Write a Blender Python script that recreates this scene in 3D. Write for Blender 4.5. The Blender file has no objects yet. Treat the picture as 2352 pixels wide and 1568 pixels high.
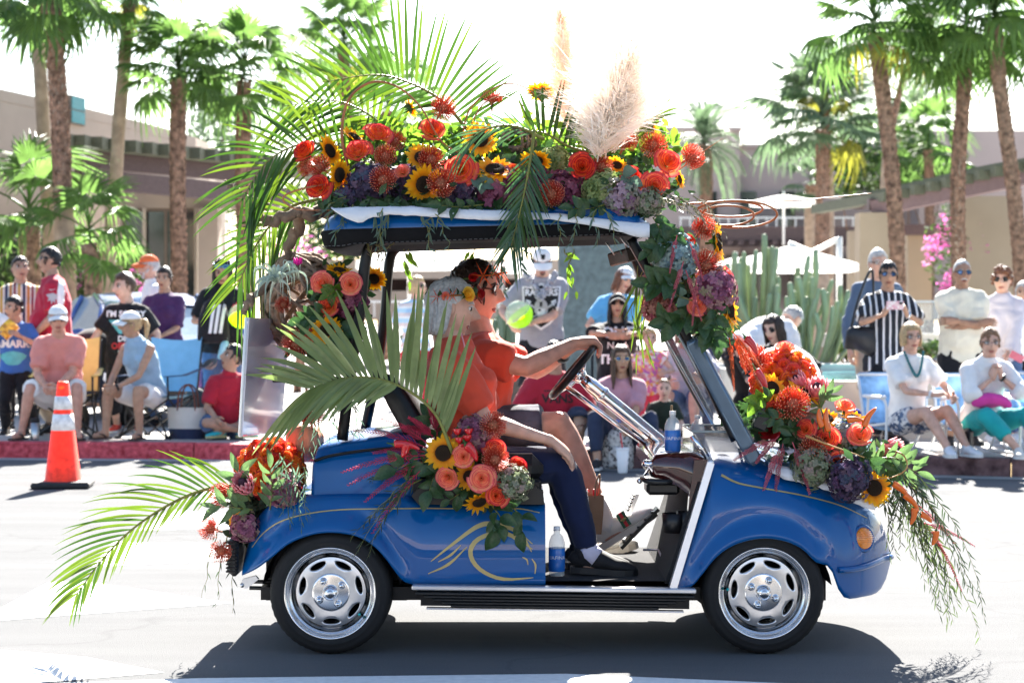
import bpy,bmesh,math,random
from mathutils import Vector,Matrix,noise
from mathutils.bvhtree import BVHTree
from math import sin,cos,pi,radians as R,exp,sqrt,atan2
V=Vector
SC=bpy.context.scene
COL=SC.collection
random.seed(7)
# ----------------------------------------------------------
FPX,HX,HY,CAMY,CAMZ=4573.0,1176.0,737.0,-7.62,1.28
cam=bpy.data.cameras.new('camera');cam_ob=bpy.data.objects.new('camera',cam);COL.objects.link(cam_ob)
cam_ob.location=(0,CAMY,CAMZ);cam_ob.rotation_euler=(R(90),0,0)
cam.sensor_width=36;cam.lens=70;cam.shift_y=-47/2352;cam.clip_start=.1;cam.clip_end=2000
cam.dof.use_dof=True;cam.dof.focus_distance=7.85;cam.dof.aperture_fstop=4.5
SC.camera=cam_ob
# ----------------------------------------------------------
SUN_EL,SUN_AZ=R(37),R(7)
sd=V((sin(SUN_AZ)*cos(SUN_EL),cos(SUN_AZ)*cos(SUN_EL),sin(SUN_EL)))
w=bpy.data.worlds.new('World');SC.world=w;w.use_nodes=True
nt=w.node_tree;nt.nodes.clear()
sky=nt.nodes.new('ShaderNodeTexSky');sky.sky_type='NISHITA';sky.sun_disc=False
sky.sun_elevation=SUN_EL;sky.sun_rotation=SUN_AZ;sky.air_density=1.0;sky.dust_density=1.0;sky.ozone_density=1.0
bg=nt.nodes.new('ShaderNodeBackground');bg.inputs[1].default_value=.05
wo=nt.nodes.new('ShaderNodeOutputWorld')
nt.links.new(sky.outputs[0],bg.inputs[0]);nt.links.new(bg.outputs[0],wo.inputs[0])
sl=bpy.data.lights.new('sun','SUN');sl.energy=5.0;sl.angle=R(.55);sl.color=(1,.95,.87)
so=bpy.data.objects.new('sun',sl);COL.objects.link(so);so.rotation_euler=sd.to_track_quat('Z','Y').to_euler();so.location=(0,20,30)
SC.view_settings.view_transform='Standard';SC.view_settings.look='None'
SC.view_settings.exposure=2.7;SC.view_settings.gamma=1;SC.view_settings.use_curve_mapping=False
SC.render.engine='CYCLES'
SC.cycles.max_bounces=8;SC.cycles.transparent_max_bounces=16;SC.cycles.caustics_reflective=False;SC.cycles.caustics_refractive=False
SC.cycles.sample_clamp_indirect=6
def P(px,py,Y):
 "point at depth Y whose picture position (2352 px wide photo) is px, py"
 D=Y-CAMY
 return V(((px-HX)*D/FPX,Y,CAMZ+(HY-py)*D/FPX))
def G(px,py,z=0.0):
 "point on the level z"
 D=FPX*(CAMZ-z)/(py-HY)
 return V(((px-HX)*D/FPX,D+CAMY,z))
def S(Y):return FPX/(Y-CAMY)
# ----------------------------------------------------------
MATS={}
def nodes(name):
 m=bpy.data.materials.new(name);m.use_nodes=True
 n=m.node_tree;b=n.nodes['Principled BSDF']
 return m,n,b
def sockcol(c):return(c[0],c[1],c[2],1)
def mat(name,c,rough=.6,metal=0,var=.12,vs=18,bump=0,bs=60,spec=.5,coat=0,c2=None,trans=0,alpha=1,sheen=0,ior=1.45,tl=0,coord='Object',gain=1.9):
 if name in MATS:return MATS[name]
 m,n,b=nodes(name);L=n.links
 tc=n.nodes.new('ShaderNodeTexCoord')
 b.inputs['Roughness'].default_value=rough;b.inputs['Metallic'].default_value=metal
 b.inputs['Specular IOR Level'].default_value=spec;b.inputs['Coat Weight'].default_value=coat;b.inputs['Coat Roughness'].default_value=.03
 b.inputs['Transmission Weight'].default_value=trans;b.inputs['Alpha'].default_value=alpha;b.inputs['IOR'].default_value=ior
 if sheen:b.inputs['Sheen Weight'].default_value=sheen
 colout=None
 if var or c2:
  nz=n.nodes.new('ShaderNodeTexNoise');nz.inputs['Scale'].default_value=vs;nz.inputs['Detail'].default_value=5
  L.new(tc.outputs[coord],nz.inputs['Vector'])
  cr=n.nodes.new('ShaderNodeValToRGB');e=cr.color_ramp.elements
  e[0].position=.3;e[1].position=.7
  lo=[max(0,x*(1-var))for x in c];hi=[x*(1+var)for x in(c2 or c)]
  e[0].color=sockcol(lo);e[1].color=sockcol(hi)
  L.new(nz.outputs[0],cr.inputs[0]);L.new(cr.outputs[0],b.inputs['Base Color']);colout=cr.outputs[0]
 else:
  b.inputs['Base Color'].default_value=sockcol(c)
 if bump:
  nb=n.nodes.new('ShaderNodeTexNoise');nb.inputs['Scale'].default_value=bs;nb.inputs['Detail'].default_value=4
  L.new(tc.outputs[coord],nb.inputs['Vector'])
  bp=n.nodes.new('ShaderNodeBump');bp.inputs['Strength'].default_value=bump;bp.inputs['Distance'].default_value=.02
  L.new(nb.outputs[0],bp.inputs['Height']);L.new(bp.outputs[0],b.inputs['Normal'])
 if tl:
  out=n.nodes['Material Output'];ts=n.nodes.new('ShaderNodeBsdfTranslucent');mx=n.nodes.new('ShaderNodeMixShader')
  mx.inputs[0].default_value=tl
  hs=n.nodes.new('ShaderNodeHueSaturation');hs.inputs['Value'].default_value=gain;hs.inputs['Saturation'].default_value=1.1
  if colout:L.new(colout,hs.inputs['Color'])
  else:hs.inputs['Color'].default_value=sockcol(c)
  L.new(hs.outputs[0],ts.inputs[0]);L.new(b.outputs[0],mx.inputs[1]);L.new(ts.outputs[0],mx.inputs[2]);L.new(mx.outputs[0],out.inputs[0])
 MATS[name]=m;return m
def rampmat(name,stops,rough=.5,tl=.35,var=.15,gain=1.7,spec=.3):
 "colour along a petal or leaf from the mesh attribute t"
 if name in MATS:return MATS[name]
 m,n,b=nodes(name);L=n.links
 at=n.nodes.new('ShaderNodeAttribute');at.attribute_name='t'
 tc=n.nodes.new('ShaderNodeTexCoord');nz=n.nodes.new('ShaderNodeTexNoise');nz.inputs['Scale'].default_value=35
 L.new(tc.outputs['Object'],nz.inputs['Vector'])
 ma=n.nodes.new('ShaderNodeMath');ma.operation='MULTIPLY_ADD';ma.inputs[1].default_value=var*2;ma.inputs[2].default_value=-var
 L.new(nz.outputs[0],ma.inputs[0])
 ad=n.nodes.new('ShaderNodeMath');L.new(at.outputs['Fac'],ad.inputs[0]);L.new(ma.outputs[0],ad.inputs[1])
 cr=n.nodes.new('ShaderNodeValToRGB');els=cr.color_ramp.elements
 while len(els)<len(stops):els.new(.5)
 for e,(p,c)in zip(els,stops):e.position=p;e.color=sockcol(c)
 L.new(ad.outputs[0],cr.inputs[0]);L.new(cr.outputs[0],b.inputs['Base Color'])
 b.inputs['Roughness'].default_value=rough;b.inputs['Specular IOR Level'].default_value=spec
 out=n.nodes['Material Output'];ts=n.nodes.new('ShaderNodeBsdfTranslucent');mx=n.nodes.new('ShaderNodeMixShader');mx.inputs[0].default_value=tl
 hs=n.nodes.new('ShaderNodeHueSaturation');hs.inputs['Value'].default_value=gain;L.new(cr.outputs[0],hs.inputs['Color'])
 L.new(hs.outputs[0],ts.inputs[0]);L.new(b.outputs[0],mx.inputs[1]);L.new(ts.outputs[0],mx.inputs[2]);L.new(mx.outputs[0],out.inputs[0])
 MATS[name]=m;return m
def stripemat(name,cols,scale,axis=0,rough=.85,soft=False):
 "woven stripes across one local axis; cols = list of (width share, colour)"
 if name in MATS:return MATS[name]
 m,n,b=nodes(name);L=n.links
 tc=n.nodes.new('ShaderNodeTexCoord');sp=n.nodes.new('ShaderNodeSeparateXYZ');L.new(tc.outputs['Object'],sp.inputs[0])
 mu=n.nodes.new('ShaderNodeMath');mu.operation='MULTIPLY';mu.inputs[1].default_value=scale;L.new(sp.outputs[axis],mu.inputs[0])
 fr=n.nodes.new('ShaderNodeMath');fr.operation='FRACT';L.new(mu.outputs[0],fr.inputs[0])
 cr=n.nodes.new('ShaderNodeValToRGB');cr.color_ramp.interpolation='LINEAR' if soft else 'CONSTANT';els=cr.color_ramp.elements
 while len(els)<len(cols):els.new(.5)
 p=0
 for e,(wd,c)in zip(els,cols):e.position=p;e.color=sockcol(c);p+=wd
 L.new(fr.outputs[0],cr.inputs[0]);L.new(cr.outputs[0],b.inputs['Base Color']);b.inputs['Roughness'].default_value=rough
 MATS[name]=m;return m
def spotmat(name,cols,scale,rough=.85):
 "printed cloth: cells of several colours"
 if name in MATS:return MATS[name]
 m,n,b=nodes(name);L=n.links
 tc=n.nodes.new('ShaderNodeTexCoord');vo=n.nodes.new('ShaderNodeTexVoronoi');vo.inputs['Scale'].default_value=scale
 L.new(tc.outputs['Object'],vo.inputs['Vector']);sp=n.nodes.new('ShaderNodeSeparateColor');L.new(vo.outputs['Color'],sp.inputs[0])
 cr=n.nodes.new('ShaderNodeValToRGB');cr.color_ramp.interpolation='CONSTANT';els=cr.color_ramp.elements
 while len(els)<len(cols):els.new(.5)
 for i,(e,c)in enumerate(zip(els,cols)):e.position=i/len(cols);e.color=sockcol(c)
 L.new(sp.outputs[0],cr.inputs[0]);L.new(cr.outputs[0],b.inputs['Base Color']);b.inputs['Roughness'].default_value=rough
 MATS[name]=m;return m
def cloth(name,c,**k):
 k.setdefault('rough',.88);k.setdefault('var',.08);k.setdefault('vs',9);k.setdefault('bump',.15);k.setdefault('bs',400);k.setdefault('spec',.2);k.setdefault('sheen',.12)
 return mat(name,c,**k)
 # ----------------------------------------------------------
class MB:
 def __init__(s):s.v=[];s.f=[];s.m=[];s.t=[];s.sm=[]
 def add(s,vs,fs,m=0,t=None,smooth=True):
  o=len(s.v);s.v.extend([tuple(v)for v in vs]);s.t.extend(t if t is not None else[0.0]*len(vs))
  for f in fs:s.f.append([i+o for i in f]);s.m.append(m);s.sm.append(smooth)
 def box(s,c,d,m=0,rot=None,bev=0):
  c=V(c);hx,hy,hz=d[0]/2,d[1]/2,d[2]/2
  if bev:
   b=min(bev,hx*.9,hy*.9,hz*.9);vs=[];idx={}
   for sx in(-1,1):
    for sy in(-1,1):
     for sz in(-1,1):
      for k,p in enumerate(((hx,hy-b,hz-b),(hx-b,hy,hz-b),(hx-b,hy-b,hz))):
       idx[sx,sy,sz,k]=len(vs);vs.append(V((sx*p[0],sy*p[1],sz*p[2])))
   fs=[]
   for sg in(-1,1):
    q=[(-1,-1),(1,-1),(1,1),(-1,1)]
    fs.append([idx[sg,a,bb,0]for a,bb in q]);fs.append([idx[a,sg,bb,1]for a,bb in q]);fs.append([idx[a,bb,sg,2]for a,bb in q])
   for a in(-1,1):
    for bb in(-1,1):
     fs.append([idx[a,bb,-1,0],idx[a,bb,1,0],idx[a,bb,1,1],idx[a,bb,-1,1]])
     fs.append([idx[a,-1,bb,0],idx[a,1,bb,0],idx[a,1,bb,2],idx[a,-1,bb,2]])
     fs.append([idx[-1,a,bb,1],idx[1,a,bb,1],idx[1,a,bb,2],idx[-1,a,bb,2]])
     for cc in(-1,1):fs.append([idx[a,bb,cc,0],idx[a,bb,cc,1],idx[a,bb,cc,2]])
  else:
   vs=[V((x,y,z))for x in(-hx,hx)for y in(-hy,hy)for z in(-hz,hz)]
   fs=[(0,1,3,2),(4,6,7,5),(0,4,5,1),(2,3,7,6),(0,2,6,4),(1,5,7,3)]
  if rot is not None:vs=[rot@v for v in vs]
  s.add([v+c for v in vs],fs,m,smooth=False)
 def tube(s,pts,rad,n=8,m=0,cap=True,flat=1.0,up=None,t=False,smooth=True):
  "tapered tube along points; rad number, list, or list of (a,b)"
  pts=[V(p)for p in pts];k=len(pts)
  if k<2:return
  if not isinstance(rad,(list,tuple)):rad=[rad]*k
  vs=[];ts=[]
  ref=V(up)if up is not None else None
  prev=None
  for i,p in enumerate(pts):
   d=(pts[min(i+1,k-1)]-pts[max(i-1,0)])
   d=d.normalized()if d.length>1e-9 else V((0,0,1))
   if ref is not None:a=ref-d*ref.dot(d)
   elif prev is not None:a=prev-d*prev.dot(d)
   else:a=V((0,0,1))-d*d.z if abs(d.z)<.9 else V((1,0,0))-d*d.x
   if a.length<1e-6:a=d.orthogonal()
   a.normalize();prev=a;b=d.cross(a)
   r=rad[i];ra,rb=r if isinstance(r,(tuple,list))else(r*flat,r)
   for j in range(n):
    q=2*pi*j/n;vs.append(p+a*(cos(q)*ra)+b*(sin(q)*rb));ts.append(i/(k-1))
  fs=[(i*n+j,i*n+(j+1)%n,(i+1)*n+(j+1)%n,(i+1)*n+j)for i in range(k-1)for j in range(n)]
  if cap:fs+=[tuple(range(n))[::-1],tuple(range((k-1)*n,k*n))]
  s.add(vs,fs,m,ts if t else None,smooth)
 def lathe(s,prof,n=24,m=0,M=None,cap=False,smooth=True):
  "profile (r, z) turned about z"
  vs=[];k=len(prof)
  for r,z in prof:
   for j in range(n):
    q=2*pi*j/n;vs.append(V((r*cos(q),r*sin(q),z)))
  fs=[(i*n+j,i*n+(j+1)%n,(i+1)*n+(j+1)%n,(i+1)*n+j)for i in range(k-1)for j in range(n)]
  if cap:fs+=[tuple(range(n))[::-1],tuple(range((k-1)*n,k*n))]
  if M is not None:vs=[M@v for v in vs]
  s.add(vs,fs,m,smooth=smooth)
 def ball(s,c,r,n=12,k=8,m=0,M=None):
  if not isinstance(r,(tuple,list)):r=(r,r,r)
  vs=[];c=V(c)
  for i in range(k+1):
   a=pi*i/k-pi/2
   for j in range(n):
    q=2*pi*j/n;v=V((r[0]*cos(a)*cos(q),r[1]*cos(a)*sin(q),r[2]*sin(a)))
    vs.append((M@v if M is not None else v)+c)
  fs=[(i*n+j,i*n+(j+1)%n,(i+1)*n+(j+1)%n,(i+1)*n+j)for i in range(k)for j in range(n)]
  s.add(vs,fs,m)
 def prism(s,poly,off,m=0,smooth=False):
  "closed polygon of 3-D points pushed by off"
  n=len(poly);off=V(off);a=[V(p)for p in poly]
  vs=a+[p+off for p in a]
  fs=[tuple(range(n)),tuple(range(2*n-1,n-1,-1))]+[(i,i+n,(i+1)%n+n,(i+1)%n)for i in range(n)]
  s.add(vs,fs,m,smooth=smooth)
 def grid(s,rows,m=0,t=None,closed=False,smooth=True):
  "rows of equally many points"
  k=len(rows);n=len(rows[0]);vs=[p for r in rows for p in r]
  fs=[(i*n+j,i*n+j+1,(i+1)*n+j+1,(i+1)*n+j)for i in range(k-1)for j in range(n-1)]
  if closed:fs+=[(i*n+n-1,i*n,(i+1)*n,(i+1)*n+n-1)for i in range(k-1)]
  s.add(vs,fs,m,t,smooth)
 def merge(s,o,M=None,moff=0):
  b=len(s.v);s.v.extend([tuple(M@V(v))for v in o.v]if M is not None else o.v);s.t.extend(o.t)
  s.f.extend([[i+b for i in f]for f in o.f]);s.m.extend([x+moff for x in o.m]);s.sm.extend(o.sm)
 def mesh(s,name,mats):
  me=bpy.data.meshes.new(name);me.from_pydata(s.v,[],s.f)
  for x in mats:me.materials.append(x)
  if len(mats)>1:me.polygons.foreach_set('material_index',s.m)
  me.polygons.foreach_set('use_smooth',s.sm)
  if any(s.t):
   at=me.attributes.new('t','FLOAT','POINT');at.data.foreach_set('value',s.t)
  me.validate();me.update();return me
 def build(s,name,mats,parent=None,fixn=False,loc=None):
  if not isinstance(mats,(list,tuple)):mats=[mats]
  me=s.mesh(name,mats)
  if fixn:
   bm=bmesh.new();bm.from_mesh(me);bmesh.ops.recalc_face_normals(bm,faces=bm.faces);bm.to_mesh(me);bm.free()
  return put(name,me,parent,loc)
def put(name,me,parent=None,loc=None,M=None):
 o=bpy.data.objects.new(name,me);COL.objects.link(o)
 if parent is not None:o.parent=parent
 if M is not None:o.matrix_local=M
 if loc is not None:o.location=loc
 return o
def thing(name,label,cat,loc=(0,0,0),rz=0,group=None,M=None):
 o=bpy.data.objects.new(name,None);COL.objects.link(o);o.empty_display_size=.1
 if M is not None:o.matrix_world=M
 else:o.location=loc;o.rotation_euler=(0,0,rz)
 return tag(o,label,cat,group)
def tag(o,label=None,cat=None,group=None,kind=None):
 if label:o['label']=label
 if cat:o['category']=cat
 if group:o['group']=group
 if kind:o['kind']=kind
 return o
def world_child(o,parent):
 "parent a mesh built in world coordinates to a placed thing"
 o.parent=parent;o.matrix_parent_inverse=parent.matrix_basis.inverted();return o
def bez(pts,n=16):
 "smooth curve through points (Catmull-Rom)"
 pts=[V(p)for p in pts];q=[pts[0]*2-pts[1]]+pts+[pts[-1]*2-pts[-2]];out=[]
 segs=len(pts)-1
 for i in range(n+1):
  u=i/n*segs;k=min(int(u),segs-1);u-=k
  a,b,c,d=q[k:k+4]
  out.append(.5*((2*b)+(c-a)*u+(2*a-5*b+4*c-d)*u*u+(3*b-a-3*c+d)*u**3))
 return out
def lerp(a,b,t):return a+(b-a)*t
def itp(x,pts):
 "piecewise linear y(x)"
 if x<=pts[0][0]:return pts[0][1]
 for(a,b),(c,d)in zip(pts,pts[1:]):
  if x<=c:return b+(d-b)*(x-a)/(c-a)
 return pts[-1][1]
def sitp(x,pts):
 "smooth (cubic) y(x)"
 n=len(pts)
 if x<=pts[0][0]:return pts[0][1]
 if x>=pts[-1][0]:return pts[-1][1]
 sl=[]
 for i in range(n):
  a=pts[max(i-1,0)];b=pts[min(i+1,n-1)];sl.append((b[1]-a[1])/(b[0]-a[0]))
 for i in range(n-1):
  x0,y0=pts[i];x1,y1=pts[i+1]
  if x<=x1:
   h=x1-x0;t=(x-x0)/h
   return(2*t**3-3*t*t+1)*y0+(t**3-2*t*t+t)*h*sl[i]+(-2*t**3+3*t*t)*y1+(t**3-t*t)*h*sl[i+1]
def look(d,up=(0,0,1)):
 "rotation whose local +z points along d"
 d=V(d).normalized();u=V(up);x=u.cross(d)
 if x.length<1e-4:x=V((1,0,0)).cross(d)
 x.normalize();y=d.cross(x)
 return Matrix((x,y,d)).transposed()
TMP=bpy.data.scenes.new('tmp_build')
def text_mesh(s,size,font_shear=0,bold=.0,space=1):
 cu=bpy.data.curves.new('txt','FONT');cu.body=s;cu.size=size;cu.align_x='CENTER';cu.align_y='CENTER';cu.resolution_u=2;cu.offset=bold;cu.shear=font_shear;cu.space_character=space
 ob=bpy.data.objects.new('txt',cu);TMP.collection.objects.link(ob);vl=TMP.view_layers[0];vl.update()
 me=bpy.data.meshes.new_from_object(ob.evaluated_get(vl.depsgraph))
 vs=[v.co.copy()for v in me.vertices];fs=[list(p.vertices)for p in me.polygons]
 bpy.data.objects.remove(ob);bpy.data.curves.remove(cu);bpy.data.meshes.remove(me)
 return vs,fs
 # ----------------------------------------------------------
RMO=None
def remesh(mb,vox,smooth=3,noise_amp=0,noise_s=9,seed=0,closed=True):
 "one continuous skin around overlapping closed tubes"
 global RMO
 me=mb.mesh('tmp',[])
 if RMO is None:
  RMO=bpy.data.objects.new('tmp',me);TMP.collection.objects.link(RMO)
  md=RMO.modifiers.new('r','REMESH');md.mode='VOXEL';md.use_smooth_shade=True
  m2=RMO.modifiers.new('s','SMOOTH');m2.factor=.5
 old=RMO.data;RMO.data=me
 if old is not me:bpy.data.meshes.remove(old)
 RMO.modifiers['r'].voxel_size=vox;RMO.modifiers['s'].iterations=smooth
 vl=TMP.view_layers[0];vl.update();dg=vl.depsgraph
 r=bpy.data.meshes.new_from_object(RMO.evaluated_get(dg))
 if noise_amp:
  n=len(r.vertices);co=[0.]*n*3;no=[0.]*n*3;r.vertices.foreach_get('co',co);r.vertices.foreach_get('normal',no);nn=noise.noise;ox=seed*3.1;oy=seed*1.7
  for i in range(0,n*3,3):
   x,y,z=co[i]*noise_s+ox,co[i+1]*noise_s+oy,co[i+2]*noise_s
   h=nn(V((x,y,z*.7)))*.7+(.5-abs(nn(V((x*.9+z*.5,y,z*1.3-x*.4)))))*1.1
   h*=noise_amp
   co[i]+=no[i]*h;co[i+1]+=no[i+1]*h;co[i+2]+=no[i+2]*h
  r.vertices.foreach_set('co',co)
 r.polygons.foreach_set('use_smooth',[True]*len(r.polygons));r.materials.clear()
 return r
def ik(a,t,l1,l2,hint):
 a=V(a);t=V(t);d=t-a;L=d.length
 mx=(l1+l2)*.995
 if L>mx:t=a+d*(mx/L);d=t-a;L=mx
 u=d.normalized();x=(l1*l1-l2*l2+L*L)/(2*L);h=sqrt(max(l1*l1-x*x,0))
 hv=V(hint);hv=hv-u*hv.dot(u)
 if hv.length<1e-5:hv=u.orthogonal()
 return a+u*x+hv.normalized()*h,t
def hand(mb,wr,d,n,L,curl=.5,side=1,thick=1.0,m=0,thumb=.6,seg=6):
 "palm, four unequal fingers and a thumb; d = towards the fingers, n = out of the palm, side = where the thumb sits along d x n"
 d=V(d).normalized();n=V(n);n=(n-d*n.dot(d)).normalized();s=d.cross(n)*side
 wr=V(wr);T=thick
 mb.tube([wr-d*.12*L,wr+d*.08*L,wr+d*.28*L,wr+d*.48*L,wr+d*.55*L],[(.15*L,.11*L*T),(.19*L,.12*L*T),(.24*L,.13*L*T),(.23*L,.11*L*T),(.18*L,.08*L*T)],8,m,up=s)
 for i,(o,l)in enumerate(((.165,.40),(.055,.46),(-.055,.43),(-.16,.34))):
  p=wr+d*.48*L+s*o*L;pts=[p-d*.1*L,p];ang=0;dd=d+s*o*.25
  for k,fr in enumerate((.45,.32,.23)):
   ang+=curl*(.75,.95,.6)[k]
   q=(dd*cos(ang)+n*sin(ang)).normalized();p=p+q*l*fr*L;pts.append(p)
  r=.052*L*T;mb.tube(pts,[r*1.05,r*1.05,r,r*.92,r*.7],seg,m,up=s)
 p=wr+d*.1*L+s*.15*L
 q1=(d*.6+s*.75+n*.35*thumb).normalized();q2=(d*.9+s*.25+n*.6*thumb).normalized();q3=(d*.9-s*.05+n*.8*thumb).normalized()
 mb.tube([p-q1*.06*L,p+q1*.18*L,p+q1*.18*L+q2*.2*L,p+q1*.18*L+q2*.2*L+q3*.16*L],[.085*L,.075*L*T,.062*L*T,.045*L*T],seg,m)
def head_pt(a,q,kid=0):
 ca=cos(a);sz=sin(a);cx=ca*sin(q);cy=-ca*cos(q);z=.5*sz
 if z<0:
  t=-z/.5;pw=ca**(.72)/max(ca,1e-6)if ca>1e-6 else 1
  x=.325*cx*pw*(1-.30*t**1.3);y=.40*cy*(pw if cy<0 else 1)*(1-(.12*t if cy<0 else .5*t))
  if cy<0:y-=.035*exp(-(x/.12)**2-((z+.42)/.08)**2)
 else:
  x=.325*cx*(1+.04*sz);y=.40*cy*(1.0 if cy<0 else 1.06)
 return x,y,z
def face_bumps(x,y,z,nose=1.0):
 if y<0:
  f=0
  if-.17<z<.12:f=.15*(.12-z)/.22 if z>-.10 else .15*(z+.17)/.07
  y-=1.15*nose*exp(-(x/(.045+.02*max(0,-z*5)))**2)*max(f,0)
  y+=.055*exp(-((abs(x)-.14)/.075)**2-((z-.055)/.05)**2)
  y-=.016*exp(-((z-.14)/.04)**2-(x/.24)**2)
  y-=.022*exp(-(x/.10)**2-((z+.235)/.03)**2)+.02*exp(-(x/.09)**2-((z+.295)/.028)**2)
  y+=.018*exp(-(x/.10)**2-((z+.265)/.012)**2)
  y-=.02*exp(-((abs(x)-.2)/.07)**2-((z+.06)/.07)**2)
 return x,y,z
def make_head(mb,M,nq=28,na=24,m=(0,1,2,3,4),nose=1.0,eyes=True,brow=True):
 "m = skin, lips, eye white, iris, brow"
 vs=[];fs=[];mi=[]
 for i in range(na+1):
  a=pi*i/na-pi/2
  for j in range(nq):
   u=j/nq*2-1;q=pi*(abs(u)**1.35)*(1 if u>0 else-1)
   vs.append(V(face_bumps(*head_pt(a,q),nose)))
 for i in range(na):
  for j in range(nq):fs.append((i*nq+j,i*nq+(j+1)%nq,(i+1)*nq+(j+1)%nq,(i+1)*nq+j))
 bv=BVHTree.FromPolygons(vs,fs)
 def fy(x,z):
  h=bv.ray_cast(V((x,-2,z)),V((0,1,0)));return h[0].y if h[0]else-.3
 mb.add([M@v for v in vs],fs,m[0])
 for s in(-1,1):
  mb.ball(M@V((s*.325,.03,.0)),(.1,.1,.1),8,6,m[0],M=M.to_3x3()@Matrix.Diagonal((.45,.85,1.35)).to_3x3()@Matrix.Rotation(s*.3,3,'Z'))
 rs=M.to_scale()[0]
 def L(pts,r,mm,n=6):mb.tube([M@V((x,fy(x,z)-o,z))for x,z,o in pts],[k*rs for k in r],n,mm)
 L([(-.115,-.262,.004),(-.06,-.247,.002),(0,-.252,.002),(.06,-.247,.002),(.115,-.262,.004)],[.008,.02,.02,.02,.008],m[1])
 L([(-.10,-.272,.004),(-.05,-.288,.0),(0,-.292,.0),(.05,-.288,.0),(.10,-.272,.004)],[.008,.022,.025,.022,.008],m[1])
 if eyes:
  for s in(-1,1):
   c=V((s*.14,fy(s*.14,.05)+.018,.05));mb.ball(M@c,(.05*rs*1.3,.05*rs,.05*rs*.72),8,6,m[2],M=M.to_3x3().normalized());mb.ball(M@(c+V((0,-.034,0))),.036*rs,8,6,m[3])
   L([(s*.07,.075,.004),(s*.14,.10,.006),(s*.21,.075,.006)],[.01,.022,.01],m[4])
 if brow:
  for s in(-1,1):L([(s*.06,.135,.0),(s*.14,.16,.002),(s*.23,.13,.0)],[.014,.022,.009],m[4])
 return fy
def scalp(mb,M,hl,grow=1.07,amp=.02,nq=28,na=20,m=0,seed=0):
 "hair cap: hl(x,y,z) tells where hair grows"
 rows=[]
 for i in range(na+1):
  a=pi*i/na-pi/2;row=[]
  for j in range(nq):
   q=2*pi*j/nq-pi;x,y,z=head_pt(a,q);k=hl(x,y,z)
   g=grow+amp*2*noise.noise(V((x*9+seed,y*9,z*9)))if k>0 else .88
   row.append(M@V((x*g,y*g,z*g+(.02 if k>0 else 0))))
  rows.append(row)
 mb.grid(rows,m,closed=True)
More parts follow.
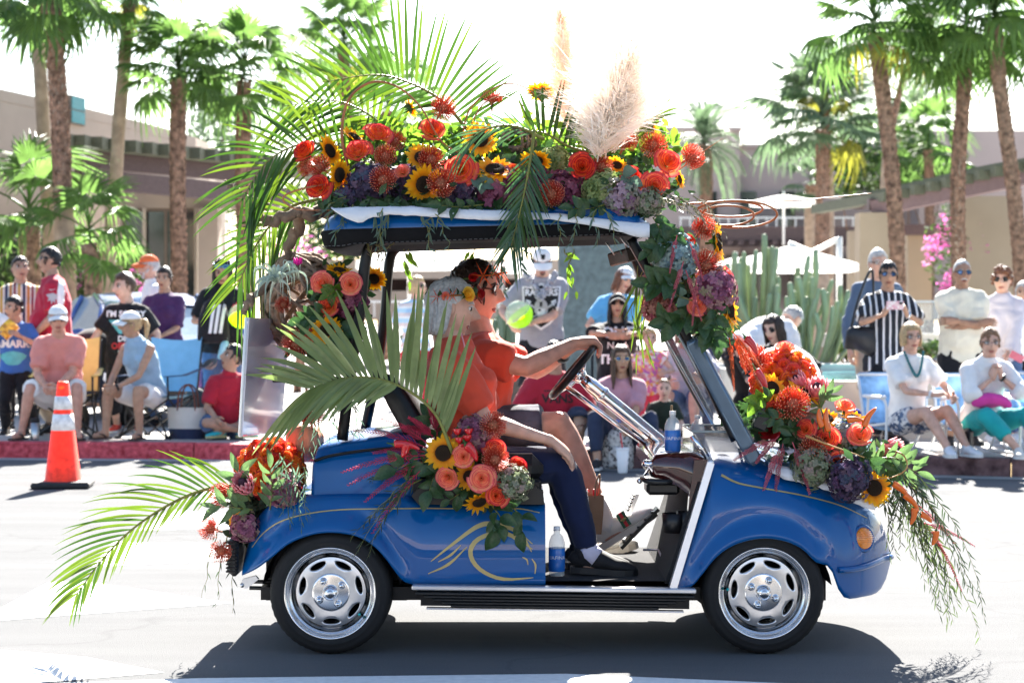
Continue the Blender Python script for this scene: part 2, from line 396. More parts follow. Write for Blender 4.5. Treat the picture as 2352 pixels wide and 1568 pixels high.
def hair(parent,M,style,mt,seed=0,dense=1.0):
 rs=M.to_scale()[0];rnd=random.Random(seed+3);mb=MB()
 short=style in('short','buzz','balding','curly','bun','spiky','ear')
 def hl(x,y,z):
  if style=='balding':return 1 if(z<.34 and z>-.12 and y>-.02 and(abs(x)>.2 or y>.15))else 0
  f=(.37 if style=='buzz' else .33 if style=='ear' else .30)-.06*abs(x)/.3
  if y<-.2:return 1 if z>f else 0
  if y<.04:return 1 if z>lerp(f,.03,(y+.2)/.24)else 0
  return 1 if z>(-.16 if short else-.26)else 0
 scalp(mb,M,hl,{'buzz':1.04,'curly':1.2,'short':1.08,'ear':1.13,'spiky':1.1}.get(style,1.1),.035 if style in('curly','ear','buzz')else .018,seed=seed)
 def lock(phi,l0,length,r=.045,out=1.12,flare=0,front=False):
  pts=[]
  for a in(l0,l0*.6,.15,-.12):
   x,y,z=head_pt(a,phi);k=out+rnd.uniform(-.03,.05);pts.append(V((x*k,y*k,z*k+.02)))
  x,y,z=pts[-1];n=4
  for i in range(1,n+1):
   t=i/n;k=1+flare*t
   pts.append(V((x*k+rnd.uniform(-.02,.02),y*k+(.03*t if y>-.1 else .0),z-length*t)))
  mb.tube([M@p for p in pts],[(r*.45*rs*w_,r*rs*w_)for w_ in(.4,1,1.1,1.1,1.1,1.05,.9,.35)],5,0)
 if style in('long','bob','mid'):
  ln={'long':.95,'bob':.27 if dense<1.5 else .42,'mid':.5}[style];n=int(44*dense);f0=.95 if dense<1.5 else 1.72
  for i in range(n):
   phi=lerp(f0,2*pi-f0,(i+rnd.uniform(0,.8))/n)-0
   phi=phi if phi<=pi else phi-2*pi
   lock(phi,rnd.uniform(.7,1.45),ln*rnd.uniform(.8,1.1),rnd.uniform(.05,.075),1.1,.06 if style!='bob' else-.05)
  for i in range(12):
   ph=rnd.uniform(-.9,.9);x,y,z=head_pt(.95,ph);p=V((x,y,z))*1.12;x2,y2,z2=head_pt(.55,ph*1.1+.15)
   mb.tube([M@(p*.9+V((0,.05,.05))),M@p,M@(V((x2,y2,z2))*1.12)],[.03*rs,(.03*rs,.06*rs),.012*rs],5,0)
 if style=='curly':
  for i in range(70):
   a=rnd.uniform(-.35,1.4);ph=rnd.uniform(-pi,pi)
   if abs(ph)<.75 and a<.55:continue
   if abs(ph)<1.2 and a<.0:continue
   x,y,z=head_pt(a,ph);mb.ball(M@(V((x,y,z))*1.22),rs*rnd.uniform(.055,.1),6,4,0)
 if style in('short','spiky','ear','bun','pony'):
  for i in range(int(110*dense)):
   a=rnd.uniform(-.1,1.45);ph=rnd.uniform(-pi,pi)
   if abs(ph)<1.0 and a<.62:continue
   x,y,z=head_pt(a,ph);p=V((x,y,z));x2,y2,z2=head_pt(a-.28,ph+rnd.uniform(-.25,.25));k=rnd.uniform(1.08,1.15)
   mb.tube([M@(p*1.02),M@((p+V((x2,y2,z2)))*.5*k),M@(V((x2,y2,z2))*(1.08))],[.02*rs,(.018*rs,.045*rs),.008*rs],5,0)
 if style=='pony':
  mb.tube([M@V(p)for p in((0,.40,.18),(0,.56,.16),(.02,.64,-.05),(.03,.60,-.4),(.04,.56,-.62))],[.06*rs,.1*rs,.11*rs,.08*rs,.02*rs],8,0)
  for i in range(8):mb.tube([M@V((rnd.uniform(-.05,.05),.42,.17)),M@V((rnd.uniform(-.12,.12),.6,.1)),M@V((rnd.uniform(-.1,.14),.66,-.2)),M@V((rnd.uniform(-.1,.1),.6,rnd.uniform(-.7,-.5)))],[.02*rs,.03*rs,.03*rs,.006*rs],5,0)
 if style=='bun':mb.ball(M@V((0,.47,.12)),.13*rs,10,8,0)
 return mb.build('hair',mt,parent)
def cap(parent,M,mt,brim_mt=None,tilt=0,logo=None,visor_stripe=None):
 M=M@Matrix.Rotation(tilt,4,'X');rs=M.to_scale()[0];mb=MB();rows=[]
 for i in range(11):
  a=R(18)+(pi/2-R(18))*i/10;row=[]
  for j in range(24):
   q=2*pi*j/24;x=.365*cos(a)**.8*sin(q);y=-.45*cos(a)**.8*cos(q);row.append(M@V((x,y,.08+.47*sin(a)**.9)))
  rows.append(row)
 inner=[[M@((M.inverted()@p)*.955)for p in r]for r in rows]
 mb.grid(inner[::-1]+rows,0,closed=True)
 for j in range(6):
  q=2*pi*(j+.5)/6;mb.tube([M@V((.368*cos(a)**.8*sin(q),-.453*cos(a)**.8*cos(q),.082+.472*sin(a)**.9))for a in[R(18)+R(70)*k/6 for k in range(7)]],.006*rs,4,0)
 mb.ball(M@V((0,0,.56)),.028*rs,6,4,0)
 h=mb.build('cap',mt,parent);b=MB();up=[];dn=[]
 for k in range(5):
  t=k/4;ru=[];rd=[]
  for j in range(13):
   q=R(-68)+R(136)*j/12;ext=.33*cos(q*.95)**.6*t;r0x=.355*sin(q);r0y=-.43*cos(q)
   x=r0x*(1+.06*t);y=r0y-ext;z=.215-.09*(x/.3)**2-.10*t*t;ru.append(M@V((x,y,z)));rd.append(M@V((x,y,z-.022)))
  up.append(ru);dn.append(rd)
 b.grid(up+dn[::-1]+[up[0]],0)
 br=b.build('brim',brim_mt or mt,h)
 return h
def shades(parent,M,fy,fmt,lmt,kind='sun',up=.0):
 rs=M.to_scale()[0];fr=MB();ln=MB();h=.075 if kind=='sun' else .06;w_=.115 if kind=='sun' else .105;z0=.045+up
 for s in(-1,1):
  c=V((s*.15,fy(s*.15,z0)-.05,z0));ring=[]
  for k in range(15):
   q=2*pi*k/14;ring.append(M@(c+V((w_*cos(q)*(1 if abs(cos(q))<.8 else .97),.03*abs(cos(q))*(1 if s*cos(q)>0 else-.2),h*sin(q)*(1.05 if sin(q)>0 else 1)))))
  fr.tube(ring,(.016 if kind=='sun' else .011)*rs,5,0)
  pl=[M@(c+V((w_*.97*cos(2*pi*k/14),.03*abs(cos(2*pi*k/14))*(1 if s*cos(2*pi*k/14)>0 else-.2),h*.97*sin(2*pi*k/14))))for k in range(14)]
  ln.prism(pl,M.to_3x3()@V((0,.012,0)),0,smooth=False)
  fr.tube([M@V((s*.262,c.y+.02,z0+.02)),M@V((s*.345,-.15,z0+.03)),M@V((s*.35,.05,z0+.02)),M@V((s*.34,.10,z0-.05))],.014*rs,5,0)
 fr.tube([M@V((-.05,fy(0,z0)-.055,z0+.02)),M@V((0,fy(0,z0)-.07,z0+.03)),M@V((.05,fy(0,z0)-.055,z0+.02))],.012*rs,5,0)
 f=fr.build('sunglasses' if kind=='sun' else 'eyeglasses',fmt,parent);ln.build('lens',lmt,f);return f
def shoe(parent,an,fwd,up,L,mt,sole_mt,kind='shoe',name='shoe'):
 fwd=V(fwd).normalized();up=V(up);up=(up-fwd*up.dot(fwd)).normalized();sd_=fwd.cross(up);an=V(an)
 o=an-up*.072*(L/.27)
 mb=MB();w_=L*.19
 def Q(f,s,u):return o+fwd*(f*L)+sd_*(s*L)+up*(u*L)
 out=[(-.26,0),(-.24,.13),(-.1,.165),(.15,.16),(.38,.20),(.55,.185),(.67,.12),(.73,0),(.67,-.12),(.55,-.19),(.38,-.19),(.15,-.15),(-.1,-.16),(-.24,-.13)]
 sole=MB();th=.09 if kind=='shoe' else .06
 sole.prism([Q(a,b,-.02)for a,b in out],up*th*L)
 if kind=='shoe':
  mb.tube([Q(-.24,0,.12),Q(-.2,0,.17),Q(-.02,0,.20),Q(.14,0,.185),(Q(.38,0,.13)),Q(.56,0,.105),Q(.68,0,.08),Q(.72,0,.06)],[(.08*L,.09*L),(.13*L,.12*L),(.145*L,.155*L),(.15*L,.15*L),(.18*L,.10*L),(.17*L,.075*L),(.11*L,.05*L),(.03*L,.02*L)],12,0,up=sd_)
  mb.tube([Q(-.06,0,.18),Q(-.07,0,.31),Q(-.07,0,.34)],[.15*L,.145*L,.135*L],12,0,up=fwd)
  ob=mb.build(name,mt,parent);sole.build('sole',sole_mt,ob)
  lc=MB()
  for k in range(4):
   f=.12+.065*k;lc.tube([Q(f,-.085,.315-.055*k-.012),Q(f+.02,0,.345-.06*k),Q(f,.085,.315-.055*k-.012)],.012*L,5,0)
  lc.build('lace',sole_mt,ob)
 else:
  ob=sole.build('sandal',mt,parent);st=MB()
  for s in(-1,1):st.tube([Q(.1,s*.17,.06),Q(.2,s*.14,.15),Q(.36,s*.06,.17),Q(.5,0,.09)],(.03*L),6,0)
  st.build('strap',mt,ob)
 return ob
SKIN={}
def skin(name,c):
 m=mat('skin_'+name,c,rough=.55,var=.14,vs=22,spec=.35,bump=.14,bs=220)
 b=m.node_tree.nodes['Principled BSDF'];b.inputs['Subsurface Weight'].default_value=.12;b.inputs['Subsurface Radius'].default_value=(.02,.008,.004);b.inputs['Subsurface Scale'].default_value=.5
 SKIN[name]=(m,mat('lip_'+name,(c[0]*.58,c[1]*.30,c[2]*.32),rough=.4,var=.03));return m
skin('base',(.5,.3,.22));skin('pale',(.60,.40,.31));skin('pink',(.60,.36,.27));skin('tan',(.46,.27,.18));skin('olive',(.43,.265,.185));skin('brown',(.34,.19,.125));skin('ruddy',(.60,.32,.235))
EYEW=mat('eye_white',(.75,.73,.7),rough=.2,var=.02);IRIS=mat('iris_dark',(.03,.02,.015),rough=.1,var=0)
BLACKPL=mat('black_plastic',(.007,.007,.008),rough=.35,var=.1);LENS=mat('dark_lens',(.012,.014,.018),rough=.05,var=0,spec=.8)
HAIRC={k:mat('hair_'+k,c,rough=.42,var=.45 if k not in('silver','white','grey')else .24,vs=70,spec=.5,bump=.28,bs=140)for k,c in dict(black=(.012,.010,.010),dark=(.028,.018,.014),brown=(.075,.04,.022),red=(.16,.06,.025),blond=(.48,.33,.17),grey=(.38,.37,.36),white=(.52,.50,.48),lightbrown=(.22,.12,.06),silver=(.46,.45,.44)).items()}
def figure(root,J,H,sk,clothes,vox=.016,fat=1.0,fem=False,hairs=None,hat=None,glasses=None,shoes=None,hands=None,headq=(28,24),seed=0,hs=None,beard=None,handvox=False,brow='dark',handseg=6,nose=1.0):
 X=J['side'];torso=J['spine']
 k=H/1.75;kw=k*(1 if not J.get('kid')else 1.08);hs=hs or H/7.4
 rad_t=[(.10*kw,.085*kw),(.155*kw*fat if not fem else .162*kw*fat,.11*kw*fat),((.145 if not fem else .132)*kw*fat,.105*kw*fat),(.162*kw*(.5+.5*fat),.118*kw*(.4+.6*fat)),(.150*kw,.095*kw),(.075*kw,.065*kw),(.055*kw,.058*kw)]
 neck_top=J['head']-J['hM']@V((0,-.06*hs,.28*hs))
 spine=torso+[neck_top]
 af=.85 if fem else 1.0
 def limb(mb,a,b,c,ra,t0=0,t1=2,add=0.0,sq=8,flare=0):
  "upper and lower limb between fractions t0..t1 (0 root, 1 joint, 2 end)"
  pts=[];rr=[];st=[t for t in(0,.12,.35,.6,.85,1,1.12,1.3,1.55,1.8,2)if t0<t<t1]
  for t in[t0]+st+[t1]:
   p=lerp(a,b,t)if t<=1 else lerp(b,c,t-1);pts.append(p);rr.append(itp(t,ra)*k+add+flare*max(0,t-t0)/(max(.01,t1-t0)))
  mb.tube(pts,rr,10,0)
 armr=[(0,.056*af),(.3,.054*af*(.6+.4*fat)),(.85,.043*af),(1,.042*af),(1.3,.043*af),(1.75,.031*af),(2,.027*af)]
 legr=[(0,.092*fat),(.3,.088*(.5+.5*fat)),(.85,.062),(1,.056),(1.3,.058),(1.6,.046),(2,.037)]
 def torso_loft(mb,i0,i1,add,hem=0,chest=0):
  pts=[];rr=[]
  for i in range(i0,i1+1):
   pts.append(spine[i]);a_,b_=rad_t[i];rr.append((a_+add,b_+add))
  if hem:
   d=(spine[i0]-spine[i0+1]).normalized();pts.insert(0,spine[i0]+d*hem);rr.insert(0,(rr[0][0]*1.02,rr[0][1]*1.03))
  pts2=[];r2=[]
  for i in range(len(pts)-1):
   for q in range(3):t=q/3;pts2.append(lerp(pts[i],pts[i+1],t));r2.append((lerp(rr[i][0],rr[i+1][0],t),lerp(rr[i][1],rr[i+1][1],t)))
  pts2.append(pts[-1]);r2.append(rr[-1]);mb.tube(pts2,r2,18,0,up=X)
  fw=J['fwd']
  if fem:
   for s in(-1,1):mb.ball(spine[3]+X*s*.075*k+fw*(.085*k*(.6+.4*fat))+(spine[4]-spine[3])*.15,.060*k+add*.7,10,8)
  elif fat>1.1:mb.ball(lerp(spine[2],spine[1],.3)+fw*.06*k,(.13*k*fat+add,.11*k*fat+add,.13*k*fat+add),12,8)
 mb=MB();torso_loft(mb,0,6,0)
 for s in 'ab':
  mb.ball(J['sh'+s],.062*k*af,10,8);limb(mb,J['sh'+s],J['el'+s],J['wr'+s],armr)
  mb.tube([lerp(spine[5],spine[4],.3),J['sh'+s]],[.055*k,.058*k*af],10,0)
  limb(mb,J['hi'+s],J['kn'+s],J['an'+s],legr)
  ft=J['ft'+s];up_=V((0,0,1))
  mb.tube([J['an'+s]-ft*.03*k-V((0,0,.03*k)),J['an'+s]+ft*.06*k-V((0,0,.035*k)),J['an'+s]+ft*.15*k-V((0,0,.05*k))],[.036*k,.038*k,.025*k],8,0)
 HD=J.get('hand',{})
 def hands_into(m_):
  for s in 'ab':
   hd=HD.get(s)or{}
   if hd.get('skip'):continue
   d=hd.get('d')or(J['wr'+s]-J['el'+s]).normalized();n=hd.get('n')or(X if s=='a' else-X)
   hand(m_,J['wr'+s],d,n,hd.get('L',.105*H),hd.get('curl',.45),hd.get('side',1 if s=='a' else-1),hd.get('thick',1.0),0,hd.get('thumb',.6),handseg)
 if handvox:hands_into(mb)
 me=remesh(mb,vox,4)
 body=MB();body.v=[tuple(v.co)for v in me.vertices];body.f=[list(p.vertices)for p in me.polygons];body.m=[0]*len(body.f);body.t=[0.]*len(body.v);body.sm=[True]*len(body.f)
 bpy.data.meshes.remove(me)
 if not handvox:hands_into(body)
 HM=Matrix.Translation(J['head'])@J['hM'].to_4x4()@Matrix.Scale(hs,4)
 fy=make_head(body,HM,headq[0],headq[1],nose=nose,eyes=not(glasses and glasses[0]=='sun'))
 body.build('body',[SKIN[sk][0],SKIN[sk][1],EYEW,IRIS,HAIRC[brow]],root)
 made={}
 for c in clothes:
  m_=MB();ad=c.get('loose',.016)*k
  if c['type']=='top':
   torso_loft(m_,c.get('i0',1),5 if not c.get('low')else 4,ad,c.get('hem',.06)*k)
   if c.get('low'):m_.tube([spine[4],lerp(spine[4],spine[5],.6)],[(.12*k,.09*k),(.1*k,.08*k)],14,0,up=X)
   sl=c.get('sleeve',.6)
   for s in 'ab':
    if sl>0:
     m_.ball(J['sh'+s],.062*k*af+ad*.8,10,8);limb(m_,J['sh'+s],J['el'+s],J['wr'+s],armr,0,sl,ad*1.15,flare=.004*k if sl<1 else 0)
     m_.tube([lerp(spine[5],spine[4],.3),J['sh'+s]],[.058*k+ad*.5,.06*k*af+ad*.7],10,0)
    else:m_.tube([lerp(spine[5],spine[4],.3),lerp(spine[4],J['sh'+s],.75)],[.05*k+ad*.5,.052*k+ad*.5],10,0)
   if c.get('collar'):
    m_.tube([spine[5]-(spine[6]-spine[5])*.1,lerp(spine[5],spine[6],.55)],[(.085*k,.08*k),(.075*k,.075*k)],14,0,up=X)
   r_=remesh(m_,vox*.95,3,c.get('wr',.017)*k,9/k,seed+1)
  elif c['type']=='legs':
   ln=c.get('leg',1.9);ad=c.get('loose',.02)*k
   m_.tube([spine[0],lerp(spine[0],spine[1],.5),spine[1],lerp(spine[1],spine[2],c.get('waist',.55))],[(rad_t[0][0]+ad,rad_t[0][1]+ad),(rad_t[1][0]*.95+ad*.7,rad_t[1][1]+ad*.7),(rad_t[1][0]+ad*.6,rad_t[1][1]+ad*.6),(rad_t[2][0]+ad*.5,rad_t[2][1]+ad*.5)],16,0,up=X)
   for s in 'ab':limb(m_,J['hi'+s],J['kn'+s],J['an'+s],legr,0,ln,ad*(1 if ln<1.3 else .75),flare=c.get('flare',0))
   r_=remesh(m_,vox*.95,3,c.get('wr',.012)*k,10/k,seed+2)
  ms=c['mat'];r_.materials.append(ms);made[c['name']]=put(c['name'],r_,root)
 if hairs:hair(root,HM,hairs[0],HAIRC[hairs[1]]if isinstance(hairs[1],str)else hairs[1],seed,hairs[2]if len(hairs)>2 else 1.0)
 if hat:cap(root,HM,hat[0],hat[1]if len(hat)>1 else None,hat[2]if len(hat)>2 else 0)
 if glasses:shades(root,HM,fy,glasses[1],glasses[2],glasses[0],glasses[3]if len(glasses)>3 else 0)
 if beard:
  bm_=MB();bm_.tube([HM@V((x,fy(x,z)-.005,z))for x,z in((-.12,-.24),(-.05,-.195),(0,-.19),(.05,-.195),(.12,-.24))],[.015*hs,.03*hs,.03*hs,.03*hs,.015*hs],6,0)
  if beard[0]=='full':
   for i in range(26):
    t=i/25*2-1;x=.24*t;z=-.42+.28*abs(t)**1.6;yy=fy(x*.9,z+.03)if abs(x)<.2 else-.16
    bm_.ball(HM@V((x,yy+.01,z)),.055*hs,6,4,0)
  if beard[0]=='goatee':
   for x,z in((-.06,-.36),(0,-.38),(.06,-.36),(-.03,-.41),(.03,-.41)):bm_.ball(HM@V((x,fy(x,z)+.01,z)),.04*hs,6,4,0)
  bm_.build('beard' if beard[0]!='mo' else 'moustache',HAIRC[beard[1]],root)
 if shoes:
  for s in 'ab':
   f=J['ft'+s];shoe(root,J['an'+s],f,J.get('fu'+s,V((0,0,1))),J.get('footL',.152*H),shoes[1],shoes[2]if len(shoes)>2 else shoes[1],shoes[0])
 made['HM']=HM;made['fy']=fy;made['spine']=spine;made['k']=k
 return made
def rotm(yaw=0,pitch=0,roll=0):
 "head: yaw turns the face towards +x, pitch > 0 looks down"
 return Matrix.Rotation(R(yaw),3,'Z')@Matrix.Rotation(R(pitch),3,'X')@Matrix.Rotation(R(roll),3,'Y')
def pose(H,hip=None,lean=0,side=0,twist=0,arms=None,legs=None,head=(0,0,0),kid=False,hints=None,hunch=0):
 "joints in the person's own frame, facing -y"
 arms=arms or{};legs=legs or{};hints=hints or{};J={'kid':kid}
 hz=hip if hip is not None else(.50*H if not kid else .47*H)
 T=(.335 if not kid else .33)*H;up=V((sin(R(side)),-sin(R(lean)),cos(R(lean))))
 X=Matrix.Rotation(R(twist),3,'Z')@V((1,0,0));fw=Matrix.Rotation(R(twist),3,'Z')@V((0,-1,0))
 pel=V((0,0,hz));up2=(up+fw*hunch).normalized()
 J['side']=X;J['fwd']=fw;c0=pel-up*.03*H
 ch=pel+up*.62*T
 J['spine']=[c0,pel+up*.03*H,pel+up*.30*T,ch,ch+up2*.22*T,ch+up2*.38*T]
 nb=J['spine'][5];HS=H/7.0 if not kid else H/5.9
 _q=random.Random(int(H*1000)+int(hz*977));head=(head[0]+_q.uniform(-4,4),head[1]+_q.uniform(-2,3),(head[2]if len(head)>2 else 0)+_q.uniform(-5,5));hM=rotm(*head);J['hM']=hM;J['head']=nb+up2*.012*H+fw*.014*H+hM@V((0,-.05*HS,.58*HS));J['hs']=HS
 kk=H/1.75
 for s,sg in(('a',-1),('b',1)):
  J['sh'+s]=ch+up2*.235*T+X*sg*(.160*kk if not kid else .15*kk)
  J['hi'+s]=pel+V((sg*.085*kk,0,-.02*H))
  an=V(legs.get(s,(sg*.11*kk,.0,.075*kk)))
  J['kn'+s],J['an'+s]=ik(J['hi'+s],an,.245*H,.235*H,hints.get('k'+s,(sg*.12,-1,.1)))
  wr=V(arms.get(s,(sg*.27*kk,-.06*kk,hz-.02*H)))
  J['el'+s],J['wr'+s]=ik(J['sh'+s],wr,.172*H,.150*H,hints.get('e'+s,(sg*.8,.7,-.4)))
  J['ft'+s]=V(legs.get('f'+s,(sg*.25,-1,0))).normalized()
 return J
def person(label,px,D,H,yaw=0,z0=.15,group=None,**o):
 po={k:o.pop(k)for k in('hip','lean','side','twist','arms','legs','head','kid','hints','hunch')if k in o}
 hd=o.pop('hand',{});X_=(px-HX)*D/FPX
 root=thing('person',label,o.pop('cat','person'),(X_,D+CAMY,z0),R(yaw),group)
 J=pose(H,**po);J['hand']=hd
 if po.get('kid'):o.setdefault('vox',.012)
 r=figure(root,J,H,o.pop('sk','pale'),o.pop('clothes'),hs=J['hs'],**o);r['root']=root;r['J']=J
 return r
def TOP(name,m,**k):return dict(type='top',name=name,mat=m,**k)
def LEG(name,m,**k):return dict(type='legs',name=name,mat=m,**k)
def subdiv(vs,fs,mx):
 bm=bmesh.new();bv=[bm.verts.new(v)for v in vs]
 for f in fs:
  try:bm.faces.new([bv[i]for i in f])
  except ValueError:pass
 bmesh.ops.triangulate(bm,faces=bm.faces)
 for _ in range(5):
  e=[e for e in bm.edges if e.calc_length()>mx]
  if not e:break
  bmesh.ops.subdivide_edges(bm,edges=e,cuts=1);bmesh.ops.triangulate(bm,faces=bm.faces)
 bm.verts.index_update();r=[v.co.copy()for v in bm.verts],[[v.index for v in f.verts]for f in bm.faces];bm.free();return r
def decal(name,parent,target,c,ax,ay,vs,fs,mt,off=.004,mx=.03):
 "flat print pressed onto the target mesh: c centre in the parent's frame, ax / ay print axes"
 me=target.data;bv=BVHTree.FromPolygons([v.co for v in me.vertices],[list(p.vertices)for p in me.polygons])
 ax=V(ax).normalized();ay=V(ay).normalized();n=ax.cross(ay).normalized();c=V(c)
 vs,fs=subdiv(vs,fs,mx);out=[];last=None
 for v in vs:
  p=c+ax*v.x+ay*v.y;h=bv.ray_cast(p+n*.8,-n,1.6)
  if h[0]is not None:q=h[0]+n*off;last=(q-p).dot(n)
  else:q=p+n*(last if last is not None else 0)
  out.append(q)
 mb=MB();mb.add(out,fs,0,smooth=False);return mb.build(name,mt,target)
def print_text(parent,target,s,size,c,mt,ax=(1,0,0),ay=(0,0,1),**k):
 vs,fs=text_mesh(s,size,**k);return decal('lettering',parent,target,c,ax,ay,vs,fs,mt)
 # ----------------------------------------------------------
def roadmat():
 m,n,b=nodes('asphalt');L=n.links;tc=n.nodes.new('ShaderNodeTexCoord')
 n1=n.nodes.new('ShaderNodeTexNoise');n1.inputs['Scale'].default_value=220;n1.inputs['Detail'].default_value=3
 mp=n.nodes.new('ShaderNodeMapping');mp.inputs['Scale'].default_value=(.25,2.2,1);L.new(tc.outputs['Object'],mp.inputs[0])
 n2=n.nodes.new('ShaderNodeTexNoise');n2.inputs['Scale'].default_value=1.1;n2.inputs['Detail'].default_value=8;n2.inputs['Roughness'].default_value=.65;L.new(mp.outputs[0],n2.inputs[0])
 L.new(tc.outputs['Object'],n1.inputs[0])
 mx=n.nodes.new('ShaderNodeMix');mx.data_type='RGBA';mx.inputs[0].default_value=.5
 c1=n.nodes.new('ShaderNodeValToRGB');c1.color_ramp.elements[0].position=.38;c1.color_ramp.elements[1].position=.64;c1.color_ramp.elements[0].color=(.075,.077,.081,1);c1.color_ramp.elements[1].color=(.175,.177,.18,1)
 c2=n.nodes.new('ShaderNodeValToRGB');c2.color_ramp.elements[0].position=.35;c2.color_ramp.elements[1].position=.65;c2.color_ramp.elements[0].color=(.10,.102,.105,1);c2.color_ramp.elements[1].color=(.14,.141,.145,1)
 L.new(n1.outputs[0],c1.inputs[0]);L.new(n2.outputs[0],c2.inputs[0]);L.new(c1.outputs[0],mx.inputs[6]);L.new(c2.outputs[0],mx.inputs[7]);L.new(mx.outputs[2],b.inputs['Base Color'])
 vo=n.nodes.new('ShaderNodeTexVoronoi');vo.feature='DISTANCE_TO_EDGE';vo.inputs['Scale'].default_value=.32
 wn=n.nodes.new('ShaderNodeTexNoise');wn.inputs['Scale'].default_value=1.6;wn.inputs['Detail'].default_value=6;L.new(tc.outputs['Object'],wn.inputs[0]);av=n.nodes.new('ShaderNodeVectorMath');av.operation='MULTIPLY_ADD';av.inputs[1].default_value=(1.1,1.1,0);L.new(wn.outputs['Color'],av.inputs[0]);L.new(tc.outputs['Object'],av.inputs[2]);L.new(av.outputs[0],vo.inputs['Vector'])
 ck=n.nodes.new('ShaderNodeValToRGB');ck.color_ramp.elements[0].position=.002;ck.color_ramp.elements[1].position=.008;ck.color_ramp.elements[0].color=(.9,.9,.9,1);L.new(vo.outputs['Distance'],ck.inputs[0])
 m2=n.nodes.new('ShaderNodeMix');m2.data_type='RGBA';m2.blend_type='MULTIPLY';m2.inputs[0].default_value=1;L.new(mx.outputs[2],m2.inputs[6]);L.new(ck.outputs[0],m2.inputs[7]);L.new(m2.outputs[2],b.inputs['Base Color'])
 bp=n.nodes.new('ShaderNodeBump');bp.inputs['Strength'].default_value=.5;bp.inputs['Distance'].default_value=.006;L.new(n1.outputs[0],bp.inputs['Height']);L.new(bp.outputs[0],b.inputs['Normal'])
 b.inputs['Roughness'].default_value=.95;b.inputs['Specular IOR Level'].default_value=.04
 return m
ROADM=roadmat()
PAINTW=mat('road_paint',(.70,.70,.69),rough=.9,spec=.05,var=.08,vs=30,bump=.1,bs=200)
CONC=mat('concrete',(.40,.385,.37),rough=.9,var=.12,vs=3,bump=.15,bs=90)
CONC2=mat('pink_concrete',(.42,.36,.34),rough=.9,var=.14,vs=4,bump=.15,bs=90)
KRED=mat('red_kerb_paint',(.46,.028,.042),rough=.75,var=.3,vs=22,bump=.35,bs=45,c2=(.56,.09,.11))
KDARK=mat('worn_maroon_kerb',(.10,.045,.05),rough=.85,var=.5,vs=9,c2=(.17,.10,.10),bump=.15,bs=60)
KP=[(-70,11.6),(-10,11.3),(-4.8,11.05),(-2.4,10.75),(.8,9.75),(4.2,8.72),(12,6.4),(70,-11)]
def KY(x):return itp(x,KP)
mb=MB();ys=[-60]
mb.add([(-70,-60,0),(70,-60,0)]+[(x,y+.02,0)for x,y in KP[::-1]],[list(range(2+len(KP)))],0,smooth=False)
tag(mb.build('road',ROADM),kind='structure')
mb=MB();back=[(700,900,.138),(-700,900,.138),(-700,20,.138)]
mb.add([(x,y+.16,.138)for x,y in KP]+[(700,-160,.138)]+back,[list(range(len(KP)+4))],0,smooth=False)
plaza=tag(mb.build('sidewalk',mat('sidewalk_concrete',(.36,.345,.335),rough=.9,var=.12,vs=1.2,bump=.1,bs=60)),kind='structure')
kerb=tag(thing('kerb',None,None),kind='structure')
def along(x0,x1,step):
 x=x0;r=[]
 while x<x1:r.append((x,min(x+step,x1)));x+=step
 return r
for i,(x0,x1)in enumerate(along(-10,12,2.35)):
 a=V((x0,KY(x0),0));b=V((x1,KY(x1),0));d=(b-a).normalized();nn=V((-d.y,d.x,0));a=a+d*.006;b=b-d*.006
 mb=MB();rows=[]
 for p in(a,b):
  rows.append([p+nn*.16-V((0,0,.05)),p+nn*.16+V((0,0,.15)),p+nn*.035+V((0,0,.15)),p+nn*.018+V((0,0,.146)),p+nn*.010+V((0,0,.132)),p-V((0,0,.05))])
 mb.grid(rows,0,smooth=False);mb.add(rows[0],[range(6)],0);mb.add(rows[1],[range(5,-1,-1)],0)
 mb.build('kerb_section',KRED if x0<-.7 else KDARK,kerb,fixn=True)
def slab_pt(s,t):
 d=(V((s+.5,KY(s+.5),0))-V((s-.5,KY(s-.5),0))).normalized();return V((s,KY(s),0))+V((-d.y,d.x,0))*t
for i in range(15):
 for j,(t0,t1)in enumerate(((.165,.50),(.515,1.65),(1.665,2.8),(2.815,3.95))):
  s0=-8.6+i*1.15;s1=s0+1.137
  mb=MB();c=[slab_pt(s0,t0),slab_pt(s1,t0),slab_pt(s1,t1),slab_pt(s0,t1)]
  mb.prism([p+V((0,0,.10))for p in c],V((0,0,.05+random.uniform(-.001,.001))))
  mb.build('paving_slab',CONC2 if j==0 else CONC,plaza)
def mark(pts,name='road_marking'):
 mb=MB();mb.add([G(x,y,.002)for x,y in pts],[list(range(len(pts)))],0,smooth=False);return tag(mb.build(name,PAINTW),kind='structure')
mark([(-60,1429),(109,1337),(190,1333),(532,1384),(140,1413)])
mark([(211,1301),(262,1242),(560,1258),(620,1272),(500,1287)])
mark([(318,1217),(392,1170),(560,1182),(640,1200),(520,1212)])
mark([(430,1152),(480,1125),(620,1135),(700,1145),(560,1152)])
mark([(-200,1478),(0,1491),(200,1508),(377,1543),(100,1566),(-200,1580)])
mark([(120,1568),(460,1556),(1300,1546),(1900,1572),(1900,1650),(-300,1650),(-300,1590)],'crossing_stripe')
mb=MB();rows=[[V((x,KY(x)-.30,.002))for x in[-10+k*.5 for k in range(45)]],[V((x,KY(x)-.004,.002))for x in[-10+k*.5 for k in range(45)]]]
mb.grid(rows,0,smooth=False);tag(mb.build('gutter_pavement',mat('gutter_concrete',(.33,.33,.325),rough=.9,var=.15,vs=5,bump=.1)),kind='structure')
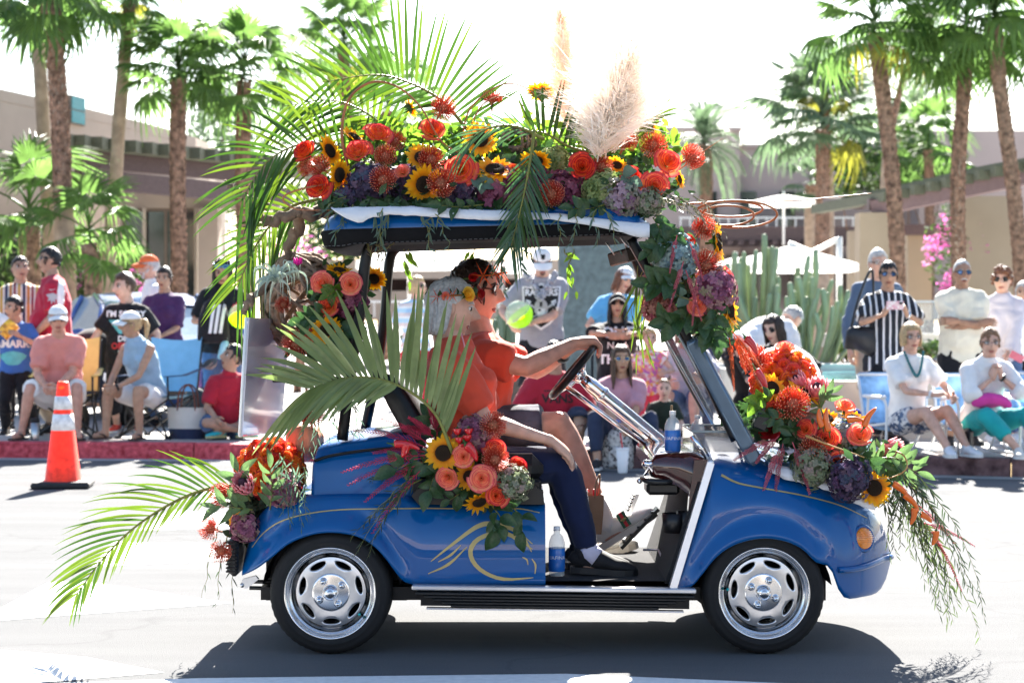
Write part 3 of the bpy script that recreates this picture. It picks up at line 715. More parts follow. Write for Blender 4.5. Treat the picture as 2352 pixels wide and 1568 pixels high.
# ----------------------------------------------------------
BARK=mat('palm_bark',(.15,.082,.056),rough=.95,var=.5,vs=13,c2=(.27,.16,.11),bump=.4,bs=40)
BARKP=mat('palm_trunk_pale',(.37,.275,.205),rough=.95,var=.25,vs=7,bump=.3,bs=30)
FAN=mat('fan_leaf',(.075,.13,.04),rough=.42,var=.3,vs=3,tl=.55,spec=.4,gain=2.1)
FANG=mat('fan_leaf_grey',(.10,.15,.085),rough=.5,var=.25,vs=3,tl=.35,spec=.4)
FANY=mat('fan_leaf_yellow',(.17,.17,.035),rough=.55,var=.3,vs=3,tl=.45)
def fan_frond(seed,Rr=1.0,lp=.9,droop=.5,n=22):
 rnd=random.Random(seed);mb=MB();L=[]
 pts=[V((0,lp*t,.10*sin(t*2)*lp-.12*t*t*lp))for t in(0,.25,.5,.75,1)];mb.tube(pts,[.035,.025,.02,.018,.015],5,0)
 o=pts[-1];sl=-.3
 for i in range(n):
  th=R(-112)+R(224)*(i+.5)/n;ln=Rr*(.72+.28*cos(th*.8))*rnd.uniform(.9,1.05);dr=droop*rnd.uniform(.7,1.4)
  d=V((sin(th),cos(th),0));s=V((cos(th),-sin(th),0));rows=[]
  for r in(.04,.3,.55,.78,1.0):
   wd=2*r*sin(R(224)/n/2)*1.05 if r<=.55 else 2*.55*sin(R(224)/n/2)*(1-r)/.45*1.05+.006
   z=sl*r*r*.5*ln-dr*max(0,r-.45)**2*ln*2.2;rr=r*ln-(dr*.25*max(0,r-.45)*ln);tw=rnd.uniform(-.15,.15)*max(0,r-.4)
   c=o+d*rr+V((0,0,z))+s*tw*ln;hw=wd*ln*.5;f=hw*.55
   rows.append([c-s*hw+V((0,0,-f)),c+V((0,0,f*.6)),c+s*hw+V((0,0,-f))])
  mb.grid(rows,0,smooth=False)
 return mb
FANM=[fan_frond(i,1.0,rl,dr).mesh('fan_frond',[FAN])for i,(rl,dr)in enumerate(((.85,.35),(.95,.6),(.8,1.1),(1.0,.8)))]
FANGM=[fan_frond(i+9,1.0,rl,dr).mesh('fan_frond',[FANG])for i,(rl,dr)in enumerate(((.8,.3),(.85,.6)))]
FANYM=[fan_frond(20,.9,.7,1.2).mesh('fan_frond',[FANY])]
def feather_frond(seed,L=2.4,n=34):
 rnd=random.Random(seed);mb=MB();pts=[V((0,L*(t*.95-.1*t**3),L*(.28*t-.55*t*t)))for t in[k/10 for k in range(11)]]
 mb.tube(pts,[.03*(1-t*.08)for t in range(11)],4,0)
 for i in range(n):
  t=.12+.86*i/n;k=min(int(t*10),9);p=lerp(pts[k],pts[k+1],t*10-k);dd=(pts[k+1]-pts[k]).normalized();ll=L*.24*(1-.6*abs(t-.4))*rnd.uniform(.85,1.1)
  for s in(-1,1):
   d=(dd*.75+V((s*.75,0,.28+rnd.uniform(-.15,.15)))).normalized();q=p+d*ll;q.z-=.03*ll;sd_=d.cross(V((0,0,1))).normalized()*.022
   mb.add([p-sd_*.5,lerp(p,q,.45)-sd_,q,lerp(p,q,.45)+sd_],[(0,1,2,3)],0)
 return mb
FEAM=[feather_frond(i).mesh('feather_frond',[FANG])for i in range(2)]
def palm(label,pts,wpx,D,crown=True,cr=.62,n=30,shag=(0,1),kind='fan',lo=-32,hi=82,boot=True,group='palms along the plaza',name='fan_palm',yel=.04,seed=0,grey=False,dy=0):
 "trunk through picture points at distance D; shag = share of the trunk height that keeps its old leaf bases"
 rnd=random.Random(seed+int(pts[0][0]));Y=D+CAMY;w3=[P(x,y,Y+dy*i)for i,(x,y)in enumerate(pts)]
 base=w3[0].copy();base.z=.12
 if w3[0].z>.12:w3.insert(0,base)
 root=thing(name,label,'palm tree',tuple(base),0,group);r=wpx/2*D/FPX;c=bez([p-base for p in w3],26)
 rad=[r*(.86 if shag[0]<=i/26<=shag[1]else(1.0+.25*max(0,.12-i/26)/.12))*rnd.uniform(.97,1.03)for i in range(27)]
 mb=MB();mb.tube(c,rad,12,0)
 for i in range(70):
  u=i/70*26;k=min(int(u),25);p=lerp(c[k],c[k+1],u-k);rr=lerp(rad[k],rad[k+1],u-k)
  if not(shag[0]<=i/70<=shag[1]):mb.lathe([(rr*.99,-.02),(rr*1.035,0),(rr*.99,.02)],12,0,Matrix.Translation(p))
 mb.build('trunk',BARKP if shag[1]-shag[0]<.9 else BARK,root)
 if boot:
  bt=MB();H_=(c[-1]-c[0]).length;nr=int((shag[1]-shag[0])*H_/(r*.42))
  for i in range(nr):
   u=(shag[0]+(shag[1]-shag[0])*i/nr)*26;k=min(int(u),25);p=lerp(c[k],c[k+1],u-k);rr=lerp(rad[k],rad[k+1],u-k);nb=9
   for j in range(nb):
    q=2*pi*(j+(i%2)*.5+rnd.uniform(-.2,.2))/nb;o=V((cos(q),sin(q),0));s=V((-sin(q),cos(q),0));wd=rr*.34*rnd.uniform(.7,1.2);hh=r*rnd.uniform(.5,.95);ex=rr*rnd.uniform(.12,.34)
    a=p+o*rr*.9;bt.add([a-s*wd,a+s*wd,a+s*wd*.55+o*ex+V((0,0,hh)),a-s*wd*.55+o*ex+V((0,0,hh)),a+o*rr*.16-s*0,a+o*(ex-.01)+V((0,0,hh*.96))],[(0,4,5,3),(4,1,2,5),(0,3,2,1)],0,smooth=False)
  bt.build('bark_scale',BARK,root)['kind']='stuff'
 if crown:
  top=c[-1]+V((0,0,.35*cr));n=max(10,int(n*.74))if kind=='fan' else n;cr*=1.1;M_=FANM if not grey else FANGM
  for i in range(n):
   t=i/(n-1);el=lerp(hi,lo,t**.85)+rnd.uniform(-8,8);az=i*2.39996+rnd.uniform(-.25,.25);sc=cr*rnd.uniform(.85,1.1)*(.75 if t<.12 else 1)
   M=Matrix.Translation(top+V((0,0,(.5-t)*.5*cr)))@Matrix.Rotation(az,4,'Z')@Matrix.Rotation(R(el),4,'X')@Matrix.Rotation(rnd.uniform(-.35,.35),4,'Y')@Matrix.Scale(sc,4)
   me=rnd.choice(FEAM)if kind=='feather' else(rnd.choice(FANYM)if(t>.72 and rnd.random()<yel*3)else rnd.choice(M_))
   put('frond',me,root,M=M)
 return root
palm('tall palm with shaggy red bark over a smooth lower trunk, crown above view',[(152,640),(143,420),(136,250),(112,-25)],46,27,cr=0.68,n=26,shag=(.44,1),seed=1,lo=-50)
palm('smooth pale palm trunk standing just behind the shaggy red one',[(118,640),(98,260),(78,-30)],32,29.5,cr=0.54,n=24,shag=(.93,1),seed=2,lo=-45)
palm('slender smooth tan palm whose trunk leans over the wall with teal window',[(248,640),(262,480),(276,250),(300,0)],31,28.6,cr=0.44,n=26,shag=(.86,1),seed=3,lo=-45)
palm('shaggy bark fan palm in front of the dark pergola beams and glass doors',[(412,660),(408,420),(410,185)],39,28,cr=0.48,n=34,seed=4)
palm('shaggy fan palm with wide crown rising beyond the rear fronds of the cart',[(562,680),(558,420),(560,190)],37,29,cr=0.56,n=36,seed=5)
palm('leaning shaggy fan palm beside the tan pergola column, crown against white sky',[(2062,640),(2052,440),(2030,240),(2008,85)],38,29.5,cr=0.62,n=36,seed=6,yel=.16)
palm('shaggy fan palm with a long drooping skirt of leaves before the pergola',[(2202,640),(2200,420),(2212,240),(2222,90)],36,29.8,cr=0.63,n=34,shag=(.12,1),seed=7,lo=-60)
palm('shaggy fan palm at the far end of the pergola row',[(2345,650),(2325,420),(2298,220),(2285,60)],36,29,cr=0.66,n=34,seed=8)
palm('thin pale palm trunk with a small yellowing crown behind the leaning palm',[(1908,600),(1906,400),(1893,215)],17,56,cr=0.70,n=24,shag=(.8,1),seed=9,yel=.22)
palm('greyish fan palm with broad silver green crown over the terrace',[(1888,600),(1890,460),(1888,300)],34,55,cr=1.16,n=34,seed=10,shag=(.35,1),grey=True)
palm('far thin palm leaning away behind the leaning shaggy palm',[(2030,420),(2058,250),(2092,130)],17,60,cr=0.70,n=22,shag=(.5,1),seed=11,yel=.16)
palm('date palm with arching feather leaves against white sky above the mauve wall',[(1622,440),(1620,380),(1616,345)],32,55,kind='feather',cr=.62,n=40,lo=-45,hi=85,seed=12,name='date_palm',group='date palms')
palm('small hazy date palm between the two shaggy trunks by the pergola',[(2108,420),(2106,300)],22,75,kind='feather',cr=.85,n=32,lo=-30,hi=85,seed=13,name='date_palm',group='date palms')
palm('fan palm half hidden behind the tall fronds on the cart roof',[(800,640),(795,300),(790,120)],30,52,cr=0.93,n=30,seed=14)
palm('fan palm behind the wreath side of the roof flowers',[(880,640),(884,400),(890,260)],30,58,cr=0.99,n=28,seed=15)
palm('low young fan palm with upright bright leaves at the picture edge',[(70,640),(66,520)],60,28,cr=0.65,n=17,lo=-20,hi=85,seed=16,boot=False)
palm('low spreading fan palm among the shaggy trunks near the tan wall',[(215,650),(205,560)],50,26.6,cr=0.50,n=18,lo=-30,hi=85,seed=17,boot=False)
palm('slim bare palm trunk beside the greyish palm on the terrace',[(1862,640),(1860,520),(1862,430)],26,58,crown=True,n=10,cr=0.52,shag=(.95,1),seed=18,grey=True)
palm('young fan palm tucked between green shrubs beyond the pergola',[(2135,460),(2132,350)],24,62,cr=0.93,n=24,seed=19)
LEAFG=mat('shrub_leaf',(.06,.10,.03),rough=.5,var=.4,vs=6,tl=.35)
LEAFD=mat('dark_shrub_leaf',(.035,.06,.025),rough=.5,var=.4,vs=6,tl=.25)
PINKB=mat('bougainvillea',(.62,.19,.45),rough=.6,var=.25,vs=8,tl=.35)
def shrub(name,label,px,py,D,size,n,leaf,mt,extra=None,cat='shrub',group=None,z0=.13):
 c=P(px,py,D+CAMY);root=thing(name,label,cat,(c.x,c.y,z0),0,group);rnd=random.Random(int(px*7+py));mb=MB();fl=MB()
 hz=c.z-z0
 for i in range(n):
  while True:
   p=V((rnd.uniform(-1,1),rnd.uniform(-1,1),rnd.uniform(-1,1)))
   if p.length<1 and noise.noise(p*2.2+V((px,py,0)))>-.12-.4*(1-p.length):break
  p=V((p.x*size[0],p.y*size[1],p.z*size[2]+hz));d=V((rnd.gauss(0,1),rnd.gauss(0,1),rnd.gauss(0,.6))).normalized();s=d.orthogonal().normalized();l=leaf*rnd.uniform(.6,1.3)
  tgt=fl if(extra and noise.noise(p*1.7+V((3,py,1)))>extra[2]and rnd.random()<extra[1])else mb
  tgt.add([p-d*l,p+s*l*.45,p+d*l,p-s*l*.45],[(0,1,2,3)],0)
 mb.build('foliage',mt,root)
 if fl.v:fl.build('blossom',extra[0],root)
 st=MB()
 for k in range(5):st.tube([V((rnd.uniform(-.1,.1),rnd.uniform(-.1,.1),0)),V((rnd.uniform(-.3,.3)*size[0],rnd.uniform(-.3,.3)*size[1],hz*.6)),V((rnd.uniform(-.7,.7)*size[0],rnd.uniform(-.6,.6)*size[1],hz+size[2]*.4))],[.035,.025,.01],5)
 st.build('stem',BARK,root);return root
shrub('bougainvillea','pink bougainvillea climbing beside the shaggy palm and tan column',2225,575,36,(.85,.4,1.0),1500,.065,LEAFG,(PINKB,.85,.0),'bougainvillea')
shrub('bougainvillea','red pink bougainvillea behind the striped backpack woman and rear fronds',690,590,32,(.6,.4,.35),350,.06,LEAFG,(PINKB,.8,.05),'bougainvillea')
shrub('hedge','green hedge with few pink blooms behind the red jersey man',180,640,30,(1.2,.5,.5),2200,.06,LEAFG,(PINKB,.5,.28),'hedge')
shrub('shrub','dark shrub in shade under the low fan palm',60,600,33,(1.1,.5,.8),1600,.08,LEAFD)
shrub('shrub','sunlit green shrub behind the thin palms on the terrace',1990,360,64,(1.9,1,1.6),1800,.16,LEAFG)
shrub('shrub','bushy green tree mass beyond the pergola rafters',2110,390,66,(1.7,1,1.1),1500,.16,LEAFG)
shrub('shrub','hazy green treetop beyond the end of the tan wall',520,340,75,(1.6,1,2.2),1400,.16,FANG)
shrub('shrub','broad green shrub hidden behind the fronds of the cart roof',720,470,50,(2.6,1,2.0),2000,.14,LEAFG)
shrub('shrub','small bright green plant among stones behind the pool edge',1955,803,27.5,(.3,.2,.12),200,.06,LEAFG)
shrub('shrub','low yellow green plant among stones behind the cream tee man',2150,800,27,(.55,.2,.12),260,.06,LEAFG)
CACT=mat('cactus_skin',(.25,.30,.18),rough=.65,var=.2,vs=3,bump=.1,bs=30)
CACD=mat('cactus_skin_blue',(.14,.19,.13),rough=.65,var=.2,vs=3)
def cactus(label,px,py,D,n,hts,spread,seed,mt=CACT,zb=.66):
 c=P(px,py,D+CAMY);c.z=zb;root=thing('cactus',label,'cactus',tuple(c),0,'columnar cacti by the pool');rnd=random.Random(seed)
 for i in range(n):
  a=rnd.uniform(0,2*pi);q=sqrt(rnd.random())*spread;b=V((q*cos(a)*1.15,q*sin(a)*.6,0));h=rnd.uniform(*hts)*(1-.22*q/spread);ln=V((b.x*rnd.uniform(.5,1.5)+rnd.uniform(-.08,.08),b.y*.5,0));r=rnd.uniform(.030,.042)
  pts=bez([b,b+ln*.5+V((0,0,h*.35)),b+ln*.9+V((0,0,h*.7)),b+ln+V((rnd.uniform(-.06,.06),0,h))],9);pts+=[pts[-1]+V((0,0,r*.55)),pts[-1]+V((0,0,r*.85))];mb=MB();vs=[];nn=14
  for k,p in enumerate(pts):
   rr=r*(.75+.35*sin(pi*min(k/9*1.2,1)*.5))if k<9 else r*(1.0,.72,.25)[k-9]
   for j in range(nn):g=2*pi*j/nn;f=1.0 if j%2 else .80;vs.append(p+V((cos(g)*rr*f,sin(g)*rr*f,0)))
  mb.add(vs,[(k*nn+j,k*nn+(j+1)%nn,(k+1)*nn+(j+1)%nn,(k+1)*nn+j)for k in range(len(pts)-1)for j in range(nn)]+[tuple(range((len(pts)-1)*nn,len(pts)*nn))],0)
  mb.build('stem',mt,root)
cactus('tall clump of green columnar cactus behind the bending person',1730,830,26.8,26,(1.15,1.95),.42,3)
cactus('wide clump of columnar cactus at the pool corner, shorter and denser',1845,830,26.4,34,(.7,1.25),.5,5)
cactus('tall pale columnar cactus seen under the roof beside the grey monolith',1090,800,26,30,(1.2,1.75),.55,8,CACD,.13)
# ----------------------------------------------------------
TAN=mat('tan_stucco',(.43,.345,.28),rough=.95,var=.06,vs=1.5,bump=.1,bs=40)
MAUVE=mat('hazed_mauve_stucco',(.46,.365,.335),rough=.95,var=.06,vs=.8)  # mauve lightened in the colour itself, standing in for distance haze
OLIVE=mat('olive_beam_paint',(.12,.125,.085),rough=.8,var=.12)
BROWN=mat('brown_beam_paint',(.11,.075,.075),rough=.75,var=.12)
GLASS_D=mat('dark_window_glass',(.03,.035,.037),rough=.08,var=.1,spec=.8)
TEAL=mat('teal_window_glass',(.03,.22,.25),rough=.25,var=.15)
FRAMEM=mat('bronze_frame',(.17,.13,.10),rough=.6,var=.1)
WHITE=mat('white_canvas',(.82,.82,.80),rough=.9,var=.03,tl=.25)
WMETAL=mat('white_metal',(.75,.75,.74),rough=.4,var=.03)
def wallstrip(mb,pts,z0,z1,th,m=0):
 "thick wall along plan points"
 n=len(pts);nrm=[]
 for i in range(n):
  d=(V(pts[min(i+1,n-1)])-V(pts[max(i-1,0)]));d=V((d[0],d[1])).normalized();nrm.append(V((-d.y,d.x)))
 f=[V((p[0],p[1],0))for p in pts];b=[V((p[0]+q.x*th,p[1]+q.y*th,0))for p,q in zip(pts,nrm)]
 loop=f+b[::-1];k=len(loop);vs=[p+V((0,0,z0))for p in loop]+[p+V((0,0,z1))for p in loop]
 fs=[(i,(i+1)%k,(i+1)%k+k,i+k)for i in range(k)]
 for i in range(n-1):fs.append((i+k,i+1+k,2*k-2-i,2*k-1-i));fs.append((i,k-1-i,k-2-i,i+1))
 mb.add(vs,fs,m,smooth=False)
bl=thing('resort_building','tan stucco building with curved end wall and small teal window','building',(-9,30,0))
plan=[]
for x,y in((-420,60),(-200,135),(0,205),(125,232),(250,262),(330,282),(400,301),(450,316),(480,330),(497,344)):
 D=34*532/(HY-y);q=P(x,y,D+CAMY);plan.append((q.x,q.y))
q=plan[-1];plan+=[(q[0]+.05,q[1]+1.2),(q[0]-.6,q[1]+2.6),(q[0]-2.5,q[1]+3.6)]
ZT=CAMZ+532*34/FPX
mb=MB();wallstrip(mb,plan,.1,ZT-.2,.35);world_child(mb.build('wall',TAN),bl)
off=[(x+.0,y-.04)for x,y in plan];mb=MB();wallstrip(mb,off,ZT-.2+.003,ZT,.45);world_child(mb.build('parapet',TAN),bl)
wc=V(((250-HX)*39.7/FPX,39.7+CAMY,CAMZ+(HY-292)*39.7/FPX));dd=(V((plan[5][0],plan[5][1],0))-V((plan[3][0],plan[3][1],0))).normalized()
rot=Matrix((dd,V((-dd.y,dd.x,0)),V((0,0,1)))).transposed()
t_=min(range(len(plan)),key=lambda i:abs(plan[i][0]-wc.x));wc.y=itp(wc.x,plan[:10])-.03
wn=MB();wn.box((0,0,0),(.62,.12,.52),0,rot);wf=world_child(put('window',wn.mesh('window',[FRAMEM]),None,loc=wc),bl)
for dz in(-.125,.125):g_=MB();g_.box((0,0,0),(.56,.06,.225),0,rot);o_=g_.build('pane',TEAL,wf);o_.location=rot@V((0,-.045,dz))
def beam(mb,a,b,w_,h,m=0):
 a=V(a);b=V(b);d=(b-a);L=d.length;d.normalize();s=d.cross(V((0,0,1))).normalized();u=s.cross(d);rot=Matrix((d,-s,u)).transposed();mb.box((a+b)/2,(L,w_,h),m,rot)
pg=thing('pergola','dark brown pergola with olive rafters along the tan building','pergola',(-6,24,0))
def wpart(name,mt,par,fn):
 mb=MB();fn(mb);return world_child(mb.build(name,mt),par)
bA0,bA1=P(180,365,25),P(640,408,29);bB0,bB1=P(180,408,23.5),P(660,455,27.5);bC0,bC1=P(330,440,30),P(620,470,32)
wpart('beam',BROWN,pg,lambda m:beam(m,bA0,bA1,.2,.27));wpart('beam',BROWN,pg,lambda m:beam(m,bB0,bB1,.2,.30));wpart('beam',BROWN,pg,lambda m:beam(m,bC0,bC1,.15,.22))
for i in range(14):
 t=i/13;b=lerp(bA0,bA1,t);d=V((.12,1,0));a=b-d*.9
 wpart('rafter',OLIVE,pg,lambda m:beam(m,a+V((0,0,.24)),b+d*2.6+V((0,0,.24)),.26,.2))
for px in(300,470,640):
 t=(px-180)/460;a=lerp(bA0,bA1,t);wpart('post',BROWN,pg,lambda m:beam(m,V((a.x,a.y,.1)),a-V((0,0,.14)),.2,.2))
wl=thing('lobby_entrance','tan wall with tall dark glass doors beneath the pergola','building',tuple(P(380,660,28.5)))
Yw=28.5
def wbox(mb,x0,y0,x1,y1,Y,th,m=0):
 a=P(x0,y0,Y);b=P(x1,y1,Y);mb.box(((a.x+b.x)/2,Y+th/2,(a.z+b.z)/2),(abs(b.x-a.x),th,abs(a.z-b.z)),m)
def wall_holes(m):
 wbox(m,240,430,640,478,Yw,.3);wbox(m,240,478,281,690,Yw+.002,.3)
 wbox(m,455,478,500,690,Yw-.3,.5)
wpart('wall',TAN,wl,wall_holes)
wpart('frame',FRAMEM,wl,lambda m:[wbox(m,x,478,x+7,690,Yw+.04,.1)for x in(281,329,377,414,448)]+[wbox(m,288,478,448,486,Yw+.041,.098)])
for x0,x1 in((288,329),(336,377),(384,414),(421,448)):wpart('glass_door',GLASS_D,wl,lambda m:wbox(m,x0,486,x1,690,Yw+.07,.03))
for x in(330,415,449):wpart('post',mat('cream_post',(.55,.47,.38),rough=.9,var=.05),wl,lambda m:wbox(m,x-3,478,x+4,690,Yw-.1,.09))
mbld=thing('hotel_building','large mauve stucco building with balcony across the pool','building',tuple(P(1750,700,60)))
wpart('wall',MAUVE,mbld,lambda m:(wbox(m,1390,298,1700,735,62,12),wbox(m,1700,338,2110,735,62.4,11),wbox(m,2110,300,2500,735,61,10)))
wpart('parapet',MAUVE,mbld,lambda m:(wbox(m,1386,292,1704,300,61.9,12.2),wbox(m,1704,331,2108,340,62.3,11.2)))
wpart('balcony',BROWN,mbld,lambda m:(wbox(m,1560,520,2000,552,56.5,5.4)))
wpart('balcony_rail',WMETAL,mbld,lambda m:[wbox(m,1560,498,2000,502,56.4,.06)]+[wbox(m,x,502,x+3,520,56.41,.05)for x in range(1562,2000,22)])
for k in range(17):wpart('bracket',BROWN,mbld,lambda m:wbox(m,1566+k*26,552,1578+k*26,562,56.3,.8))
for x in(1600,1668,1736,1812,1880,1945):
 w_=wpart('window',FRAMEM,mbld,lambda m:wbox(m,x,585,x+44,690,61.9,.12));wpart('pane',mat('pale_window_glass',(.2,.22,.23),rough=.12,var=.1),None,lambda m:wbox(m,x+4,590,x+40,690,61.86,.05))if 0 else None
 p_=MB();wbox(p_,x+4,590,x+21,686,61.85,.05);wbox(p_,x+23,590,x+40,686,61.85,.05);p_=p_.build('pane',GLASS_D);world_child(p_,mbld);p_.parent=w_;p_.matrix_parent_inverse=(mbld.matrix_basis@Matrix.Identity(4)).inverted()@Matrix.Identity(4)if False else w_.matrix_parent_inverse.copy()if False else p_.matrix_parent_inverse
 p_.matrix_parent_inverse=Matrix.Identity(4)
for x in(1610,1702,1790,1880):wpart('door',GLASS_D,mbld,lambda m:wbox(m,x,440,x+36,520,61.9,.1))
def parasol(label,px,py,hw,hh,D,cant=None,zpole=.13,group='white parasols by the pool'):
 c=P(px,py,D+CAMY);root=thing('parasol',label,'parasol',(c.x,c.y,zpole),0,group);s=D/FPX;w_=hw*s;h=hh*s;zt=c.z-zpole
 mb=MB();rim=[];n=8
 for k in range(n):q=2*pi*(k+.5)/n;rim.append(V((w_*cos(q)*1.08,w_*sin(q)*1.08,zt-h)))
 rows=[]
 for t in(0.02,.35,.7,1.0):rows.append([V((p.x*t,p.y*t,zt-h*t**1.15))for p in rim])
 rows.append([p-V((0,0,.12))for p in rim]);mb.grid(rows,0,closed=True,smooth=False);mb.build('canopy',WHITE,root)
 rb=MB()
 for p in rim:rb.tube([V((0,0,zt-.03)),V((p.x,p.y,p.z-.03))],.02,5)
 rb.build('rib',WMETAL,root)
 pl=MB()
 if cant is None:pl.tube([V((0,0,0)),V((0,0,zt+.1))],.035,8)
 else:
  x=(cant-px)*s;pl.tube([V((x,.1,0)),V((x,.1,zt+.15))],.05,8);pl.tube([V((x,.1,zt+.12)),V((x*.45,.05,zt-.1)),V((0,0,zt+.05))],.04,8)
 pl.build('pole',WMETAL,root)
parasol('big white cantilever parasol beside the green cactus',1812,565,150,42,32,cant=1930)
parasol('white parasol on the far terrace below the mauve wall',1800,447,75,16,56,zpole=3.4)
parasol('white parasol partly hidden by the wreath and rear roof posts',940,562,120,40,33)
parasol('small white parasol behind the sunglasses man with crown of flowers',1195,590,60,22,38)
parasol('white parasol top peeking beside the shirt of the bending person',1690,590,60,20,40)
pr=thing('pergola','pergola of tan columns, mauve beams and olive rafters behind the palms','pergola',tuple(P(2100,690,27)))
COLM=mat('tan_column',(.33,.265,.19),rough=.95,var=.06,vs=1.5)
for x0,x1,y0,Y in((1975,2052,488,26),(2085,2140,520,30),(2215,2330,450,28),(1950,1985,530,34)):wpart('column',COLM,pr,lambda m:wbox(m,x0,y0,x1,735,Y,(x1-x0)/S(Y)*.9))
a0,a1=P(2008,478,26.3),P(2420,385,26.3);b0,b1=P(2030,500,30),P(2420,470,30)
wpart('beam',mat('mauve_beam',(.19,.125,.125),rough=.7,var=.1),pr,lambda m:beam(m,P(2008,480,26.3),P(2420,392,24),.2,.26))
wpart('beam',BROWN,pr,lambda m:beam(m,P(2060,528,30),P(2420,528,30),.2,.2));wpart('beam',BROWN,pr,lambda m:beam(m,P(2060,560,31),P(2420,560,31),.2,.14))
wpart('beam',BROWN,pr,lambda m:beam(m,P(2010,470,26.3),P(1900,465,36),.2,.2))
for i in range(12):
 t=i/11;a=lerp(P(2012,455,26.3),P(2420,362,24),t);wpart('rafter',OLIVE,pr,lambda m:beam(m,a+V((.15,-.4,0)),a+V((-.5,3.4,-.0)),.2,.16))
mono=MB();a=P(1284,480,15.4);b=P(1456,735,15.4);mono.box(((a.x+b.x)/2,15.7,1.5),(b.x-a.x,.5,2.9),0,bev=.02)
tag(mono.build('sign_monolith',mat('slate_green_stone',(.10,.135,.14),rough=.7,var=.25,vs=14,bump=.15,bs=60)),'tall slate green stone monolith behind the football shirt man','monolith')
pool=tag(thing('pool',None,None,(6.4,17,0)),kind='structure')
PX0,PX1,PY0,PY1=2.9,12.0,11.9,17.5
COPE=mat('pale_coping',(.55,.52,.48),rough=.85,var=.08,vs=3)
mb=MB();mb.box(((PX0+PX1)/2,PY0-.15,.42),(PX1-PX0+.6,.3,.56),0);mb.box(((PX0+PX1)/2,PY1+.15,.44),(PX1-PX0+.6,.3,.6),0);mb.box((PX0-.15,(PY0+PY1)/2,.42),(.3,PY1-PY0-.01,.555),0);mb.box((PX1+.15,(PY0+PY1)/2,.42),(.3,PY1-PY0-.01,.555),0)
world_child(mb.build('pool_rim',COPE),pool)
mb=MB();mb.add([(PX0,PY0,.65),(PX1,PY0,.65),(PX1,PY1,.65),(PX0,PY1,.65)],[(0,1,2,3)],0);world_child(tag(mb.build('water',mat('pool_water',(.18,.46,.45),rough=.06,var=.1,vs=2,bump=.25,bs=5,spec=.5)),kind='structure'),pool)
lw=MB();wbox(lw,1890,766,2420,796,21.2,.5);tag(lw.build('bench_wall',COPE),'long low pale bench wall behind the pool and stones','wall')
gf=thing('glass_fence','clear glass fence with slim posts beyond the bench wall','fence',tuple(P(2150,760,21)))
GLS=mat('clear_glass_sheet',(.7,.75,.75),rough=.02,var=0,alpha=.22,spec=.6)
for k in range(6):wpart('pane',GLS,gf,lambda m:wbox(m,1940+k*76,696,2012+k*76,768,21,.012));wpart('post',WMETAL,gf,lambda m:wbox(m,2012+k*76,694,2016+k*76,770,20.99,.05))
wpart('top_rail',WMETAL,gf,lambda m:wbox(m,1936,690,2400,695,20.98,.06))
bed=tag(thing('planting_bed',None,None,(4.2,19.2,.13)),kind='structure')
mb=MB();mb.box((0,.0,.26),(9,2.6,.56),0);mb.build('soil',mat('bed_soil',(.16,.12,.095),rough=1,var=.3,vs=20,bump=.4),bed)
STN=mat('river_stone',(.28,.225,.2),rough=.85,var=.35,vs=2,c2=(.40,.36,.34),bump=.2,bs=20)
rnd=random.Random(4)
for k in range(60):
 mb=MB();r=rnd.uniform(.05,.13);mb.ball((0,0,0),(r*rnd.uniform(.9,1.6),r,r*.7),8,5);mb.v=[tuple(V(v)*(1+.25*noise.noise(V(v)*9+V((k,0,0)))))for v in mb.v]
 mb.build('stone',STN,bed,loc=(rnd.uniform(-4,4),rnd.uniform(-1.2,1.0),.54+r*.3))
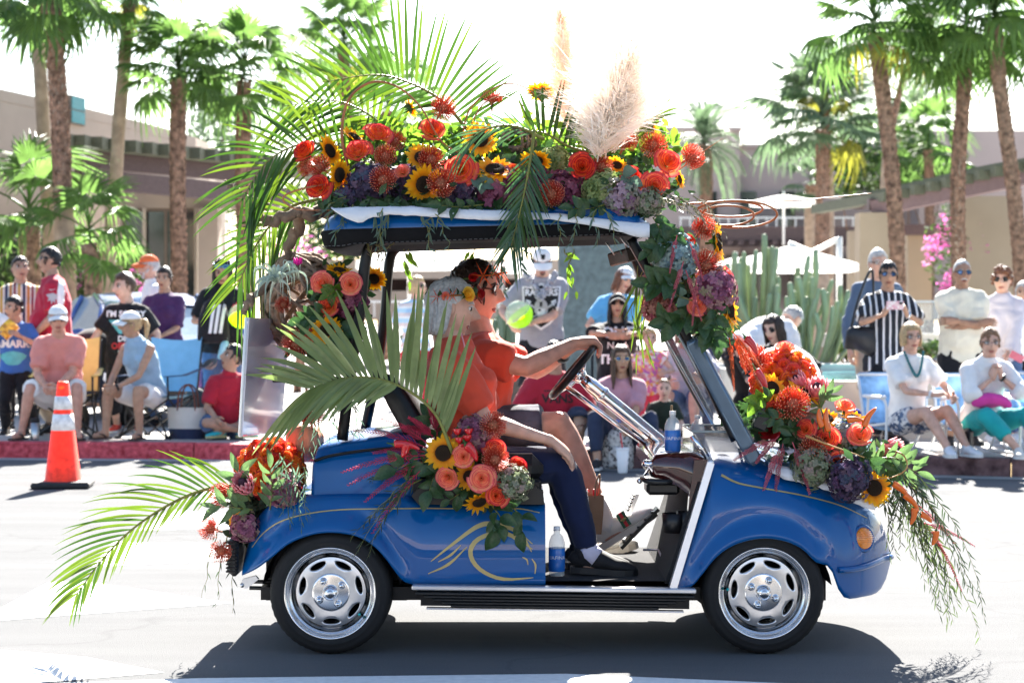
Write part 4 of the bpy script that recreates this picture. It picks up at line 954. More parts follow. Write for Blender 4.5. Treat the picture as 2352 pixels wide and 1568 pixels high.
 # ----------------------------------------------------------
CARB=mat('car_blue_paint',(.06,.12,.34),rough=.18,var=.02,coat=1,spec=.6,metal=.3)
def parked_car():
 c=P(345,870,15.6);root=thing('parked_car','blue sporty car parked behind the seated spectators, hood in glare','car',(c.x,c.y,.15),R(28))
 st=[(-2.15,.62,.35,.62,.64),(-2.05,.78,.24,.68,.72),(-1.6,.88,.2,.74,.83),(-1.0,.91,.2,.80,.92),(-.6,.91,.2,.84,.96),(.3,.91,.2,.87,.97),(1.2,.91,.2,.90,.99),(1.8,.86,.24,.88,.98),(2.15,.74,.34,.80,.92)]
 mb=MB();rows=[]
 for y,w_,z0,z1,z2 in st:
  half=[(0,z0),(w_*.8,z0),(w_*.97,z0+.12),(w_,(z0+z1)/2),(w_*.97,z1),(w_*.85,z2-.02),(w_*.5,z2+.02),(0,z2+.03)]
  rows.append([V((x,y,z))for x,z in half]+[V((-x,y,z))for x,z in half[-2:0:-1]])
 mb.grid(rows,0,closed=True);mb.add(rows[0],[list(range(14))],0);mb.add(rows[-1],[list(range(14))[::-1]],0)
 mb.build('body',CARB,root,fixn=True)
 gh=[(-.75,.74,.93,.95),(-.25,.66,.95,1.28),(.15,.62,.95,1.42),(.9,.60,.95,1.42),(1.5,.62,.95,1.2),(1.85,.66,.95,.99)]
 r=MB();rr=[[V((-w_*.96,y,z1)),V((-w_*.8,y,z1+.03)),V((0,y,z1+.05)),V((w_*.8,y,z1+.03)),V((w_*.96,y,z1))]for y,w_,z0,z1 in gh[1:5]]
 r.grid(rr,0);r.grid([[p-V((0,0,.03))for p in q]for q in rr],0);r.build('roof',CARB,root)
 g=MB();a,b=gh[0],gh[1];g.add([(-a[1]*1.12,a[0],a[2]),(a[1]*1.12,a[0],a[2]),(b[1]*.95+.0,b[0],b[3]),(-b[1]*.95,b[0],b[3])],[(0,1,2,3)],0);g.build('windshield',mat('car_glass',(.32,.40,.45),rough=.05,var=.05,spec=.8),root)
 for s in(-1,1):
  g=MB();g.add([(s*.86,-.72,.95),(s*.88,1.75,.97),(s*.64,1.5,1.2),(s*.62,.9,1.41),(s*.63,.15,1.41),(s*.66,-.25,1.27)],[range(6)],0);g.build('side_window',mat('car_glass',(.2,.25,.27)),root)
  pl=MB();pl.tube([V((s*.85,-.76,.94)),V((s*.65,-.25,1.29)),V((s*.62,.15,1.43))],.03,6);pl.tube([V((s*.63,.6,1.42)),V((s*.86,.62,.96))],.035,6);pl.build('pillar',CARB,root)
  for y in(-1.35,1.35):
   M=Matrix.Translation((s*.80,y,.32))@Matrix.Rotation(R(90),4,'Y');wl_=MB();wl_.lathe([(.2,-.12),(.3,-.12),(.33,-.08),(.33,.08),(.3,.12),(.2,.12)],24,0,M);wo_=wl_.build('wheel',mat('tyre_rubber',(.009,.009,.010),rough=.8,var=.2),root);rm=MB();rm.lathe([(.0,s*.1),(.06,s*.12),(.1,s*.09),(.19,s*.11),(.205,s*.12),(.2,-.1*s)],20,0,M);rm.build('rim',mat('alloy',(.5,.5,.5),rough=.25,metal=1,var=.02),wo_)
  h=MB();h.ball((s*.6,-2.0,.62),(.17,.12,.08),12,8);h.build('headlight',mat('lamp_glass',(.6,.62,.64),rough=.05,var=0),root)
  mr=MB();mr.ball((s*1.0,-.55,.98),(.11,.05,.07),10,6);mr.tube([(s*.88,-.5,.94),(s*.98,-.53,.96)],.02,6);mr.build('mirror',CARB,root)
 p=MB();p.box((0.15,-2.19,.47),(.50,.02,.22),0);pl_=p.build('licence_plate',mat('plate_white',(.75,.72,.72),rough=.4,var=.03),root)
 p=MB();p.box((0.15,-2.203,.53),(.46,.004,.05),0);p.box((.15,-2.203,.43),(.30,.004,.035),0);p.build('plate_marking',mat('plate_red',(.55,.06,.1),rough=.5,var=.1),pl_)
 g=MB();g.box((0,-2.13,.36),(1.1,.06,.12),0);g.build('grille',BLACKPL,root)
parked_car()
sh=thing('shop_row','row of pale low shops across the street, mirrored in the paint','building',(0,-34,0));SHOPM=mat('pale_stucco',(.36,.31,.28),rough=.95,var=.08,vs=1)
for k in range(7):
 x=-42+k*12;h=(4.6,5.6,4.2,6.0,5.0,4.4,5.4)[k];mb=MB();mb.box((x+5.8,-37,h/2),(11.6,6,h));world_child(mb.build('wall',SHOPM),sh);mb=MB();mb.box((x+5.8,-33.9,1.6),(8.6,.15,2.6));world_child(mb.build('shop_window',GLASS_D),sh);mb=MB();mb.box((x+5.8,-33.2,3.2),(10,1.5,.16));world_child(mb.build('awning',OLIVE),sh)
tb=thing('terrace_building','low beige terrace building with railing seen beneath the cart roof','building',tuple(P(950,735,42)))
wpart('wall',TAN,tb,lambda m:(wbox(m,640,596,1290,640,42,4),wbox(m,640,668,1290,735,42.1,4)))
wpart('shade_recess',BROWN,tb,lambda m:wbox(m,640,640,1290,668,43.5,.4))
for x in range(660,1290,70):wpart('post',COPE,tb,lambda m:wbox(m,x,640,x+9,668,42.02,.2))
wpart('top_rail',WMETAL,tb,lambda m:wbox(m,640,690,1290,695,39,.06))
for x in range(650,1290,26):wpart('baluster',WMETAL,tb,lambda m:wbox(m,x,695,x+3,728,39.01,.04))
# ----------------------------------------------------------
def C(n,c,**k):return cloth('cloth_'+n,c,**k)
WHITEC=C('white',(.78,.77,.76));BLACKC=C('black',(.014,.014,.017));NAVYC=C('navy',(.03,.04,.085));DENIM=C('denim',(.08,.13,.24),var=.2,vs=14);DENIMD=C('dark_denim',(.03,.04,.075),var=.2);SALMON=C('salmon',(.72,.27,.23));REDC=C('jersey_red',(.42,.02,.05));REDT=C('red_tee',(.38,.02,.04));BLUET=C('blue_tee',(.05,.14,.42));PURP=C('purple',(.07,.03,.10));CHAMB=C('chambray',(.30,.44,.58),var=.15);KHAKI=C('khaki',(.42,.35,.27));CREAM=C('cream',(.76,.70,.56));LAV=C('lavender',(.55,.52,.58));GREYT=C('heather_grey',(.30,.30,.33),var=.12,vs=120);SKYB=C('sky_blue',(.12,.40,.68));PINKT=C('dusty_pink',(.50,.25,.30));TEALC=C('teal',(.02,.36,.36));SWEAT=C('slate_sweater',(.09,.135,.21));OFFW=C('off_white',(.66,.62,.56))
WSHOE=mat('white_shoe',(.72,.72,.74),rough=.6,var=.06);BSHOE=mat('black_shoe',(.018,.018,.02),rough=.7,var=.1);SOLEW=mat('white_sole',(.7,.7,.68),rough=.6,var=.04);RSHOE=mat('red_shoe',(.55,.06,.04),rough=.6,var=.1);SANDM=mat('sandal_brown',(.05,.035,.03),rough=.7,var=.1)
PRW=mat('print_white',(.78,.78,.78),rough=.8,var=.02);PRB=mat('print_black',(.015,.015,.016),rough=.8,var=.02);PRR=mat('print_red',(.55,.04,.05),rough=.8,var=.02);PRS=mat('print_silver',(.42,.43,.45),rough=.7,var=.02);PRT=mat('print_teal',(.12,.46,.48),rough=.8,var=.1)
MULTI=stripemat('cloth_multi_stripe',[(.12,(.65,.6,.52)),(.16,(.03,.035,.08)),(.08,(.65,.6,.52)),(.16,(.5,.2,.05)),(.08,(.65,.6,.52)),(.14,(.25,.05,.06)),(.1,(.65,.6,.52)),(.16,(.55,.33,.07))],5.5)
BWSTR=stripemat('cloth_black_white_stripe',[(.72,(.012,.014,.022)),(.28,(.75,.75,.76))],17)
LBSTR=stripemat('cloth_pale_stripe',[(.4,(.40,.62,.78)),(.25,(.75,.76,.76)),(.35,(.62,.55,.55))],9,axis=2)
FLOWP=spotmat('cloth_flower_print',[(.65,.15,.3),(.75,.55,.12),(.7,.3,.3),(.7,.6,.6),(.45,.15,.4),(.72,.25,.1)],32)
PATT=spotmat('cloth_patterned_short',[(.05,.08,.15),(.5,.5,.52),(.1,.15,.25),(.7,.7,.7)],40)
SUNG=('sun',BLACKPL,LENS);EYEG=('eye',mat('spectacle_frame',(.03,.02,.02),rough=.3,var=0),mat('spectacle_lens',(.8,.85,.85),rough=.02,var=0,alpha=.18))
BLUEL=mat('blue_mirror_lens',(.05,.12,.28),rough=.05,var=.1,metal=.6);AQUAF=mat('aqua_frame',(.10,.35,.45),rough=.3,var=0)
STAND='spectators standing behind the kerb';SITG='spectators sitting by the kerb'
def watch(r,s,mt=BLACKPL):
 J=r['J'];a=lerp(J['el'+s],J['wr'+s],.9);b=lerp(J['el'+s],J['wr'+s],.98);k=r['k'];mb=MB();mb.tube([a,b],.037*k,10,0);mb.build('watch',mt,r['root'])
person('woman in vertical multicoloured striped blouse, hair tied back, looking up',48,21,1.80,12,group=STAND,sk='olive',fem=True,fat=1.2,clothes=[LEG('trousers',BLACKC),TOP('blouse',MULTI,sleeve=.95,loose=.03,hem=.1)],hairs=('bun','dark'),head=(10,-12,0),arms={'a':(-.10,-.24,.98),'b':(.12,-.26,.96)},shoes=('shoe',BSHOE),seed=1)
r=person('man in red football jersey with white sleeve panels, seen from his side',122,20.2,1.87,-72,group=STAND,sk='olive',fat=1.25,clothes=[LEG('trousers',KHAKI),TOP('jersey',REDC,sleeve=.85,loose=.035,hem=.14)],hairs=('short','black'),head=(0,-4,0),arms={'a':(-.12,-.30,1.02),'b':(.22,-.22,.98)},shoes=('shoe',BSHOE),glasses=EYEG,seed=2)
watch(r,'b',mat('gold_watch',(.5,.35,.12),rough=.3,metal=1,var=0))
J=r['J'];jm=[o for o in r['root'].children if o.name.startswith('jersey')][0]
decal('sleeve_panel',None,jm,J['shb']+V((.1,.06,-.06)),(0,1,0),(0,0,1),[V((-.05,-.11,0)),V((.01,-.13,0)),V((.05,.0,0)),V((.04,.13,0)),V((-.02,.13,0)),V((-.045,.02,0))],[range(6)],PRW)
fal=[(-.06,.035),(.0,.05),(.055,.03),(.03,.022),(.045,-.01),(.018,.0),(.02,-.04),(.0,-.015),(-.015,-.05),(-.02,-.01),(-.05,-.02),(-.035,.005)]
decal('bird_emblem',None,jm,J['shb']+V((.1,-.03,-.12)),(0,1,0),(0,0,1),[V((x*1.1,y*1.2,0))for x,y in fal],[range(12)],PRS)
decal('swoosh',None,jm,J['shb']+V((.1,-.03,-.03)),(0,1,0),(0,0,1),[V(p+(0,))for p in((-.035,.008),(-.02,-.008),(.04,.014),(-.015,.0),(-.028,.006))],[range(5)],PRW)
r=person('young boy in blue printed tee eating snacks, black trousers',36,19.9,1.38,10,kid=True,group=STAND,sk='olive',clothes=[LEG('trousers',BLACKC,loose=.03),TOP('tee',BLUET,sleeve=.75,loose=.03,hem=.1)],hairs=('short','black'),head=(-48,4,0),arms={'a':(-.16,-.2,1.02),'b':(.06,-.26,.98)},shoes=('shoe',BSHOE),seed=3)
tm=[o for o in r['root'].children if o.name.startswith('tee')][0]
print_text(None,tm,'AMARRR',.10,(0,-.2,.90),PRW,bold=.004);decal('print_patch',None,tm,(-.02,-.2,.76),(1,0,0),(0,0,1),[V((.12*cos(q)*(1+.2*sin(3*q)),.07*sin(q),0))for q in[k*pi/8 for k in range(16)]],[range(16)],PRT)
bag=thing('snack_bag','red, white and yellow snack bag held up to the mouth of the eating boy','snack bag',tuple(P(8,745,12.05)));b_=MB();b_.tube([(-.09,0,.1),(-.03,0,.03),(.06,0,-.06),(.10,0,-.10)],[(.01,.05),(.05,.085),(.05,.09),(.01,.09)],10,0,up=(0,1,0));b_.build('pouch',WHITEC,bag);b2=MB();b2.tube([(.0,0,.0),(.062,0,-.062),(.095,0,-.095)],[(.051,.089),(.0525,.0925),(.02,.092)],10,0,up=(0,1,0));b2.build('label_band',mat('snack_red',(.7,.18,.05),rough=.5,var=.5,vs=30,c2=(.8,.5,.05)),bag)
r=person('seated man in salmon tee, white cap and dark sunglasses, hands clasped',142,19.3,1.78,6,group=SITG,sk='ruddy',fat=1.15,hip=.43,lean=18,hunch=.25,clothes=[LEG('shorts',WHITEC,leg=.98,loose=.035),TOP('tee',SALMON,sleeve=.8,loose=.03)],hairs=('short','grey'),hat=(C('cap_white',(.8,.8,.8)),None,.05),glasses=SUNG,head=(8,2,0),legs={'a':(-.33,-.36,.085),'b':(.20,-.46,.085),'fa':(-.5,-1,0),'fb':(.3,-1,0)},hints={'ka':(-.35,-1,.5),'kb':(.25,-1,.5)},arms={'a':(-.08,-.52,.50),'b':(.02,-.54,.51)},hand={'a':dict(curl=.9,d=V((.5,-.6,-.3)),n=V((.6,.3,0))),'b':dict(curl=.9,d=V((-.5,-.5,-.3)),n=V((-.6,.3,0)))},shoes=('sandal',SANDM),seed=4)
watch(r,'b')
r=person('seated woman in sleeveless denim shirt and white cap, blond ponytail',345,19.2,1.68,-28,group=SITG,sk='tan',fem=True,hip=.42,lean=22,hunch=.1,clothes=[LEG('shorts',WHITEC,leg=.7,loose=.025),TOP('shirt',CHAMB,sleeve=0,loose=.022,hem=.12,collar=True)],hairs=('pony','blond'),hat=(C('cap_white',(.8,.8,.8)),None,.0),glasses=SUNG,head=(-40,2,0),legs={'a':(-.20,-.42,.085),'b':(.16,-.36,.085),'fa':(-.3,-1,0),'fb':(.2,-1,0)},hints={'ka':(-.3,-1,.5),'kb':(.2,-1,.5)},arms={'a':(-.10,-.50,.50),'b':(.0,-.52,.50)},hand={'a':dict(curl=.9,d=V((.5,-.6,-.3)),n=V((.6,.3,0))),'b':dict(curl=.9,d=V((-.5,-.5,-.3)),n=V((-.6,.3,0)))},shoes=('sandal',SANDM),seed=5)
watch(r,'b')
r=person('boy in black printed tee reaching to one side, black shorts, red shoes',292,20.3,1.62,4,kid=True,group=STAND,sk='pale',fat=1.2,clothes=[LEG('shorts',BLACKC,leg=1.55,loose=.035),TOP('tee',BLACKC,sleeve=.8,loose=.035,hem=.12)],hairs=('ear','brown'),head=(-55,6,0),arms={'a':(-.40,-.16,.80),'b':(.30,-.04,.78)},shoes=('shoe',RSHOE,SOLEW),seed=6)
tm=[o for o in r['root'].children if o.name.startswith('tee')][0]
print_text(None,tm,"I'M SORRY",.085,(0,-.2,1.20),PRW,bold=.003);print_text(None,tm,'DID I',.08,(.02,-.2,.95),PRW,bold=.003);print_text(None,tm,'OFFEND',.09,(.03,-.2,.875),PRR,bold=.003);print_text(None,tm,'EVERYONE',.04,(.03,-.2,.82),PRW)
decal('print_patch',None,tm,(0,-.2,1.07),(1,0,0),(0,0,1),[V(p)for p in((-.17,.07,0),(.17,.07,0),(.06,-.07,0),(-.06,-.07,0))],[range(4)],PRT)
person('old man with orange cap and white beard in white shirt, walking away behind',352,22.4,1.86,-70,group=STAND,sk='pink',clothes=[LEG('trousers',KHAKI),TOP('shirt',WHITEC,sleeve=1.9,collar=True)],hairs=('short','white'),hat=(C('cap_orange',(.75,.16,.05)),),beard=('full','white'),head=(0,4,0),shoes=('shoe',BSHOE),brow='white',seed=7)
person('dark haired woman in purple blouse standing behind the denim shirt woman',378,21.4,1.70,-6,group=STAND,sk='olive',fem=True,fat=1.15,clothes=[LEG('jeans',DENIM),TOP('blouse',PURP,sleeve=.95,loose=.025,hem=.1)],hairs=('bun','dark'),head=(-4,-2,0),arms={'a':(-.16,-.2,1.0),'b':(.02,-.27,.96)},shoes=('shoe',BSHOE),seed=8)
r=person('woman in black polo with red panel carrying a striped backpack in front',512,20,1.76,6,group=STAND,sk='tan',fem=True,fat=1.2,clothes=[LEG('jeans',DENIM,loose=.014),TOP('polo',BLACKC,sleeve=.85,loose=.025,hem=.12,collar=True)],hairs=('mid','black'),head=(-8,20,0),arms={'a':(-.12,-.30,1.14),'b':(.30,-.12,.86)},shoes=('shoe',BSHOE),seed=9)
shades(r['root'],r['HM']@Matrix.Translation((0,.0,.30)),lambda x,z:-.33,AQUAF,BLUEL)
tm=[o for o in r['root'].children if o.name.startswith('polo')][0]
decal('red_panel',None,tm,(.10,-.2,1.22),(1,0,0),(0,0,1),[V(p)for p in((-.04,-.09,0),(.05,-.06,0),(.05,.10,0),(.01,.08,0))],[range(4)],PRR)
o=thing('phone','dark phone held by the woman with the striped backpack','phone',tuple(r['root'].location+V((-.12,-.36,1.17))));b_=MB();b_.box((0,0,0),(.075,.012,.15),0,Matrix.Rotation(R(-50),3,'X'),bev=.004);b_.build('case',BLACKPL,o)
r=person('boy in red polo sitting cross legged on the pavement, turquoise socks',522,19.2,1.5,15,kid=True,group=SITG,sk='olive',fat=1.25,hip=.13,lean=14,clothes=[LEG('shorts',DENIM,leg=.95,loose=.035),TOP('polo',REDT,sleeve=.85,loose=.03,collar=True)],hairs=('short','black'),head=(-75,-18,0),legs={'a':(.10,-.36,.09),'b':(-.10,-.28,.09),'fa':(.9,-.5,0),'fb':(-.9,-.5,0)},hints={'ka':(-1,-.6,.3),'kb':(1,-.6,.3)},arms={'a':(-.14,-.36,.20),'b':(.10,-.40,.17)},shoes=('shoe',mat('turquoise_sock',(.03,.42,.48),rough=.9,var=.1),mat('lime_sole',(.4,.42,.2))),seed=10)
person('blond bob woman in pale striped tee and red trousers beyond the roof posts',955,22.3,1.62,20,group=STAND,sk='pink',fem=True,clothes=[LEG('trousers',REDT),TOP('tee',LBSTR,sleeve=.8,loose=.03)],hairs=('bob','blond'),head=(45,0,0),glasses=SUNG,shoes=('shoe',WSHOE),seed=11)
r=person('man in grey football tee and white cap looking down at a ball in his hands',1245,19.5,1.86,-4,group=STAND,sk='pink',fat=1.1,clothes=[LEG('shorts',BLACKC,leg=1.0,loose=.04),TOP('tee',GREYT,sleeve=.85,loose=.03,hem=.12)],hairs=('short','dark'),hat=(C('cap_white',(.8,.8,.8)),None,.2),head=(6,26,0),arms={'a':(-.30,-.27,1.12),'b':(-.10,-.30,1.11)},hints={'ea':(-1,.4,-.6),'eb':(1,.3,-.5)},beard=('goatee','dark'),glasses=SUNG,shoes=('shoe',BSHOE),seed=12,hand={'a':dict(curl=.5,d=V((.4,-.5,-.6)),n=V((1,0,.2))),'b':dict(curl=.5,d=V((-.6,-.6,.1)),n=V((-.6,.2,-.5)))})
tm=[o for o in r['root'].children if o.name.startswith('tee')][0];zc=1.30
def shield(s):return[V((x*s,y*s,0))for x,y in((-.19,.17),(-.10,.16),(0,.20),(.10,.16),(.19,.17),(.185,.02),(.15,-.13),(.09,-.2),(0,-.26),(-.09,-.2),(-.15,-.13),(-.185,.02))]
decal('shield_border',None,tm,(0,-.2,zc),(1,0,0),(0,0,1),shield(1),[range(12)],PRW,off=.004);decal('shield',None,tm,(0,-.2,zc),(1,0,0),(0,0,1),shield(.9),[range(12)],PRB,off=.007)
vs,fs=text_mesh('RAIDERS',.085,bold=.004);decal('lettering',None,tm,(0,-.2,zc+.105),(1,0,0),(0,0,1),vs,fs,PRW,off=.010)
for s in(-1,1):
 sw=[V((s*x,y,0))for x,y in((.15,.05),(.14,.055),(-.08,-.10),(-.075,-.108),(.155,.035))]
 decal('sword',None,tm,(0,-.2,zc-.03),(1,0,0),(0,0,1),sw,[range(5)],PRS,off=.0095)
 decal('hilt',None,tm,(s*.115,-.2,zc-.0),(1,0,0),(0,0,1),[V((s*a,b,0))for a,b in((-.02,.02),(.03,.04),(.035,.03),(.0,.01),(.02,-.02),(.012,-.025))],[range(6)],PRW,off=.010)
hel=[V((.065*cos(q),.075*sin(q),0))for q in[k*pi/8 for k in range(9)]]+[V(p)for p in((-.065,-.05,0),(-.03,-.10,0),(.03,-.10,0),(.065,-.05,0))]
decal('helmet_emblem',None,tm,(0,-.2,zc-.03),(1,0,0),(0,0,1),hel,[range(13)],PRS,off=.012)
decal('helmet_stripe',None,tm,(0,-.2,zc-.03),(1,0,0),(0,0,1),[V(p)for p in((-.012,0,0),(.012,0,0),(.012,.073,0),(-.012,.073,0))],[range(4)],PRB,off=.014)
decal('face_emblem',None,tm,(0,-.2,zc-.08),(1,0,0),(0,0,1),[V(p)for p in((-.035,-.03,0),(.035,-.03,0),(.04,.03,0),(-.04,.03,0))],[range(4)],PRW,off=.014)
decal('eye_patch',None,tm,(-.016,-.2,zc-.065),(1,0,0),(0,0,1),[V(p)for p in((-.014,-.01,0),(.014,-.01,0),(.014,.01,0),(-.014,.01,0))],[range(4)],PRB,off=.016)
lei=MB();rl=random.Random(3);J=r['J']
for k in range(60):
 t=k/59;q=lerp(-1,1,t);p=J['spine'][5]+V((q*.15,-.13-.09*(1-abs(q)),.02-.30*(1-abs(q))**.8 if False else .04-.24*(1-abs(q))))
 lei.ball(p+V((0,-.03,0))+V((rl.uniform(-.02,.02),rl.uniform(-.02,.02),rl.uniform(-.02,.02))),.026,5,4,0)
lei.build('lei',mat('lei_black_silver',(.02,.02,.025),rough=.5,var=.9,vs=90,c2=(.35,.36,.4)),r['root'])
cl=MB();decal('cap_emblem',None,[o for o in r['root'].children if o.name.startswith('cap')][0],r['HM']@V((.0,-.45,.36)),(1,0,0),(0,0,1),[V(p)for p in((-.022,.025,0),(.022,.025,0),(.018,-.02,0),(0,-.03,0),(-.018,-.02,0))],[range(5)],PRB)
LIME=mat('lime_vinyl',(.42,.72,.05),rough=.12,var=.03,tl=.5);CLEARV=mat('clear_vinyl',(.75,.85,.75),rough=.05,var=0,alpha=.35)
def beachball(label,c,rad,rot):
 t=thing('beach_ball',label,'beach ball',tuple(c),0,'inflatable lime balls')
 for k in range(6):
  mb=MB();rows=[[V((rad*cos(pi*i/10-pi/2)*cos(2*pi*(k+j/5)/6),rad*cos(pi*i/10-pi/2)*sin(2*pi*(k+j/5)/6),rad*sin(pi*i/10-pi/2)))for j in range(6)]for i in range(11)]
  mb.grid(rows,0);o_=mb.build('gore',LIME if k not in(1,2,3)else CLEARV,t);o_.rotation_euler=rot
beachball('lime and clear inflatable ball held by the grey football tee man',P(1192,722,11.44),.135,(R(70),R(20),R(40)))
beachball('lime inflatable ball hanging beside the woman with striped backpack',P(552,726,12.0),.12,(R(20),R(60),R(10)))
person('auburn woman with white cap, aqua sunglasses and sky blue tee, head tilted',1412,19.7,1.66,14,group=STAND,sk='pink',fem=True,fat=1.2,side=4,clothes=[LEG('trousers',BLACKC),TOP('tee',SKYB,sleeve=.7,loose=.025)],hairs=('mid','red'),hat=(C('cap_white',(.8,.8,.8)),),glasses=('sun',AQUAF,LENS),head=(18,4,14),arms={'a':(-.12,-.22,1.02),'b':(.08,-.25,1.0)},hints={'ea':(-1,.5,-.3)},shoes=('shoe',BSHOE),seed=13)
r=person('woman in black lettered tee and black visor cap leaning on folded arms',1417,18.7,1.6,0,group=STAND,sk='tan',fem=True,fat=1.1,hip=.58,lean=4,clothes=[LEG('jeans',DENIM),TOP('tee',BLACKC,sleeve=.95,loose=.03)],hairs=('long','black'),hat=(BLACKC,C('visor_grey',(.3,.3,.28))),glasses=SUNG,head=(2,-16,0),arms={'a':(-.02,-.34,1.0),'b':(.04,-.34,1.0)},hints={'ea':(-1,-.1,.05),'eb':(1,-.1,.05)},legs={'a':(-.12,-.32,.08),'b':(.12,-.32,.08)},shoes=('shoe',BSHOE),seed=14)
tm=[o for o in r['root'].children if o.name.startswith('tee')][0]
print_text(None,tm,'OUT',.14,(.0,-.3,1.02),PRW,bold=.004);print_text(None,tm,'THERE',.12,(.0,-.3,.77),PRW,bold=.004);print_text(None,tm,'N   A',.09,(0,-.3,.90),PRW);print_text(None,tm,'SMARTER',.03,(0,-.3,.84),PRW)
rc=thing('folding_chair','black folding chair holding the woman in black lettered tee','chair',tuple(r['root'].location));cb=MB();cb.box((0,.05,.50),(.46,.42,.04),0);cb.build('seat',BLACKC,rc)
for sx in(-1,1):
 lg=MB();lg.tube([(sx*.22,-.16,0),(sx*.22,-.15,.5)],.014,6);lg.tube([(sx*.22,.25,0),(sx*.22,.25,.9)],.014,6);lg.build('leg',BLACKPL,rc)
KERBSIT=dict(legs={'a':(-.20,-.52,.085),'b':(.18,-.50,.085)},hints={'ka':(-.3,-.5,1),'kb':(.3,-.5,1)})
r=person('young man in red lettered tee and sunglasses sitting on the kerb',1272,17.62,1.74,2,z0=0,group=SITG,sk='olive',fat=1.2,hip=.25,lean=16,clothes=[LEG('shorts',DENIMD,leg=1.05,loose=.04),TOP('tee',REDT,sleeve=.9,loose=.035)],hairs=('short','black'),glasses=SUNG,head=(-4,4,0),arms={'a':(-.22,-.40,.42),'b':(.22,-.42,.36)},shoes=('shoe',BSHOE,SOLEW),seed=15,**KERBSIT)
tm=[o for o in r['root'].children if o.name.startswith('tee')][0];print_text(None,tm,'VANS',.11,(.02,-.35,.60),PRB,bold=.003)
decal('lettering_bar',None,tm,(.03,-.35,.665),(1,0,0),(0,0,1),[V(p)for p in((-.13,0,0),(.13,0,0),(.13,.012,0),(-.13,.012,0))],[range(4)],PRB)
r=person('long haired woman in dusty pink tee and mirrored glasses, arms round her knees',1425,17.45,1.66,0,z0=0,group=SITG,sk='tan',fem=True,hip=.24,lean=12,clothes=[LEG('jeans',DENIMD,leg=1.8),TOP('tee',PINKT,sleeve=.9,loose=.028)],hairs=('long','brown'),glasses=('sun',mat('gold_frame',(.6,.45,.25),rough=.3,metal=1,var=0),BLUEL),head=(2,-2,0),legs={'a':(-.22,-.44,.085),'b':(.24,-.44,.085)},hints={'ka':(-.4,-.5,1),'kb':(.4,-.5,1)},arms={'a':(-.05,-.52,.40),'b':(.05,-.54,.38)},hand={'a':dict(curl=.6,d=V((.8,-.2,-.4)),n=V((.2,.3,-.6)))},shoes=('shoe',BSHOE,SOLEW),seed=16)
watch(r,'a',mat('blue_band',(.1,.2,.5),rough=.6));
person('toddler girl with pale hair in flowery dress and red leggings',1492,18.4,1.07,-10,kid=True,group=STAND,sk='pale',clothes=[LEG('leggings',C('coral_red',(.7,.08,.12)),leg=1.9,loose=.008),TOP('dress',FLOWP,sleeve=.4,loose=.03,hem=.16)],hairs=('short','blond'),head=(14,6,0),arms={'a':(-.12,-.14,.62),'b':(.16,-.16,.66)},shoes=('shoe',WSHOE),seed=17)
person('toddler boy with short brown hair in dark tee sitting on the kerb',1522,17.55,1.02,6,z0=0,kid=True,group=SITG,sk='pale',hip=.24,lean=10,clothes=[LEG('shorts',DENIM,leg=1.0),TOP('tee',C('dark_green',(.02,.03,.022)),sleeve=.8,loose=.025)],hairs=('buzz','lightbrown'),head=(-10,6,0),legs={'a':(-.12,-.26,.06),'b':(.12,-.26,.06)},arms={'a':(-.1,-.26,.32),'b':(.1,-.26,.32)},shoes=('shoe',BSHOE),seed=18)
person('person in white shirt and dark trousers bending far forward by the cactus',1695,18.9,1.78,128,group=STAND,sk='pink',hip=.86,lean=68,clothes=[LEG('trousers',BLACKC),TOP('shirt',WHITEC,sleeve=.9,loose=.04)],hairs=('short','grey'),head=(0,60,0),arms={'a':(-.2,-.62,.62),'b':(.2,-.62,.62)},shoes=('shoe',BSHOE),seed=19)
r=person('dark haired woman with glasses in black tee, seated behind the hood flowers',1792,18.0,1.66,-22,group=SITG,sk='pale',fem=True,fat=1.15,hip=.36,lean=8,clothes=[LEG('jeans',DENIMD),TOP('tee',BLACKC,sleeve=.9,loose=.028)],hairs=('mid','dark'),head=(-20,14,0),glasses=SUNG,legs={'a':(-.14,-.42,.08),'b':(.14,-.42,.08)},arms={'a':(-.1,-.4,.6),'b':(.42,-.36,.62)},shoes=('shoe',BSHOE),seed=20)
person('dark haired woman in black shirt standing behind the lilac tee woman',1600,19.6,1.72,-10,group=STAND,sk='tan',fem=True,clothes=[LEG('trousers',NAVYC),TOP('shirt',BLACKC,sleeve=.9)],hairs=('mid','dark'),head=(-20,0,0),arms={'a':(-.12,-.28,1.06),'b':(.14,-.28,1.0)},shoes=('shoe',BSHOE),seed=31)
person('woman in pale lilac tee crouching low behind the toddler boy',1585,18.5,1.62,-18,group=SITG,sk='pink',fem=True,hip=.36,lean=14,clothes=[LEG('shorts',DENIM,leg=.9),TOP('tee',LAV,sleeve=.8)],hairs=('mid','blond'),head=(-24,8,0),legs={'a':(-.14,-.40,.08),'b':(.14,-.40,.08)},arms={'a':(-.1,-.4,.55),'b':(.2,-.42,.6)},shoes=('shoe',WSHOE),seed=32)
person('grey haired old man in slate sweater with pink collar and khaki shorts',2014,19.0,1.80,4,group=STAND,sk='pink',clothes=[LEG('shorts',KHAKI,leg=.95,loose=.04),TOP('sweater',SWEAT,sleeve=1.95,loose=.022)],hairs=('ear','white'),glasses=EYEG,head=(4,2,0),brow='white',shoes=('shoe',BSHOE),seed=21)
